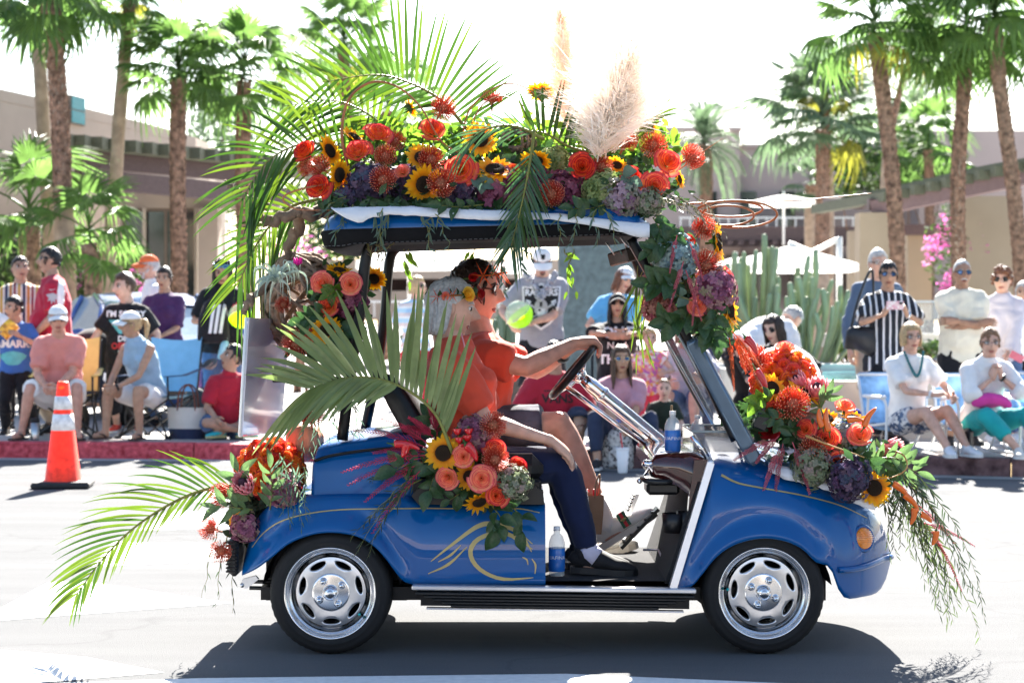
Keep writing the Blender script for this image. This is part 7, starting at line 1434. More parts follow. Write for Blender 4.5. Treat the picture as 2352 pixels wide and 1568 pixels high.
FROND=mat('frond_green',(.042,.092,.016),rough=.32,var=.3,vs=5,tl=.38,spec=.5,gain=1.2);FRONDY=mat('frond_yellow_green',(.085,.135,.02),rough=.32,var=.3,vs=5,tl=.42,spec=.5,gain=1.3);FRONDS=mat('frond_blue_green',(.05,.11,.045),rough=.28,var=.25,vs=6,tl=.3,spec=.6)
TWIG=mat('grapevine_twig',(.25,.175,.125),rough=.9,var=.45,vs=30,bump=.5,bs=90);WILLOW=mat('copper_willow',(.36,.12,.04),rough=.45,var=.25,vs=20);DRIFT=mat('driftwood',(.21,.145,.10),rough=.9,var=.4,vs=14,bump=.5,bs=50)
def m_sunflower(seed):
 rnd=random.Random(seed);p=MB();R1=1.0
 for ring,(n,l,el)in enumerate(((19,.60,.10),(17,.55,.30))):
  for k in range(n):
   a=2*pi*(k+rnd.uniform(-.25,.25)+.5*ring)/n;ll=l*rnd.uniform(.85,1.12);wd=.115*rnd.uniform(.85,1.2);e=el+rnd.uniform(-.15,.25);cu=rnd.uniform(-.25,.3);d=V((cos(a),sin(a),0));s=V((-sin(a),cos(a),0));tw=rnd.uniform(-.35,.35);rows=[];ts=[]
   for j in range(5):
    t=j/4;c=d*(.36+ll*t*cos(e*.8))+V((0,0,ll*(e*t-cu*t*t)*.8));w_=wd*(.45,.95,1.0,.72,.05)[j];sv=(s*cos(tw*t)+V((0,0,sin(tw*t))))
    rows.append([c-sv*w_,c-V((0,0,.035*(1-t))),c+sv*w_]);ts+=[t]*3
   p.grid(rows,0,ts)
 d=MB();prof=[(0,.10),(.06,.085),(.14,.09),(.24,.125),(.33,.115),(.39,.06),(.41,-.02)];d.lathe(prof[::-1],28)
 for k in range(150):
  r=.40*sqrt((k+.5)/150);a=k*2.39996;z=itp(r,prof)+.012;d.box((r*cos(a),r*sin(a),z),(.028,.028,.05),0)
 s=MB()
 for k in range(14):
  a=2*pi*k/14;dd=V((cos(a),sin(a),0));sv=V((-sin(a),cos(a),0));ll=rnd.uniform(.4,.62)
  s.add([dd*.18-sv*.1+V((0,0,-.10)),dd*.18+sv*.1+V((0,0,-.10)),dd*(.3+ll*.4)+sv*.12+V((0,0,-.13)),dd*(.3+ll)+V((0,0,-.08+rnd.uniform(-.2,.1))),dd*(.3+ll*.4)-sv*.12+V((0,0,-.13))],[(0,1,2,4),(4,2,3)],0)
 s.lathe([(.40,-.04),(.34,-.14),(.16,-.2),(.06,-.26),(.05,-.55),(0,-.55)],14);return[('petals',p.mesh('petals',[PET_Y])),('seed_disc',d.mesh('seed_disc',[DISC])),('sepals',s.mesh('sepals',[GREEN]))]
def mb_rose(seed,open_=1.0,N=17):
 rnd=random.Random(seed);mb=MB()
 for k in range(N):
  u=k/(N-1);a0=k*2.39996+rnd.uniform(-.25,.25);R0=.05+.66*u**.9;hw=lerp(2.2,.80,u**.6);zt=lerp(1.0,.50,u**1.3);fl=lerp(.02,.30,u)*open_*rnd.uniform(.7,1.2);rows=[];ts=[]
  for j in range(7):
   t=j/6;row=[]
   for i in range(8):
    s=i/7*2-1;w_=hw*(.5+.5*min(1,t*2.2));a=a0+s*w_;hgt=1-.16*abs(s)**2.2;r=R0*(.30+.70*sin(min(t,.8)*pi*.60))+fl*max(0,t-.62)**1.5*3.2-.04*abs(s)**3*R0+.03*abs(s)**2*u;z=zt*t*hgt-fl*max(0,t-.72)**2*4.2+.02*sin(5*a+k)*t
    row.append(V((r*cos(a),r*sin(a),z-.25)))
   rows.append(row);ts+=[min(1,t*.62+.08*u+.34*max(0,t-.80)/.20+.14*max(0,abs(i/7*2-1)-.55)*t)for i in range(8)]
  mb.grid(rows,0,ts)
 return mb
def calyx(mb,m):
 for k in range(5):
  a=2*pi*k/5;d=V((cos(a),sin(a),0));s=V((-sin(a),cos(a),0));mb.add([d*.2-s*.14+V((0,0,-.28)),d*.2+s*.14+V((0,0,-.28)),d*.75+V((0,0,-.42)),V((0,0,-.34))],[(0,1,2),(0,3,1)],m)
 mb.tube([(0,0,-.2),(0,0,-.5),(0,0,-.95)],[.14,.1,.05],6,m)
def m_pincushion(seed,n=130,top=.35):
 rnd=random.Random(seed);p=MB()
 for k in range(n):
  z=1-(1-(-.35))*(k+.5)/n;a=k*2.39996;r=sqrt(max(0,1-z*z));d=V((r*cos(a),r*sin(a),z));t_=V((cos(a),sin(a),0));L_=rnd.uniform(.85,1.05)
  b=d*.30;p1=b+(d*.75+t_*.35).normalized()*.30*L_;p2=p1+(d*.9+V((0,0,.25))).normalized()*.28*L_;p3=p2+(d*.35-t_*.25+V((0,0,.75))).normalized()*.20*L_
  p.tube([b,p1,p2,p3,p3+(p3-p2)*.35],[.022,.024,.022,.018,.030],3,0,t=True)
 c=MB();c.ball((0,0,.05),(.36,.36,.34),14,10)
 for k in range(60):
  z=1-1.1*(k+.5)/60;a=k*2.39996;r=sqrt(max(0,1-z*z));c.ball(V((r*cos(a),r*sin(a),z+.1))*.35,.05,4,3)
 c.tube([(0,0,-.1),(0,0,-.5),(0,0,-1.0)],[.2,.1,.07],6);return[('styles',p.mesh('styles',[PINC])),('core',c.mesh('core',[PINCC]))]
def m_hydrangea(seed,m,n=150):
 rnd=random.Random(seed);mb=MB()
 for k in range(n):
  z=1-1.35*(k+.5)/n;a=k*2.39996;r=sqrt(max(0,1-z*z));d=V((r*cos(a),r*sin(a),z));d=(d+V((rnd.gauss(0,.1),rnd.gauss(0,.1),rnd.gauss(0,.1)))).normalized();o=d*(1+.34*noise.noise(d*2.3+V((seed*5,1,0))))*rnd.uniform(.84,1.0);q=look((d+V((rnd.gauss(0,.25),rnd.gauss(0,.25),rnd.gauss(0,.25)))).normalized());ph=rnd.uniform(0,2);tc=max(.02,min(.98,.5+.9*noise.noise(d*1.6+V((seed,0,0)))+rnd.uniform(-.34,.34)));sz=rnd.uniform(.14,.19)
  for i in range(4):
   b=ph+i*pi/2;u=V((cos(b),sin(b),0));v=V((-sin(b),cos(b),0));vs=[V((0,0,0)),u*sz*.55-v*sz*.5+V((0,0,.03)),u*sz*1.15-v*sz*.3+V((0,0,.01)),u*sz*1.25+V((0,0,-.01)),u*sz*1.15+v*sz*.3+V((0,0,.01)),u*sz*.55+v*sz*.5+V((0,0,.03))]
   mb.add([o+q@x for x in vs],[(0,1,2,3),(0,3,4,5)],0,[tc]*6,smooth=False)
 mb.ball((0,0,-.05),.78,16,10);return mb.mesh('florets',[m])
def m_protea(seed):
 mb=MB();rnd=random.Random(seed)
 for ring,(n,z0,l,r0,op)in enumerate(((9,-.5,.75,.34,.10),(10,-.35,1.0,.42,.16),(11,-.2,1.15,.44,.12),(11,-.05,1.15,.40,.05),(10,.1,1.05,.33,.0))):
  for k in range(n):
   a=2*pi*(k+.5*(ring%2))/n;d=V((cos(a),sin(a),0));s=V((-sin(a),cos(a),0));rows=[];ts=[]
   for j in range(5):
    t=j/4;c=d*(r0*(.6+.75*sin(t*pi*.62))+op*t*t*(1+rnd.uniform(-.2,.2)))+V((0,0,z0+l*t));w_=.15*(.8,1.1,1.15,.8,.06)[j];rows.append([c-s*w_-d*.02,c+d*.02,c+s*w_-d*.02]);ts+=[t*.8+ring*.05]*3
   mb.grid(rows,0,ts)
 mb.tube([(0,0,-.4),(0,0,-.7),(0,0,-1.2)],[.35,.15,.08],8,0);c=MB();c.ball((0,0,.55),(.28,.28,.45),12,8);return[('bracts',mb.mesh('bracts',[PROT])),('centre',c.mesh('centre',[DARKC]))]
SUNM=[m_sunflower(i)for i in range(4)];PINM=[m_pincushion(i)for i in range(3)];PROM=[m_protea(i)for i in range(2)]
def rose_mesh(seed,m,o=1.0):
 mb=mb_rose(seed,o);calyx(mb,1);return mb.mesh('rose',[m,GREEN])
ROSE_B=rampmat('rose_ball',[(0,(.86,.45,.05)),(.5,(.86,.38,.05)),(.76,(.82,.20,.04)),(.98,(.48,.02,.03))],rough=.45,tl=.25)
ROSM={k:[rose_mesh(i+3*j,m,1.0+.2*i)for i in range(3)]for j,(k,m)in enumerate((('red',ROSE_R),('orange',ROSE_O),('peach',ROSE_P),('deep',ROSE_D),('ball',ROSE_B)))}
HYM={k:m_hydrangea(i,m)for i,(k,m)in enumerate(HYD.items())}
GRP={'sunflower':'sunflowers on the cart','rose':'roses on the cart','pincushion':'pincushion flowers on the cart','hydrangea':'hydrangea heads on the cart','protea':'pink proteas on the cart'}
frn=random.Random(99)
def fl(kind,px,py,Y,r,d,label,var=None):
 c=P(px,py,Y);sc=r/S(Y)*{'sunflower':1.3,'rose':1.28,'pincushion':1.25,'hydrangea':1.15,'protea':1.15}[kind];d=V(d).normalized();M=Matrix.Translation(c)@look(d).to_4x4()@Matrix.Rotation(frn.uniform(0,6.28),4,'Z')@Matrix.Scale(sc,4)
 nm={'sunflower':'sunflower','pincushion':'pincushion_flower','protea':'protea','rose':'rose','hydrangea':'hydrangea'}[kind]
 if kind in('rose','hydrangea'):
  me=frn.choice(ROSM[var or 'orange'])if kind=='rose' else HYM[var or 'mauve']
  o=bpy.data.objects.new(nm,me);COL.objects.link(o);o.matrix_world=M;tag(o,label,nm,GRP[kind]);return o
 t=thing(nm,label,nm.replace('_',' '),group=GRP[kind],M=M)
 for n,me in frn.choice({'sunflower':SUNM,'pincushion':PINM,'protea':PROM}[kind]):put(n,me,t)
 return t
F=(0,-1,.15);U=(0,-.5,.9);L_=(-.8,-.6,.1);Rr=(.8,-.6,.1);UR=(.45,-.6,.7);UL=(-.45,-.6,.7);B=(.1,.8,.5)
ROOF=[('rose',925,395,.1,17,(0,-.9,.4),'little coral rose between the stacked pincushions and overlapping sunflowers','peach'),('rose',1180,395,.12,17,(.1,-.9,.3),'little orange rose between widest and hanging sunflowers','orange'),('hydrangea',1060,440,.12,34,(0,-.9,.3),'dark purple hydrangea head below the large open roof rose','purple'),('hydrangea',800,455,.1,28,(-.2,-.9,.3),'small dark hydrangea head at the rear corner over the cloth','purple'),('rose',1245,415,.1,16,(0,-.9,.3),'little red rose above the single low pincushion flower','red'),('hydrangea',1490,465,.06,30,(.2,-.9,.2),'small green hydrangea head at the very front roof corner','sage'),('rose',702,349,.25,27,(-.5,-.7,.6),'red orange rose farthest out at the rear end of the roof','red'),('rose',822,350,.18,29,(-.1,-.8,.6),'orange rose inside the big copper willow hoop','orange'),('rose',868,311,.22,29,(.2,-.7,.7),'orange rose above the pair of stacked pincushion flowers on the roof','orange'),('rose',993,300,.3,27,(.1,-.8,.5),'rose with yellow heart and red rim under the highest pincushion flower','orange'),('rose',1058,390,.08,34,(-.1,-1,.2),'large open orange rose beside the two overlapping sunflowers on the roof','orange'),('rose',733,430,.1,27,(-.3,-.9,.3),'red rose lowest at the rear corner of the roof','red'),('rose',1337,383,.08,29,F,'round red rose at the foot of the pampas plumes','red'),('rose',1533,373,.15,28,(.3,-.9,.3),'orange rose beneath the pair of pale pincushion flowers at the front of the roof','orange'),('rose',1503,428,.07,28,(.1,-1,.2),'orange rose above the dark fern sprays at the front roof corner','orange'),('rose',1449,405,.14,22,(.1,-.9,.3),'small red rose partly behind a leaf near the mauve hydrangea','red'),('pincushion',1016,252,.35,27,(.4,-.7,.6),'highest red pincushion flower on the roof, below the tall fronds'),('pincushion',1130,230,.5,22,(0,-.2,1),'spidery pincushion flower seen from the side behind the big frond'),('pincushion',736,384,.16,25,(-.3,-.9,.2),'pincushion flower between the two red roses at the rear roof corner'),('pincushion',706,386,.24,19,(-.6,-.7,.1),'small pincushion flower tucked under the outermost red rose'),('pincushion',885,361,.14,24,(0,-.8,.5),'pincushion flower stacked directly above another one on the roof'),('pincushion',880,414,.06,29,(-.1,-1,.15),'pincushion flower over dark purple hydrangea on the roof'),('pincushion',907,326,.26,22,(.2,-.8,.4),'pincushion flower close behind the orange rose in the rear half of the roof'),('pincushion',990,368,.14,28,(.2,-.9,.3),'pincushion flower covering the upper of the two overlapping sunflowers'),('pincushion',1012,421,.05,31,(.2,-1,.1),'pincushion flower covering the lower of the two overlapping sunflowers'),('pincushion',1267,446,.03,28,(0,-1,.1),'single red pincushion flower low on burgundy hydrangea at the roof edge'),('pincushion',1381,385,.14,24,(.2,-.9,.3),'pincushion flower squeezed between the round red rose and a green leaf'),('pincushion',1435,328,.22,26,(.3,-.6,.8),'dark red pincushion flower right of the pampas foot'),('pincushion',1500,337,.2,29,(.1,-.9,.4),'pale coral pincushion flower below the yellow bloom at the roof front'),('pincushion',1586,363,.22,27,(.6,-.7,.3),'pale coral pincushion flower farthest forward on the roof'),('sunflower',757,347,.25,32,(.75,-.45,.3),'sunflower seen from behind its petals next to the outermost red rose'),('sunflower',779,402,.12,33,(.8,-.5,-.1),'sunflower facing sideways beside the lower red rose at the rear'),('sunflower',814,316,.3,30,(.5,-.3,.8),'sunflower seen from behind with curled green sepals inside the willow hoop'),('sunflower',942,248,.5,20,(.8,.3,.4),'small sunflower behind the fronds near the highest pincushion flower'),('sunflower',969,362,.18,33,(.1,-.8,.6),'upper of the two overlapping sunflowers in the middle of the roof'),('sunflower',974,424,.09,38,(.35,-.85,-.15),'lower of the two overlapping sunflowers in the middle of the roof'),('sunflower',1103,320,.22,35,(.25,-.9,.1),'sunflower facing out under the arching blue green fronds'),('sunflower',1137,390,.1,42,(0,-.55,.85),'widest sunflower, tilted up above the burgundy hydrangea'),('sunflower',1230,370,.12,32,(0,-.6,-.75),'sunflower hanging its dark face down beside the green hydrangea'),('sunflower',1243,212,.55,32,(.1,.4,.9),'green backed sunflower standing highest behind the roof arrangement'),('sunflower',1493,290,.35,25,(.7,.3,.5),'sunflower seen edge on above the pale pincushion at the roof front'),('sunflower',1560,412,.25,20,(.8,-.4,.2),'small sunflower at the roof front behind the red orange rose'),('sunflower',1417,380,.25,22,(.2,-.7,.6),'small sunflower peeping out between pampas foot and green leaf'),('hydrangea',845,428,.14,46,(-.1,-.9,.4),'dark purple hydrangea head on the rear half of the roof','purple'),('hydrangea',930,425,.2,42,(.1,-.9,.3),'second dark purple hydrangea head behind the lower overlapping sunflower','purple'),('hydrangea',1150,440,.13,50,(-.1,-.9,.3),'burgundy hydrangea head under the widest sunflower','burgundy'),('hydrangea',1215,432,.15,46,(.1,-.9,.3),'burgundy hydrangea head behind the drooping narrow leaves','burgundy'),('hydrangea',1302,440,.16,46,(.1,-.9,.3),'dark burgundy hydrangea head beside the single red pincushion flower','burgundy'),('hydrangea',1272,372,.3,34,(.1,-.9,.4),'pale green hydrangea head beside the hanging sunflower','green'),('hydrangea',1382,436,.1,40,(-.1,-.95,.3),'larger green hydrangea head at the roof edge below the pampas','green'),('hydrangea',1428,460,.08,45,(.1,-.95,.2),'mauve and green hydrangea head over the front of the white roof cloth','mixed'),]
PILLAR=[('sunflower',1648,556,.1,40,(.95,-.25,.1),'sunflower turned sideways near the top of the front pillar'),('sunflower',1674,708,.06,44,(.9,-.35,.2),'sunflower turned sideways at the lower edge of the front pillar'),('pincushion',1620,612,.05,34,(.3,-.9,.2),'red pincushion flower in the middle of the front pillar'),('pincushion',1614,527,.16,26,(.4,-.7,.5),'pincushion flower at the top of the front pillar'),('hydrangea',1548,588,.04,46,F,'blue grey hydrangea head on the front pillar','blue'),('hydrangea',1643,668,.03,46,(.2,-.95,.1),'mauve hydrangea head on the front pillar','mauve'),('hydrangea',1520,645,.14,36,(-.3,-.9,.1),'rust coloured hydrangea head behind leaves of the front pillar','rust'),('hydrangea',1510,705,.1,34,(-.3,-.9,-.1),'lowest rust pink hydrangea head on the front pillar','rust'),('rose',1603,703,.0,23,F,'pink orange rose low on the front pillar','peach'),('rose',1662,640,.1,27,(.8,-.5,.2),'orange rose facing forward on the edge of the front pillar','orange'),('rose',1635,628,.05,17,(.3,-.9,.2),'small pink rose by the mauve hydrangea of the front pillar','peach'),('rose',1581,553,.1,15,(.2,-.8,.5),'little red rose half sunk above the blue grey hydrangea','red'),]
HOOD=[('rose',1850,985,.14,22,(-.3,-.9,.3),'orange rose between big pincushion flower and hood twig ball','orange'),('rose',1940,935,.34,22,(.1,-.6,.8),'peach rose on the upper slope of the hood near the orange buds','peach'),('rose',2010,1075,.2,20,(.3,-.9,.2),'small coral rose just above the hood nose sunflower','orange'),('sunflower',1900,960,.3,26,(.2,-.5,.8),'small sunflower behind the orange pointed buds on the hood'),('rose',1780,940,.2,22,(-.3,-.8,.5),'orange rose under the ball near the windshield latch','orange'),('rose',1803,802,.4,21,(0,-.5,.8),'single peach rose standing on top of the hood bouquet','peach'),('pincushion',1737,832,.3,32,(-.3,-.6,.7),'pincushion flower beside the windshield end of the hood',),('pincushion',1820,930,.12,36,(0,-.9,.4),'big pincushion flower over a sunflower in the middle of the hood'),('pincushion',1866,1035,.1,30,(-.1,-.9,.3),'red pincushion flower low above the sage hydrangea on the hood'),('protea',1838,886,.3,28,(-.5,-.4,.8),'pink protea against the ball of orange roses'),('protea',1880,910,.25,36,(-.2,-.6,.8),'pale pink protea with green leaves next to the ball of orange roses'),('protea',2036,1036,.35,32,(.7,-.6,.25),'pink protea bud pointing forward at the hood tip'),('sunflower',1775,890,.2,32,(.5,-.6,.5),'sunflower under the ball of orange roses'),('sunflower',1846,902,.22,36,(.4,-.3,.85),'sunflower behind the big hood pincushion flower'),('sunflower',1962,962,.35,30,(.3,-.4,.85),'sunflower lying flat on the middle of the hood bouquet'),('sunflower',2008,1120,.1,36,(.2,-.95,.15),'sunflower facing out low at the nose of the hood'),('rose',1899,1009,.16,26,(-.1,-.9,.3),'coral rose beside the twig ball on the hood','orange'),('rose',1976,1000,.2,28,(-.1,-.8,.5),'largest coral rose on the hood, below the flat sunflower','peach'),('rose',1923,1058,.1,21,(.1,-.95,.2),'small orange rose above the purple hydrangea on the hood','orange'),('rose',1768,988,.2,24,(-.4,-.8,.3),'deep red rose behind the black windshield latch','deep'),('hydrangea',1866,1072,.1,42,F,'sage green hydrangea head at the hood edge','sage'),('hydrangea',1948,1098,.07,45,(.1,-.95,.2),'blue purple hydrangea head at the hood edge','purple'),('hydrangea',1942,1012,.3,42,F,'blue grey hydrangea head behind the coral roses of the hood','blue'),]
SIDE=[('sunflower',1018,1040,-.05,36,(-.1,-1,.1),'bright open sunflower in front of the seat, largest of three'),('sunflower',1078,1094,-.03,28,(-.2,-1,.05),'middle sunflower on the seat side, partly covered by a rose'),('sunflower',1101,1152,-.04,31,(.3,-.6,-.8),'lowest sunflower on the seat side, face turned down'),('rose',1064,1048,-.07,24,F,'pale peach rose beside the red cherry peppers','peach'),('rose',1028,1096,-.06,25,(-.2,-.95,-.1),'peach rose below the bright open sunflower','peach'),('rose',1106,1098,-.08,28,(.05,-1,.05),'pink orange rose over the middle seat side sunflower','peach'),('rose',1140,1138,-.07,25,(.2,-.95,.1),'orange rose with red rims beneath the sage hydrangea of the seat','orange'),('rose',1190,1070,.0,20,(.4,-.8,.4),'red orange rose close to the navy trousers','red'),('rose',1136,1032,-.02,25,(.1,-.8,.6),'orange rose right above the lower seat side pincushion flower','orange'),('pincushion',1133,976,-.03,29,(.1,-.95,.2),'pincushion flower before the coral sleeve of the passenger'),('pincushion',1138,1055,-.06,29,F,'lower pincushion flower on the seat side'),('hydrangea',1088,1000,.02,40,(-.1,-.9,.3),'pink hydrangea head before the passenger','mauve'),('hydrangea',1181,1110,-.05,36,(.2,-.95,.1),'sage and pink hydrangea head on the hip panel','sage'),]
TAIL=[('protea',565,1118,-.02,34,(-.2,-.85,.5),'pink protea in the tail bouquet'),('pincushion',512,1138,.05,26,(-.8,-.5,.2),'pincushion flower beside the pink protea of the tail'),('pincushion',486,1214,.02,24,(-.7,-.6,.3),'pincushion flower hanging out farthest at the tail'),('pincushion',508,1262,.0,24,(-.2,-.8,-.5),'lowest pincushion flower of the tail above the black bumper'),('pincushion',715,958,.1,29,(.0,-.6,.8),'pincushion flower hovering over the warty pumpkin'),('hydrangea',650,1125,.05,36,F,'mauve hydrangea under the round rose ball of the tail','mauve'),('hydrangea',562,1212,.08,30,F,'pink hydrangea low in the tail bouquet','mauve'),('sunflower',542,1190,.1,18,(-.6,-.6,.5),'small orange sunflower hidden low in the tail bouquet'),('rose',742,652,.12,27,(-.2,-.9,.3),'yellow pink rose on the twig wreath','peach'),('rose',805,652,.1,25,(.1,-.95,.1),'pink rose near the rear roof post','peach'),('rose',755,703,.1,24,(-.2,-.9,.2),'coral rose below the pair of wreath roses','orange'),('rose',712,770,.12,22,(-.4,-.8,.2),'half hidden coral rose low in the wreath','orange'),('sunflower',780,622,.15,28,(.2,-.3,.9),'sunflower lying flat on top of the wreath flowers'),('sunflower',858,641,.7,26,(.2,-.8,.5),'sunflower on the far roof post'),('sunflower',750,757,.08,32,(.1,-.8,-.55),'sunflower under the wreath roses with its face lowered'),('pincushion',682,790,.12,30,(-.2,-.9,.1),'pincushion flower at the bottom of the twig wreath'),('pincushion',652,700,.3,18,(-.2,-.9,.1),'pincushion flower glimpsed inside the twig wreath'),('hydrangea',805,690,.18,38,F,'magenta hydrangea head on the rear roof post','burgundy'),]
for grp in(ROOF,PILLAR,HOOD,SIDE,TAIL):
 for f in grp:fl(*f[:7],var=f[7]if len(f)>7 else None)
def roseball(label,px,py,Y,r,cols,n,name='rose_bouquet',sc=.30,zmin=-.5):
 c=P(px,py,Y);k=r/S(Y);t=thing(name,label,'rose bouquet',tuple(c));m=MB();m.ball((0,0,0),k*.84,16,12);m.build('foam_core',mat('red_petal_mass',(.34,.02,.03),rough=.7,var=.5,vs=60,bump=.6,bs=80),t)
 for i in range(n):
  z=1-(1-zmin)*(i+.5)/n;a=i*2.39996;q=sqrt(max(0,1-z*z));d=V((q*cos(a),q*sin(a),z))
  if d.y>.55:continue
  o=put('rose',frn.choice(ROSM[frn.choice(cols)]),t);o.matrix_basis=Matrix.Translation(d*k*.86)@look(d).to_4x4()@Matrix.Rotation(frn.uniform(0,6),4,'Z')@Matrix.Scale(k*sc*frn.uniform(.9,1.1),4)
 return t
roseball('round ball of orange and red roses at the cart tail',622,1086,.22,82,('ball','ball','ball','red'),66,sc=.26)
roseball('round ball of orange roses wrapped in white on the hood',1800,878,.42,78,('ball','orange','ball'),62,sc=.265)
m=MB();rows=[]
for i in range(5):
 t=i/4;rows.append([P(1800+83*sin(a)*(1+.02*cos(9*a)),880-83*cos(a)*(1+.02*sin(7*a))+(4-8*t),.46+.12*t)for a in[R(-40)+R(150)*k/20 for k in range(21)]])
m.grid(rows,0);m.grid([[p+V((.004,0,.004))for p in r_]for r_ in rows],0);tag(m.build('bouquet_wrap',mat('white_paper',(.72,.68,.68),rough=.7,var=.04,tl=.3)),'white wrapping paper round the hood rose ball','wrapping')
# ----------------------------------------------------------
def frond(label,rach,sides,seed,mt=FROND,mt2=FRONDY,wd=.0125,group='palm fronds on the cart',twist=.5,ytilt=.12,rr=.007):
 rnd=random.Random(seed);pts=bez([P(*p)for p in rach],24);o=pts[0].copy();t=thing('palm_frond',label,'palm frond',tuple(o),0,group)
 m=MB();m.tube([p-o for p in pts],[rr*(1.1-.9*i/24)for i in range(25)],6);m.build('rachis',mat('frond_stem',(.17,.17,.03),rough=.4,var=.2),t)
 for sg,n,u0,u1,a0,a1,l0,l1,l2,dr in sides:
  for i in range(n):
   u=lerp(u0,u1,(i+.5)/n)*24;k=min(int(u),23);p=lerp(pts[k],pts[k+1],u-k)-o;tg=(pts[min(k+1,24)]-pts[max(k-1,0)]).normalized();nn=V((-tg.z,0,tg.x))*sg;f=(i+.5)/n;al=R(lerp(a0,a1,f)+rnd.uniform(-4,4));L__=(lerp(l0,l1,f*2)if f<.5 else lerp(l1,l2,f*2-1))*rnd.uniform(.9,1.08)
   d=(tg*cos(al)+nn*sin(al)+V((0,rnd.uniform(-1,.8)*ytilt*1.5,0))).normalized();wv=d.cross(V((0,-1,0))).normalized();tw=rnd.uniform(-twist,twist);wv=(wv*cos(tw)+V((0,-1,0))*sin(tw));g=dr*rnd.uniform(.7,1.4);rows=[]
   for j in range(9):
    s=j/8;c=p+d*L__*s+V((0,-.02*s,0))-V((0,0,g*L__*s**2.3));hw=wd*(.35,.85,1,.97,.9,.78,.6,.36,.03)[j]*rnd.uniform(.97,1.03);fo_=wv.cross(d).normalized()*hw*.45
    rows.append([c-wv*hw+fo_,c,c+wv*hw+fo_])
   m=MB();m.grid(rows,0);m.build('leaflet',mt2 if rnd.random()<.28 else mt,t)
 return t
frond('tall palm frond rising highest above the rear half of the roof',[(1075,300,.5),(1015,232,.5),(940,190,.5),(860,172,.48),(735,190,.44)],[(-1,30,.02,.98,98,38,.28,.43,.20,.06),(1,19,.15,.98,52,30,.15,.24,.14,.12)],1,wd=.0075)
frond('broad palm frond arching off the rear end of the roof',[(900,400,.35),(800,345,.35),(700,330,.32),(610,375,.28),(550,470,.25)],[(-1,29,.02,.98,74,34,.22,.30,.24,.22),(1,26,.12,.98,58,26,.18,.34,.30,.32)],2,wd=0.0069)
frond('palm frond fanning behind the copper willow hoop',[(950,430,.62),(905,330,.62),(850,265,.6),(760,230,.58),(650,245,.55)],[(-1,23,.05,.98,70,40,.16,.20,.22,.12),(1,28,.0,.98,66,30,.24,.34,.26,.2)],3,mt=FRONDY,mt2=FROND,wd=0.0075)
frond('palm frond hanging off the rear roof corner past the driftwood',[(740,455,.5),(660,480,.48),(590,560,.45),(545,660,.42)],[(-1,19,.1,.98,60,24,.16,.22,.22,.2),(1,23,.05,.98,54,22,.22,.30,.26,.3)],4,wd=0.0063)
frond('small upright palm frond beside the pampas plumes',[(1362,352,.2),(1310,338,.2),(1250,306,.2),(1200,300,.2)],[(-1,14,.0,.9,92,62,.20,.24,.15,.0)],5,wd=0.0078,twist=.3)
frond('blue green palm frond drooping over the roof edge',[(1228,300,.0),(1215,385,-.04),(1198,470,-.05),(1172,575,-.05)],[(-1,20,.2,.98,40,20,.12,.17,.14,.1),(1,23,.15,.98,44,18,.12,.22,.16,.1)],6,mt=FRONDS,mt2=FROND,wd=0.0048)
frond('thin arching palm frond across the sunflowers of the roof',[(1250,320,.05),(1180,290,.0),(1110,300,-.02),(1050,350,-.02)],[(-1,12,.1,.95,30,15,.12,.16,.12,.2),(1,14,.1,.95,36,18,.12,.18,.12,.3)],7,mt=FRONDS,mt2=FRONDS,wd=0.0036)
frond('palm blades pointing up at the front end of the roof',[(1428,345,.3),(1470,300,.3),(1525,250,.3)],[(1,7,.0,.9,22,12,.12,.16,.1,.05),(-1,6,.1,.9,20,10,.1,.14,.1,.15)],8,wd=0.0066)
frond('wide bladed palm frond fanned out beside the passenger',[(1040,1040,-.06),(1000,950,-.06),(935,895,-.06),(860,868,-.05),(780,870,-.04),(710,895,-.02)],[(-1,11,.08,.42,40,64,.36,.42,.40,-.0),(-1,19,.42,.98,66,38,.40,.37,.26,.14),(1,20,.45,.99,48,20,.12,.25,.29,.22)],9,mt=mat('frond_mid_green',(.15,.205,.07),rough=.34,var=.2,vs=6,tl=.3,spec=.5),mt2=mat('frond_pale_green',(.21,.26,.10),rough=.34,var=.2,tl=.3),wd=.0135,twist=.35,ytilt=.05)  # even mid green mixed with a paler one for the wide leaflets
frond('long palm frond trailing behind the cart tail over the road',[(555,1112,.1),(470,1124,.08),(385,1160,.05),(295,1222,.02),(222,1300,.0),(172,1372,.0)],[(-1,30,.02,.98,50,24,.30,.33,.14,.24),(1,22,.1,.99,34,18,.1,.16,.12,.22)],10,mt=FRONDY,mt2=FROND,wd=0.0057)
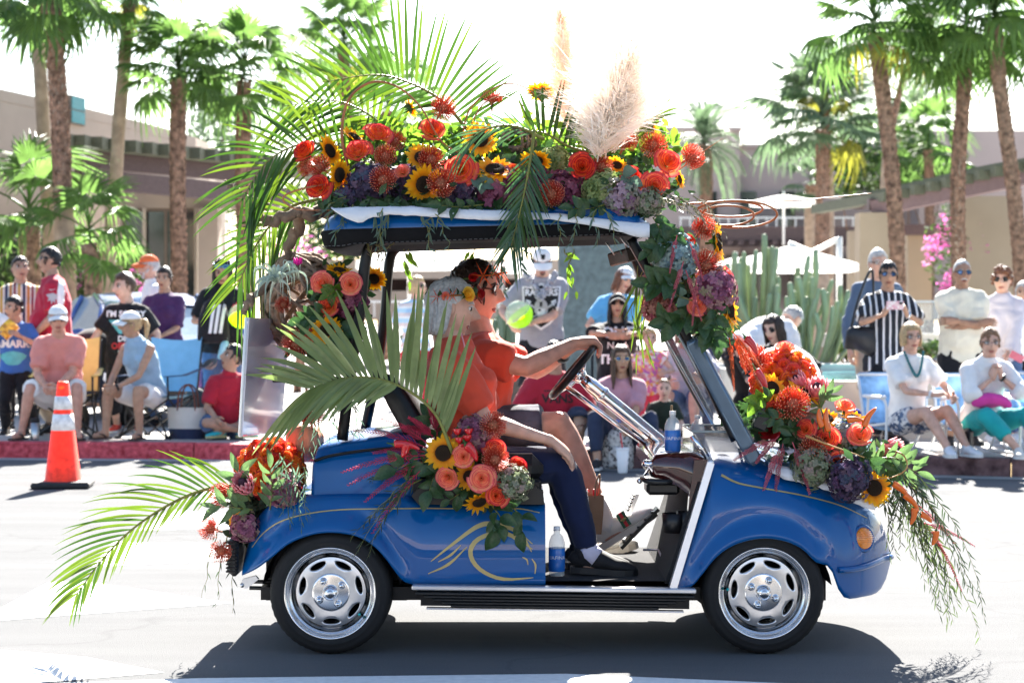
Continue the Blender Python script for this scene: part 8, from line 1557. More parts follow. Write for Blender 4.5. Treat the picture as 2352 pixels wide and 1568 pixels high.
# ----------------------------------------------------------
PAMP=mat('pampas_cream',(.88,.74,.66),rough=.95,var=.1,vs=8,tl=.75,gain=1.35);PAMW=mat('pampas_white',(.88,.82,.76),rough=.95,var=.08,vs=8,tl=.75,gain=1.35)
def pampas(label,pts,rad,n,mt,seed):
 rnd=random.Random(seed);p3=bez([P(*p)for p in pts],20);o=p3[0].copy();t=thing('pampas_plume',label,'pampas grass',tuple(o),0,'pampas plumes on the roof');m=MB();m.tube([p-o for p in p3],[.003*(1-.045*k)for k in range(21)],5);m.build('stem',mt,t);h=MB()
 for i in range(n):
  u=(rnd.random()**.8*.86+.1)*20;k=min(int(u),19);p=lerp(p3[k],p3[k+1],u-k)-o;tg=(p3[k+1]-p3[k]).normalized();f=u/20;p=p+V((rnd.gauss(0,.3),rnd.gauss(0,.3),rnd.gauss(0,.25)))*rad*.6*sin(pi*f);env=sin(pi*min(1,max(0.02,(f-.06)/.94))**.7)**.8;a=rnd.uniform(0,2*pi);out=V((cos(a),sin(a),0));cl_=noise.noise(V((u*.55+seed*7,cos(a)*1.3,sin(a)*1.3)));L__=rad*env*rnd.uniform(.55,1.2)*(1+.9*cl_)+.015
  d=(tg*rnd.uniform(.35,1.0)+out*rnd.uniform(.5,1.0)).normalized();q=p+d*L__*.55;e=q+(d*.5+out*.35+V((0,0,rnd.uniform(-.5,.25)))).normalized()*L__*.55;s=d.orthogonal().normalized()*rnd.uniform(.0012,.0028)
  h.add([p-s,p+s,q+s*1.3,q-s*1.3,e],[(0,1,2,3),(3,2,4)],0)
  for b in range(3):
   q2=lerp(p,q,rnd.uniform(.3,1));e2=q2+(d+V((rnd.gauss(0,.7),rnd.gauss(0,.7),rnd.gauss(0,.7)))).normalized()*L__*.28;h.add([q2-s*.7,q2+s*.7,e2],[(0,1,2)],0)
 h.build('hairs',mt,t)['kind']='stuff'
pampas('slim peach pampas plume standing alone against the white sky',[(1305,330,.5),(1300,220,.5),(1292,120,.5),(1285,15,.5)],.12,1500,PAMP,1)
pampas('big white pampas plume standing before the others on the roof',[(1390,365,.12),(1402,290,.1),(1425,190,.1),(1448,70,.1)],.195,3600,PAMW,2)
pampas('peach pampas plume half behind the big white one',[(1370,340,.4),(1378,260,.4),(1392,190,.4),(1420,130,.4)],.11,1300,PAMP,3)
pampas('short white pampas plume spreading low at the foot of the big one',[(1372,372,.08),(1380,320,.06),(1395,270,.06),(1405,215,.06)],.13,1500,PAMW,4)
def curve_thing(name,label,cat,pts,r,mt,group=None,n=40,taper=True,knots=0,seed=0):
 p=bez([P(*q)for q in pts],n);rnd=random.Random(seed);o=bpy.data.objects.new(name,None);m=MB();rad=[r*(1-.6*i/n if taper else 1)*(1+knots*noise.noise(V((i*.35,seed,0))))for i in range(n+1)]
 if knots:p=[q+V((noise.noise(V((i*.3,seed,1))),0,noise.noise(V((i*.3,seed,5)))))*r*1.2 for i,q in enumerate(p)]
 m.tube(p,rad,7);bpy.data.objects.remove(o);return tag(m.build(name,mt),label,cat,group)
WG_='copper willow twigs on the cart'
curve_thing('willow_twig','copper willow twig bent into a big hoop over the rear half of the roof','willow twig',[(800,385,.2),(785,310,.2),(800,230,.2),(850,190,.2),(910,198,.2),(965,245,.2),(1010,320,.2),(1050,350,.2)],.0065,WILLOW,WG_)
curve_thing('willow_twig','copper willow twig arching over the spidery pincushion flower','willow twig',[(1060,320,.35),(1080,250,.35),(1140,200,.35),(1190,195,.35),(1240,230,.35),(1290,310,.35)],.004,WILLOW,WG_)
curve_thing('willow_twig','copper willow twig arch just inside the spidery pincushion arch','willow twig',[(1075,300,.3),(1110,240,.3),(1160,222,.3),(1215,255,.3),(1280,335,.3)],.0035,WILLOW,WG_)
for k,(x,y,rx,ry,lab)in enumerate(((1690,492,95,30,'widest copper willow ring reaching forward of the roof'),(1680,480,72,17,'narrow copper willow ring nested inside the widest one'),(1672,495,60,22,'smallest copper willow ring beside the front roof corner'))):
 curve_thing('willow_ring',lab,'willow ring',[(x+rx*cos(a),y+ry*sin(a)+4*a/6,.2+.06*sin(a))for a in[R(-170)+R(345)*i/14 for i in range(15)]],.0045,WILLOW,'copper willow rings',taper=False)
curve_thing('willow_twig','long straight copper twig pointing far forward of the roof','willow twig',[(1560,470,.25),(1680,462,.2),(1830,460,.15),(2002,444,.1)],.0045,WILLOW,WG_)
curve_thing('willow_twig','thin red twig slanting up past the foremost roof pincushion flower','willow twig',[(1560,390,.2),(1620,345,.2),(1660,318,.2)],.0025,WILLOW,WG_)
curve_thing('willow_twig','willow twig curving out under the red rose at the rear roof corner','willow twig',[(770,420,.1),(690,435,.05),(650,455,.05),(680,480,.05),(760,483,.05)],.0045,WILLOW,WG_)
curve_thing('willow_twig','straw coloured twig lying across the hood flowers','willow twig',[(1850,1000,.08),(1900,1020,.05),(1985,1050,.05)],.0055,mat('straw_twig',(.5,.27,.08),rough=.5,var=.2),WG_)
curve_thing('willow_twig','straw coloured hoop at the hood tip round the protea bud','willow twig',[(2040,1030,.2),(2075,1045,.15),(2082,1075,.1),(2050,1095,.1),(2000,1100,.1)],.004,MATS['straw_twig'],WG_)
curve_thing('driftwood_branch','gnarled driftwood branch sticking out under the rear roof corner','driftwood',[(800,470,.4),(740,488,.35),(690,490,.3),(650,500,.3),(612,512,.3),(606,496,.3)],.03,DRIFT,'driftwood branches',knots=.5,seed=3)
curve_thing('driftwood_branch','driftwood branch going down from the roof corner to the wreath','driftwood',[(700,490,.4),(672,545,.4),(655,600,.4),(600,665,.35),(570,690,.3),(565,720,.3)],.026,DRIFT,'driftwood branches',knots=.5,seed=6)
curve_thing('driftwood_branch','thin pale driftwood branch reaching up beyond the frond tips','driftwood',[(620,480,.55),(580,460,.55),(540,440,.55),(520,415,.55)],.018,DRIFT,'driftwood branches',knots=.5,seed=8)
def twigball(label,px,py,Y,rx,ry,n,r,seed,name='twig_wreath'):
 c=P(px,py,Y);s=1/S(Y);t=thing(name,label,'twig wreath',tuple(c));rnd=random.Random(seed)
 for i in range(n):
  ax=V((rnd.gauss(0,.5),rnd.gauss(0,1.0),rnd.gauss(0,.5))).normalized();e1=ax.orthogonal().normalized();e2=ax.cross(e1);k=rnd.uniform(.72,1.03);ph=rnd.uniform(0,6.28);sp=rnd.uniform(3.2,6.3);pts=[]
  for j in range(25):
   a=ph+sp*j/24;v=e1*cos(a)+e2*sin(a);w_=k*(1+.14*noise.noise(v*2.2+V((i*3.3,0,0))));pts.append(V((v.x*rx*s*w_,v.y*rx*s*.8*w_,v.z*ry*s*w_)))
  m=MB();rr=r*rnd.uniform(.6,1.25);m.tube(pts,[rr*(1+.3*noise.noise(V((j*.6,i,0))))*(.5 if j in(0,24)else 1)for j in range(25)],6);m.build('twig',TWIG,t)
twigball('large tangled grapevine wreath behind the rear roof posts',692,692,.45,88,108,40,.0125,2)
twigball('small tangled twig ball between the flowers on the hood',1858,978,.2,40,36,22,.006,5,'twig_ball')
twigball('half hidden twig ball among the roof sunflowers',1190,325,.5,48,34,18,.006,7,'twig_ball')
def airplant(label,px,py,Y,n,L__,seed,mt):
 c=P(px,py,Y);t=thing('air_plant',label,'air plant',tuple(c));rnd=random.Random(seed)
 for i in range(n):
  a=rnd.uniform(0,6.28);e=rnd.uniform(-.2,1.2);d=V((cos(a)*cos(e),sin(a)*cos(e),sin(e)));l=L__*rnd.uniform(.6,1.15);p=[d*l*s*(1-.25*s)+V((0,0,l*(.15*s-.75*s**2.4)))+d*(.0)for s in[k/10 for k in range(11)]];p=[q-V((d.x,d.y,0))*l*.35*max(0,k/10-.6)**1.5*2 for k,q in enumerate(p)];m=MB();m.tube(p,[(.0035*(1-k*.09),.011*(1.05-k*.1))for k in range(11)],5,up=d.orthogonal());m.build('leaf',mt,t)
airplant('silver air plant with long curling leaves on the wreath shoulder',635,645,.10,28,.21,3,mat('silver_leaf',(.46,.52,.44),rough=.6,var=.15,tl=.25))
airplant('small second air plant perched at the top of the wreath',668,612,.2,14,.09,4,mat('silver_leaf',(.34,.40,.33)))
m=MB();rnd=random.Random(1);c=P(684,608,.15)
for k in range(7):a=k*.9;m.tube([c,c+V((cos(a)*.012,sin(a)*.012,.01)),c+V((cos(a)*.016,sin(a)*.016,.028))],[.004,.008,.002],5)
tag(m.build('orchid_bloom',mat('magenta',(.55,.01,.30),rough=.5,var=.1,tl=.3)),'small magenta bloom at the top of the twig wreath','blossom')
def leafmesh(seed,L__=1.0,W=.27,mt=None):
 rnd=random.Random(seed);rows=[]
 for j in range(8):
  t=j/7;w_=W*sin(pi*t**.85)**.85 if 0<t<1 else .005;z=.10*sin(t*2.6)-.16*t*t;rows.append([V((x*w_,L__*t,z+abs(x)*w_*.4+.015*sin(t*9+x*3)))for x in(-1,-.5,0,.5,1)])
 m=MB();m.grid(rows,0);return m.mesh('leaf',[mt])
LM={k:[leafmesh(i,1,w_,mt)for i in range(2)]for k,(w_,mt)in dict(salal=(.30,LEAF1),bright=(.30,LEAF2),euc=(.42,mat('eucalyptus_leaf',(.10,.16,.115),rough=.5,var=.2,tl=.25)),long=(.14,LEAF3),protea=(.17,mat('protea_leaf',(.09,.15,.06),rough=.45,var=.2,tl=.3))).items()}
def leaves(label,pts,kind='salal',size=.06,n=7,spread=.9,seed=0,face=(0,-1,.2),stem=True,group=None):
 "a cut sprig: stem with separate leaves along it"
 rnd=random.Random(seed);p3=bez([P(*p)for p in pts],14);o=p3[0].copy();t=thing('leaf_sprig',label,'leaf sprig',tuple(o),0,'leafy sprigs on the cart');m=MB();m.tube([p-o for p in p3],[.003*(1-.05*i)for i in range(15)],5);m.build('stem',MATS['frond_stem'],t)
 for i in range(n):
  u=(i+.6)/n*14;k=min(int(u),13);p=lerp(p3[k],p3[k+1],u-k)-o;tg=(p3[k+1]-p3[k]).normalized();s=-1 if i%2 else 1;nn=V((-tg.z,0,tg.x));d=(tg*rnd.uniform(.3,.8)+nn*s*spread*rnd.uniform(.5,1)+V((0,rnd.uniform(-.5,.2),0))).normalized()if i<n-1 else tg
  z=(V(face)+V((rnd.gauss(0,.35),0,rnd.gauss(0,.35))));z=(z-d*z.dot(d)).normalized();x=d.cross(z);sc=size*rnd.uniform(.75,1.2);put('leaf',rnd.choice(LM[kind]),t,M=Matrix.Translation(p)@Matrix((x,d,z)).transposed().to_4x4()@Matrix.Scale(sc,4))
 return t
SPR=[('dark leaves under the bright open seat sunflower',[(1010,1075,-.02),(960,1060,-.03),(905,1080,-.05)],'salal',.085,7),('dark leaves between seat sunflower and peach rose',[(1040,1060,.0),(1000,1090,-.02),(985,1130,-.04)],'salal',.075,8),('leafy sprig trailing down over the painted gold swoosh',[(1130,1160,-.03),(1150,1190,-.06),(1140,1215,-.06)],'salal',.085,6),('leafy sprig hanging beside the gold swoosh at the body edge',[(1160,1150,-.03),(1195,1185,-.06),(1200,1225,-.06)],'salal',.075,5),('upright leaves behind the seat side flowers',[(1020,1040,.05),(1000,990,.04),(985,960,.04)],'salal',.07,6),('dark leaves below the seat side roses',[(1090,1110,.0),(1060,1130,-.02),(1030,1150,-.02)],'salal',.06,7),('large dark leaves over the lower front pillar',[(1590,720,.02),(1560,735,-.02),(1530,740,-.03)],'salal',.085,7),('large dark leaves hanging at the foot of the front pillar',[(1610,730,.0),(1630,760,-.02),(1640,790,-.02)],'salal',.08,8),('broad leaves on the inner side of the front pillar',[(1570,650,.0),(1530,650,-.03),(1490,650,-.03)],'salal',.085,8),('broad leaves at the top of the front pillar',[(1560,560,.0),(1520,560,-.02),(1490,580,-.02)],'salal',.075,9),('round grey leaves in the middle of the front pillar',[(1590,690,-.02),(1560,680,-.04),(1545,670,-.04)],'euc',.05,4),('dark leaves beside the lower pillar sunflower',[(1640,690,.0),(1645,730,-.02),(1640,770,-.02)],'salal',.07,6),('green leaves over the front roof corner',[(1500,500,.05),(1520,530,.0),(1545,545,-.02)],'salal',.07,8),('dark leaves above the front edge of the roof cloth',[(1390,470,.05),(1350,480,.0),(1310,478,-.02)],'salal',.06,8),('dark leaves over the middle of the roof cloth',[(1110,470,.05),(1060,475,.0),(1010,472,-.02)],'salal',.055,8),('bright leaf cluster behind the roof roses',[(1040,360,.3),(1000,340,.3),(960,330,.3)],'bright',.06,8),('dark leaf by the small red rose of the roof',[(1425,395,.08),(1440,410,.06),(1445,430,.05)],'euc',.06,4),('round leaves by the large open roof rose',[(1080,400,.1),(1100,415,.06),(1110,420,.05)],'euc',.05,5),('green leaves below the wreath roses',[(760,720,.12),(720,725,.08),(690,735,.06)],'salal',.07,8),('green leaves between the wreath roses',[(790,660,.15),(770,670,.1),(750,680,.08)],'bright',.055,7),('dark leaves behind the lowered wreath sunflower',[(780,740,.1),(790,770,.06),(770,800,.06)],'salal',.07,7),('long protea leaves round the tail protea',[(575,1150,.02),(560,1120,-.02),(545,1080,-.03)],'protea',.085,9),('long leaves pointing back at the cart tail',[(580,1170,.02),(540,1165,-.02),(490,1160,-.03)],'protea',.08,8),('long leaves standing up in front of the tail rose ball',[(620,1170,.0),(625,1120,-.03),(620,1070,-.03)],'protea',.08,8),('leaves round the pale pink hood protea',[(1890,950,.2),(1880,920,.15),(1910,900,.15)],'protea',.075,8),('leaves round the protea bud at the hood tip',[(1990,1060,.25),(2040,1050,.2),(2095,1060,.2)],'protea',.085,10),('broad green leaves at the very tip of the hood bouquet',[(2020,1070,.3),(2070,1070,.25),(2110,1085,.25)],'protea',.085,8),('bright green leaves near the windshield end of the hood',[(1760,930,.2),(1750,910,.15),(1735,930,.12)],'bright',.06,7),('dark leaves under the big hood pincushion flower',[(1830,960,.15),(1800,960,.1),(1770,960,.1)],'salal',.06,8),('leaves below the coral hood roses',[(1960,1040,.15),(1990,1050,.1),(2010,1070,.1)],'salal',.06,7)]
for i,(lab,pts,kd,sz,n)in enumerate(SPR):leaves(lab,pts,kd,sz,n,seed=i)
def sprig(label,starts,L__,n,leaf,mt,seed,dirs,droop=.5,name='hanging_sprig',cat='hanging sprig',wd=.16,stemc=None,group='hanging sprigs on the cart',ang=(.3,.9)):
 "several thin strands with narrow leaves"
 rnd=random.Random(seed);o=P(*starts[0]);t=thing(name,label,cat,tuple(o),0,group);st=MB();lf=MB()
 for(px,py,Y),d0 in zip(starts,dirs if len(dirs)==len(starts)else dirs*len(starts)):
  p0=P(px,py,Y)-o;d=V(d0).normalized();l=L__*rnd.uniform(.75,1.15);pts=[p0+d*l*s+V((rnd.uniform(-.01,.01),0,-droop*l*s*s))for s in[k/8 for k in range(9)]];pts=bez(pts,16);st.tube(pts,[.0022*(1-.05*k)for k in range(17)],4)
  for i in range(n):
   u=(i+.5)/n*16;k=min(int(u),15);p=lerp(pts[k],pts[k+1],u-k);tg=(pts[k+1]-pts[k]).normalized();a=rnd.uniform(0,6.28);sv=tg.orthogonal().normalized();sv=(sv*cos(a)+tg.cross(sv)*sin(a));dd=(tg*rnd.uniform(.5,.9)+sv*rnd.uniform(*ang)-V((0,0,.25*droop))).normalized();w_=dd.cross(V((0,-1,.2))).normalized();ll=leaf*rnd.uniform(.7,1.2)*(1-.45*u/16)
   lf.add([p,p+dd*ll*.3-w_*ll*wd*.5,p+dd*ll*.65-w_*ll*wd*.42-V((0,0,ll*.06*droop)),p+dd*ll-V((0,0,ll*.2*droop)),p+dd*ll*.65+w_*ll*wd*.42-V((0,0,ll*.06*droop)),p+dd*ll*.3+w_*ll*wd*.5],[(0,1,2,3),(0,3,4,5)],0)
 st.build('stem',stemc or MATS['frond_stem'],t);lf.build('narrow_leaves',mt,t)['kind']='stuff';return t
D=(0,-.1,-1)
sprig('willow leaves hanging over the roof edge near the rear post',[(860,480,.0),(890,485,-.01),(875,478,-.02)],.13,10,.055,LEAF3,1,[(.2,-.1,-1),(-.2,-.2,-.9),(0,-.1,-1)])
sprig('willow leaves hanging over the middle of the roof edge',[(970,490,-.01),(985,492,-.01),(1000,490,-.02)],.11,8,.05,LEAF3,2,[(.3,-.1,-1),(0,-.2,-.9),(.5,-.1,-.8)])
sprig('long blue green willow strand hanging down in front of the roof',[(1190,480,-.03),(1175,490,-.03),(1200,470,-.03)],.19,12,.065,LEAF3,3,[(.1,0,-1),(-.2,0,-1),(.2,0,-1)],wd=.2)
sprig('willow strands hanging below the green roof hydrangea',[(1290,490,-.02),(1330,490,-.02),(1365,480,-.02),(1385,480,-.02)],.11,9,.05,LEAF3,4,[(-.2,0,-1),(-.3,0,-1),(.2,0,-1),(.5,0,-.8)])
for i,(x,L1,lab)in enumerate(((925,.10,'bright leaves dangling on the far side behind the rear posts'),(1075,.10,'bright leaves dangling under the roof above the flower crowns'),(1300,.13,'bright leaf strand dangling before the grey monolith'))):sprig(lab,[(x,572,.95),(x+18,572,.9)],L1,4,.075,LEAF2,20+i,[(.3,0,-1),(-.3,0,-1)],wd=.3,group='bright leaves hanging under the roof')
sprig('yellow green palm blades hanging inside the front pillar',[(1462,610,.2),(1470,640,.2),(1475,620,.2),(1466,660,.2)],.20,5,.16,FRONDY,5,[(-.1,0,-1),(.15,0,-1),(.05,0,-1),(0,0,-1)],wd=.07,ang=(.05,.2))
sprig('dark feathery sprig lying over the rear fender',[(965,1100,-.03),(940,1110,-.04),(950,1095,-.05),(930,1125,-.05)],.29,26,.05,LEAF4,6,[(-.8,-.1,-.45),(-.75,-.1,-.7),(-.85,-.1,-.55),(-.6,-.1,-.8)],droop=.25,wd=.1)
sprig('dark needle sprig behind the red amaranth',[(960,1070,-.02),(950,1050,-.03),(955,1090,-.02)],.20,24,.045,LEAF4,7,[(-.9,-.1,-.1),(-.9,-.1,-.3),(-.85,-.1,.1)],droop=.2,wd=.1)
sprig('rosemary like sprigs cascading from the hood nose',[(2040+8*k,1085+10*(k%4),.3-.03*k)for k in range(9)],.33,34,.055,LEAF4,8,[(.28+.06*k,-.2,-.5-.06*(k%5))for k in range(9)],droop=.75,wd=.12)
sprig('long olive sprigs hanging lowest from the hood nose',[(2080+10*k,1150+12*k,.2)for k in range(6)],.30,24,.06,mat('olive_sprig',(.065,.095,.035),rough=.5,var=.3,tl=.3),9,[(.32+.05*k,-.1,-.7)for k in range(6)],droop=.6,wd=.12)
sprig('short olive sprigs under the hood tip leaves',[(2030+10*k,1130,.25)for k in range(6)],.2,22,.05,mat('olive_sprig',(.065,.095,.035)),10,[(.1+.06*k,-.1,-.9)for k in range(6)],droop=.4,wd=.12)
sprig('grey green sprigs falling between wreath and pumpkin',[(715+13*k,880+6*(k%3),.2)for k in range(8)],.26,16,.055,LEAF3,11,[(-.15+.05*k,-.1,-.9)for k in range(8)],droop=.4,wd=.12)
sprig('narrow leaves over the tail rose ball',[(640+14*k,1040+8*k,.0)for k in range(5)],.18,12,.06,LEAF3,12,[(.1,-.2,-.8)]*5,droop=.4,wd=.12)
sprig('thin twigs with sparse leaves hanging under the tail',[(520,1230,.1),(535,1250,.1),(505,1200,.1)],.22,8,.05,LEAF4,13,[(-.2,0,-1),(0,0,-1),(-.3,0,-.9)],wd=.12)
sprig('grey fern sprays at the front roof corner',[(1500+15*k,450+8*(k%3),.05)for k in range(7)],.14,20,.03,mat('grey_fern',(.13,.12,.10),rough=.7,var=.4,tl=.2),14,[(.5+.1*k,-.3,.3-.15*k)for k in range(7)],droop=.6,wd=.2)
sprig('willow leaves sprouting at the rear corner of the roof cloth',[(800,450,.05),(790,465,.03),(810,470,.02)],.12,12,.06,LEAF3,15,[(-.9,0,-.2),(-.8,0,-.5),(-.6,0,-.7)],wd=.14)
sprig('feathery reddish fern between roof corner and rear post',[(868,600,.1),(880,600,.1),(850,590,.1)],.12,22,.025,mat('rust_fern',(.14,.10,.05),rough=.6,var=.4,tl=.3),16,[(.1,0,1),(.4,0,.9),(-.2,0,1)],droop=.1)
AMAR=mat('amaranth_red',(.46,.03,.07),rough=.75,var=.35,vs=40,tl=.2);AMARP=mat('amaranth_pink',(.48,.10,.13),rough=.75,var=.3,vs=40,tl=.2)
def plume(label,starts,L__,mt,seed,dirs,barb=.028,droop=.2,name='amaranth_spray',cat='amaranth spray'):
 rnd=random.Random(seed);o=P(*starts[0]);t=thing(name,label,cat,tuple(o),0,'amaranth sprays on the cart')
 for(px,py,Y),d0 in zip(starts,dirs):
  p0=P(px,py,Y)-o;d=V(d0).normalized();l=L__*rnd.uniform(.7,1.15);m=MB();pts=bez([p0+d*l*s-V((0,0,droop*l*s*s))for s in(0,.25,.5,.75,1)],20);m.tube(pts,[.0024*(1-.04*k)for k in range(21)],4)
  for i in range(46):
   u=(.15+.85*i/46)*20;k=min(int(u),19);p=lerp(pts[k],pts[k+1],u-k);tg=(pts[k+1]-pts[k]).normalized();a=rnd.uniform(-.7,.7)+(pi if i%2 else 0);sv=V((-tg.z,0,tg.x));sv=sv*cos(a)+V((0,-1,0))*sin(a);dd=(tg*.8+sv*.75).normalized();ll=barb*(1-.75*(i/46))*rnd.uniform(.8,1.15);w_=tg.cross(dd).normalized()*.0012;m.tube([p,p+dd*ll*.6,p+dd*ll+tg*ll*.2],[.0014,.0021,.0005],3)
  m.build('plume',mt,t)
 return t
plume('red amaranth spray fanning back from the seat side flowers',[(990,1040,-.02),(985,1030,-.03),(980,1045,-.04),(975,1050,-.03),(970,1060,-.03),(985,1020,-.02),(975,1070,-.03)],.30,AMAR,1,[(-.93,-.1,.2),(-.9,-.1,.42),(-.98,-.1,.0),(-.95,-.1,-.15),(-.85,-.1,-.4),(-.75,-.1,.6),(-.6,-.1,-.6)])
plume('red amaranth plumes standing up before the seat back',[(1000,1010,.0),(995,1000,.02),(1005,1000,.02)],.14,AMAR,2,[(-.6,-.1,.7),(-.85,-.1,.45),(-.2,-.1,.9)])
plume('pink amaranth tassels hanging over the front pillar',[(1555,540,-.05),(1570,600,-.06),(1575,620,-.06),(1585,560,-.05),(1600,640,-.06)],.17,AMARP,3,[(-.2,-.1,-.9),(-.3,-.1,-.9),(.3,-.1,-.9),(.35,-.1,-.9),(-.1,-.1,-.9)],barb=.016,droop=.1)
plume('rust feather sprays along the windshield foot of the hood',[(1790,1000,.12),(1800,1010,.1),(1780,1010,.1),(1820,1015,.08),(1790,1030,.08)],.16,AMARP,4,[(-.6,-.2,-.5),(-.2,-.2,-.9),(-.8,-.2,-.2),(.3,-.2,-.8),(-.4,-.2,-.8)],barb=.026)
plume('orange feather sprays below the front pillar',[(1680,760,.06),(1685,770,.1),(1675,775,.1),(1690,780,.1)],.17,mat('feather_orange',(.45,.13,.035),rough=.7,var=.4,tl=.35),5,[(.6,-.1,-.6),(.35,-.1,-.9),(.1,-.1,-1),(.5,-.1,-.8)],barb=.02)
plume('red feather sprays trailing from the hood nose',[(2110,1160,.15),(2120,1200,.15),(2140,1220,.15)],.2,AMAR,6,[(.6,0,-.5),(.8,0,-.2),(.5,0,-.8)],barb=.015)
PEPR=mat('red_pepper_skin',(.50,.012,.015),rough=.18,var=.1,coat=.6);PEPO=mat('orange_pepper_skin',(.74,.13,.006),rough=.25,var=.12,coat=.4)
def pepper(label,px,py,Y,px2,py2,r,mt,name='chili_pepper',cat='pepper',bend=.1,group='peppers on the cart'):
 a,b=P(px,py,Y),P(px2,py2,Y);d=b-a;n=V((-d.z,0,d.x))*bend;t=thing(name,label,cat,tuple(a),0,group);m=MB();rr=r/S(Y);m.tube(bez([V((0,0,0)),d*.12+n*.4,d*.5+n,d*.85+n*.5,d],12),[rr*.4,rr*.9,rr,rr,rr*.96,rr*.9,rr*.82,rr*.73,rr*.62,rr*.5,rr*.36,rr*.2,rr*.04],10);m.build('fruit',mt,t);m=MB();m.tube([d*-.28,d*-.1,V((0,0,0)),d*.06],[rr*.15,rr*.2,rr*.5,rr*.55],7);m.build('stalk',GREEN,t)
pepper('long red chili beside the red amaranth',905,1020,-.07,965,1032,10,PEPR);pepper('red chili with green stalk below the long one',933,1018,-.07,922,1050,11,PEPR);pepper('red chili beside the pale peach rose',1070,1020,-.08,1095,1060,12,PEPR)
for i,(x,y)in enumerate(((1050,990),(1073,1005),(1055,1010),(1076,990),(1062,1025))):pepper(('topmost','outermost','innermost','upper','lowest')[i]+' cherry pepper of the red cluster above the seat side sunflower',x,y-7,-.06,x+1,y+9,11,PEPR,'cherry_pepper',bend=0)
pepper('red chili hanging at the foot of the front pillar',1712,775,.05,1738,815,10,PEPR);pepper('second red chili beside the hood pincushion flower',1735,850,.12,1760,905,10,PEPR)
for i,(a,b,lab)in enumerate((((1905,990),(1900,935),'orange pointed bud standing beside its shorter twin on the hood'),((1890,980),(1882,938),'shorter orange pointed bud by the hood twig ball'),((1985,980),(2015,935),'orange bud pointing up above the flat hood sunflower'),((1945,965),(1985,968),'pink orange bud behind the flat hood sunflower'),((2050,1110),(2090,1150),'orange pepper highest on the hood nose cascade'),((2075,1135),(2110,1175),'orange pepper in the middle of the hood nose cascade'),((2100,1165),(2090,1205),'orange pepper hanging inside the hood nose cascade'),((2115,1180),(2140,1200),'small orange pepper outermost on the hood nose cascade'),((2150,1218),(2140,1252),'lowest orange pepper dangling from the hood nose cascade'))):pepper(lab,a[0],a[1],.05,b[0],b[1],8,PEPO,'orange_pepper')
c=P(700,1012,.35);t=thing('pumpkin','salmon coloured warty pumpkin behind the tail rose ball','pumpkin',tuple(c));m=MB();rows=[]
for i in range(25):
 a=pi*i/24-pi/2;rows.append([V((.078*cos(a)*(1-.08*abs(sin(5*q))**.5)*cos(q),.078*cos(a)*(1-.08*abs(sin(5*q))**.5)*sin(q),.078*sin(a)*.95-.012*exp(-(cos(a)/.25)**2)))*(1+.05*max(0,noise.noise(V((cos(q)*cos(a)*9,sin(q)*cos(a)*9,sin(a)*9)))))for q in[2*pi*k/60 for k in range(60)]])
m.grid(rows,0,closed=True);m.build('fruit',mat('pumpkin_salmon',(.80,.30,.17),rough=.55,var=.25,vs=9,bump=.3,bs=40),t);m=MB();m.tube([(0,0,.065),(.004,0,.085),(.014,0,.10)],[.012,.009,.008],7);m.build('stalk',DRIFT,t)
def filler(label,boxes,n,leaf,mt,seed):
 rnd=random.Random(seed);m=MB()
 for i in range(n):
  px,py,Y,rx,ry,rY=rnd.choice(boxes);p=P(px+rnd.gauss(0,.45)*rx,py+rnd.gauss(0,.45)*ry,max(.0,Y+rnd.gauss(0,.4)*rY));d=V((rnd.gauss(0,1),rnd.gauss(0,.7),rnd.gauss(.2,.8))).normalized();s=d.cross(V((rnd.gauss(0,.4),-1,rnd.gauss(0,.4)))).normalized();l=leaf*rnd.uniform(.6,1.3);u=s.cross(d)*l*.12
  m.add([p-d*l*.5,p+s*l*.24-d*l*.1,p+s*l*.2+d*l*.2,p+d*l*.55+u,p-s*l*.2+d*l*.2,p-s*l*.24-d*l*.1,p-u],[(0,1,2,6),(6,2,3),(6,3,4),(0,6,4,5)],0)
 o=m.build('foliage',mt);return tag(o,label,'foliage',kind='stuff')
filler('mixed dark greenery packed under the roof flowers',[(x,440-(18 if 900<x<1500 else 0),.35,60,45,.3)for x in range(790,1540,55)]+[(x,380,.5,60,50,.25)for x in range(900,1500,80)]+[(x,466+(x-780)*.03,.12,40,13,.1)for x in range(780,1500,40)],3400,.05,LEAF1,1)
filler('brighter greenery behind the roof flowers',[(x,330,.6,70,55,.2)for x in range(850,1540,60)],900,.06,LEAF2,2)
filler('greenery packed round the front pillar',[(1530+i*12,560+i*22,.2,45,40,.15)for i in range(10)],900,.05,LEAF1,3)
filler('greenery packed under the hood flowers',[(1740+i*32,950+i*15,.4,50,42,.3)for i in range(10)],1500,.05,LEAF1,4)
filler('greenery packed into the tail bouquet',[(580,1150,.25,50,55,.15),(560,1200,.2,40,50,.1),(640,1130,.3,60,40,.1)],600,.05,LEAF4,5)
filler('greenery behind the wreath roses',[(770,690,.3,55,80,.12),(720,780,.25,45,40,.1),(800,750,.3,40,50,.1)],700,.05,LEAF1,6)
filler('greenery under the seat side flowers',[(1060,1070,.03,70,55,.03),(1120,1110,.02,50,45,.03)],500,.05,LEAF1,7)
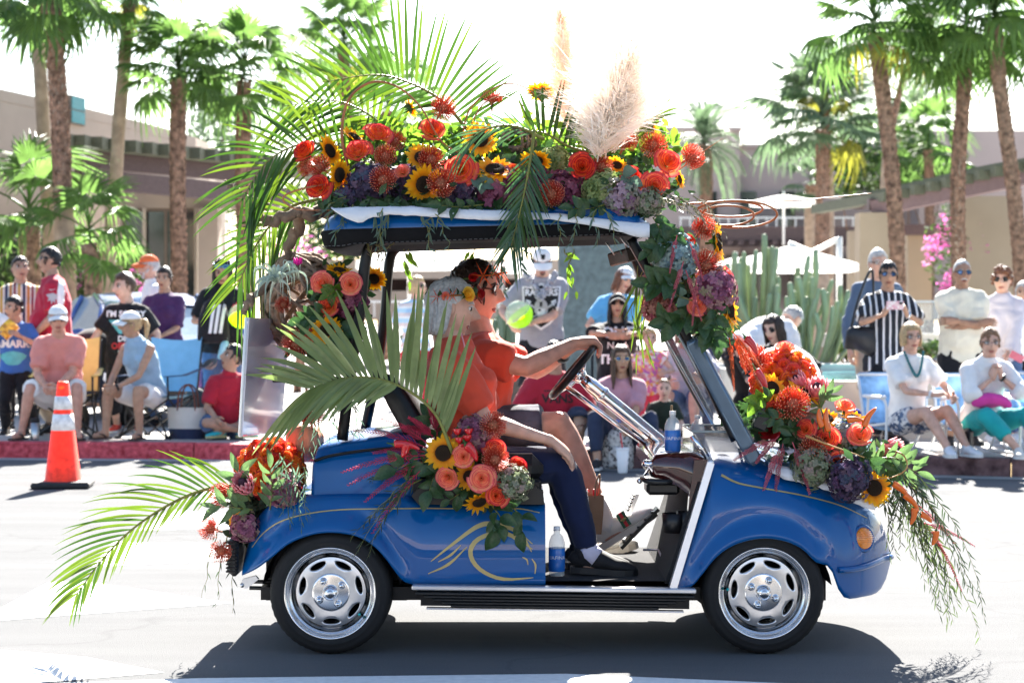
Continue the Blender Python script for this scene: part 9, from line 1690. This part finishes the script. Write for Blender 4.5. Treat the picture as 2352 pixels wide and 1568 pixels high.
def drape(label,top,low,Yt,Ye,seed,back=.5):
 m=MB();xs=[p[0]for p in top];n=60;A=[];Bk=[];E=[];Lw=[]
 for i in range(n+1):
  x=lerp(xs[0],xs[-1],i/n);w_=noise.noise(V((x*.03,seed,0)));yt=itp(x,top);yl=itp(x,low)+3*noise.noise(V((x*.05,seed,3)));A.append(P(x,yt+2*w_,Yt+back));Bk.append(P(x,yt+3*w_,Yt+.04));E.append(P(x,yt+5+3*w_,Ye+.01*noise.noise(V((x*.04,seed,9)))));Lw.append(P(x,yl,Ye-.012+.012*noise.noise(V((x*.045,seed,7)))))
 mid=[lerp(a,b,.5)+V((0,-.006+.01*noise.noise(V((i*.3,seed,2))),0))for i,(a,b)in enumerate(zip(E,Lw))];rows=[A,Bk,E,mid,Lw];m.grid(rows+[[p+V((0,.004,0))for p in r_]for r_ in rows[::-1]],0);return tag(m.build('cloth',cloth('white_cloth',(.66,.66,.68),bs=60,bump=.3,tl=0)),label,'cloth')
drape('white cloth lying on the roof under the flowers',[(760,474),(900,470),(1100,478),(1300,488),(1492,512)],[(760,478),(790,500),(828,514),(850,500),(900,493),(1000,498),(1100,505),(1200,507),(1260,503),(1330,514),(1400,526),(1470,546),(1492,545)],.1,-.008,1)
drape('white cloth on the hood under the flowers',[(1765,1060),(1840,1082),(1920,1108),(2010,1150)],[(1765,1080),(1800,1100),(1840,1108),(1880,1118),(1930,1138),(1970,1160),(2010,1172)],.16,.10,2)
def crown(label,HM_,root,items,leafs,seed):
 b=root.location;t=thing('flower_crown',label,'flower crown',tuple(b+HM_.translation),0,'flower crowns');rnd=random.Random(seed);ring=[]
 for k in range(33):a=2*pi*k/32;ring.append(HM_@V((.37*sin(a),-.45*cos(a),.24-.16*cos(a)*-1*.6))-HM_.translation)
 m=MB();m.tube(ring,.004,5);m.build('wire_band',GREEN,t)
 for(a,kind,r)in items:
  a=R(a);p=HM_@V((.39*sin(a),-.47*cos(a),.24+.10*cos(a)))-HM_.translation;d=(p-V((0,0,p.z*.6))).normalized();M=Matrix.Translation(p)@look(d).to_4x4()@Matrix.Scale(r*1.3,4)
  if kind in ROSM or kind=='yellow':o=put('rose',ROSM[kind][0]if kind in ROSM else YELM,t,M=M)
  elif kind=='star':
   m=MB()
   for k in range(6):q=k*pi/3;m.add([V((cos(q-.25)*.3,sin(q-.25)*.3,.05)),V((cos(q)*1.5,sin(q)*1.5,.35)),V((cos(q+.25)*.3,sin(q+.25)*.3,.05)),V((0,0,0))],[(0,1,2,3)],0)
   put('star_bloom',m.mesh('star_bloom',[mat('star_orange',(.70,.10,.02),rough=.5,var=.3,vs=60,tl=.35)]),t,M=M)
  else:put('zinnia',ROSM['deep'][1]if kind=='zinnia' else ROSM['peach'][1],t,M=M)
 for k in range(leafs):
  a=rnd.uniform(0,6.28);p=HM_@V((.37*sin(a),-.45*cos(a),.24+.10*cos(a)))-HM_.translation;d=(V((rnd.gauss(0,1),-.5,rnd.gauss(0,1)))).normalized();put('leaf',LM['salal'][k%2],t,M=Matrix.Translation(p)@look(d).to_4x4()@Matrix.Scale(.032,4))
YELM=rose_mesh(50,rampmat('rose_yellow',[(0,(.75,.40,.03)),(.6,(.82,.55,.05)),(1,(.85,.60,.10))],tl=.3),.8)
crown('flower crown of yellow rose and red zinnia on the silver bob',woman['HM'],woman['root'],[(-62,'yellow',.030),(-20,'zinnia',.027),(-95,'star',.02),(-110,'pinkz',.016),(-5,'star',.022),(10,'peach',.022),(30,'star',.022),(-130,'star',.022),(60,'zinnia',.02),(100,'yellow',.02)],16,1)
crown('flower crown with red and orange star blooms on the driver',man['HM'],man['root'],[(-15,'star',.034),(5,'star',.036),(-40,'star',.038),(-70,'star',.034),(-90,'zinnia',.018),(30,'star',.03),(60,'star',.03)],10,2)
if RMO:bpy.data.objects.remove(RMO)
bpy.data.scenes.remove(TMP)
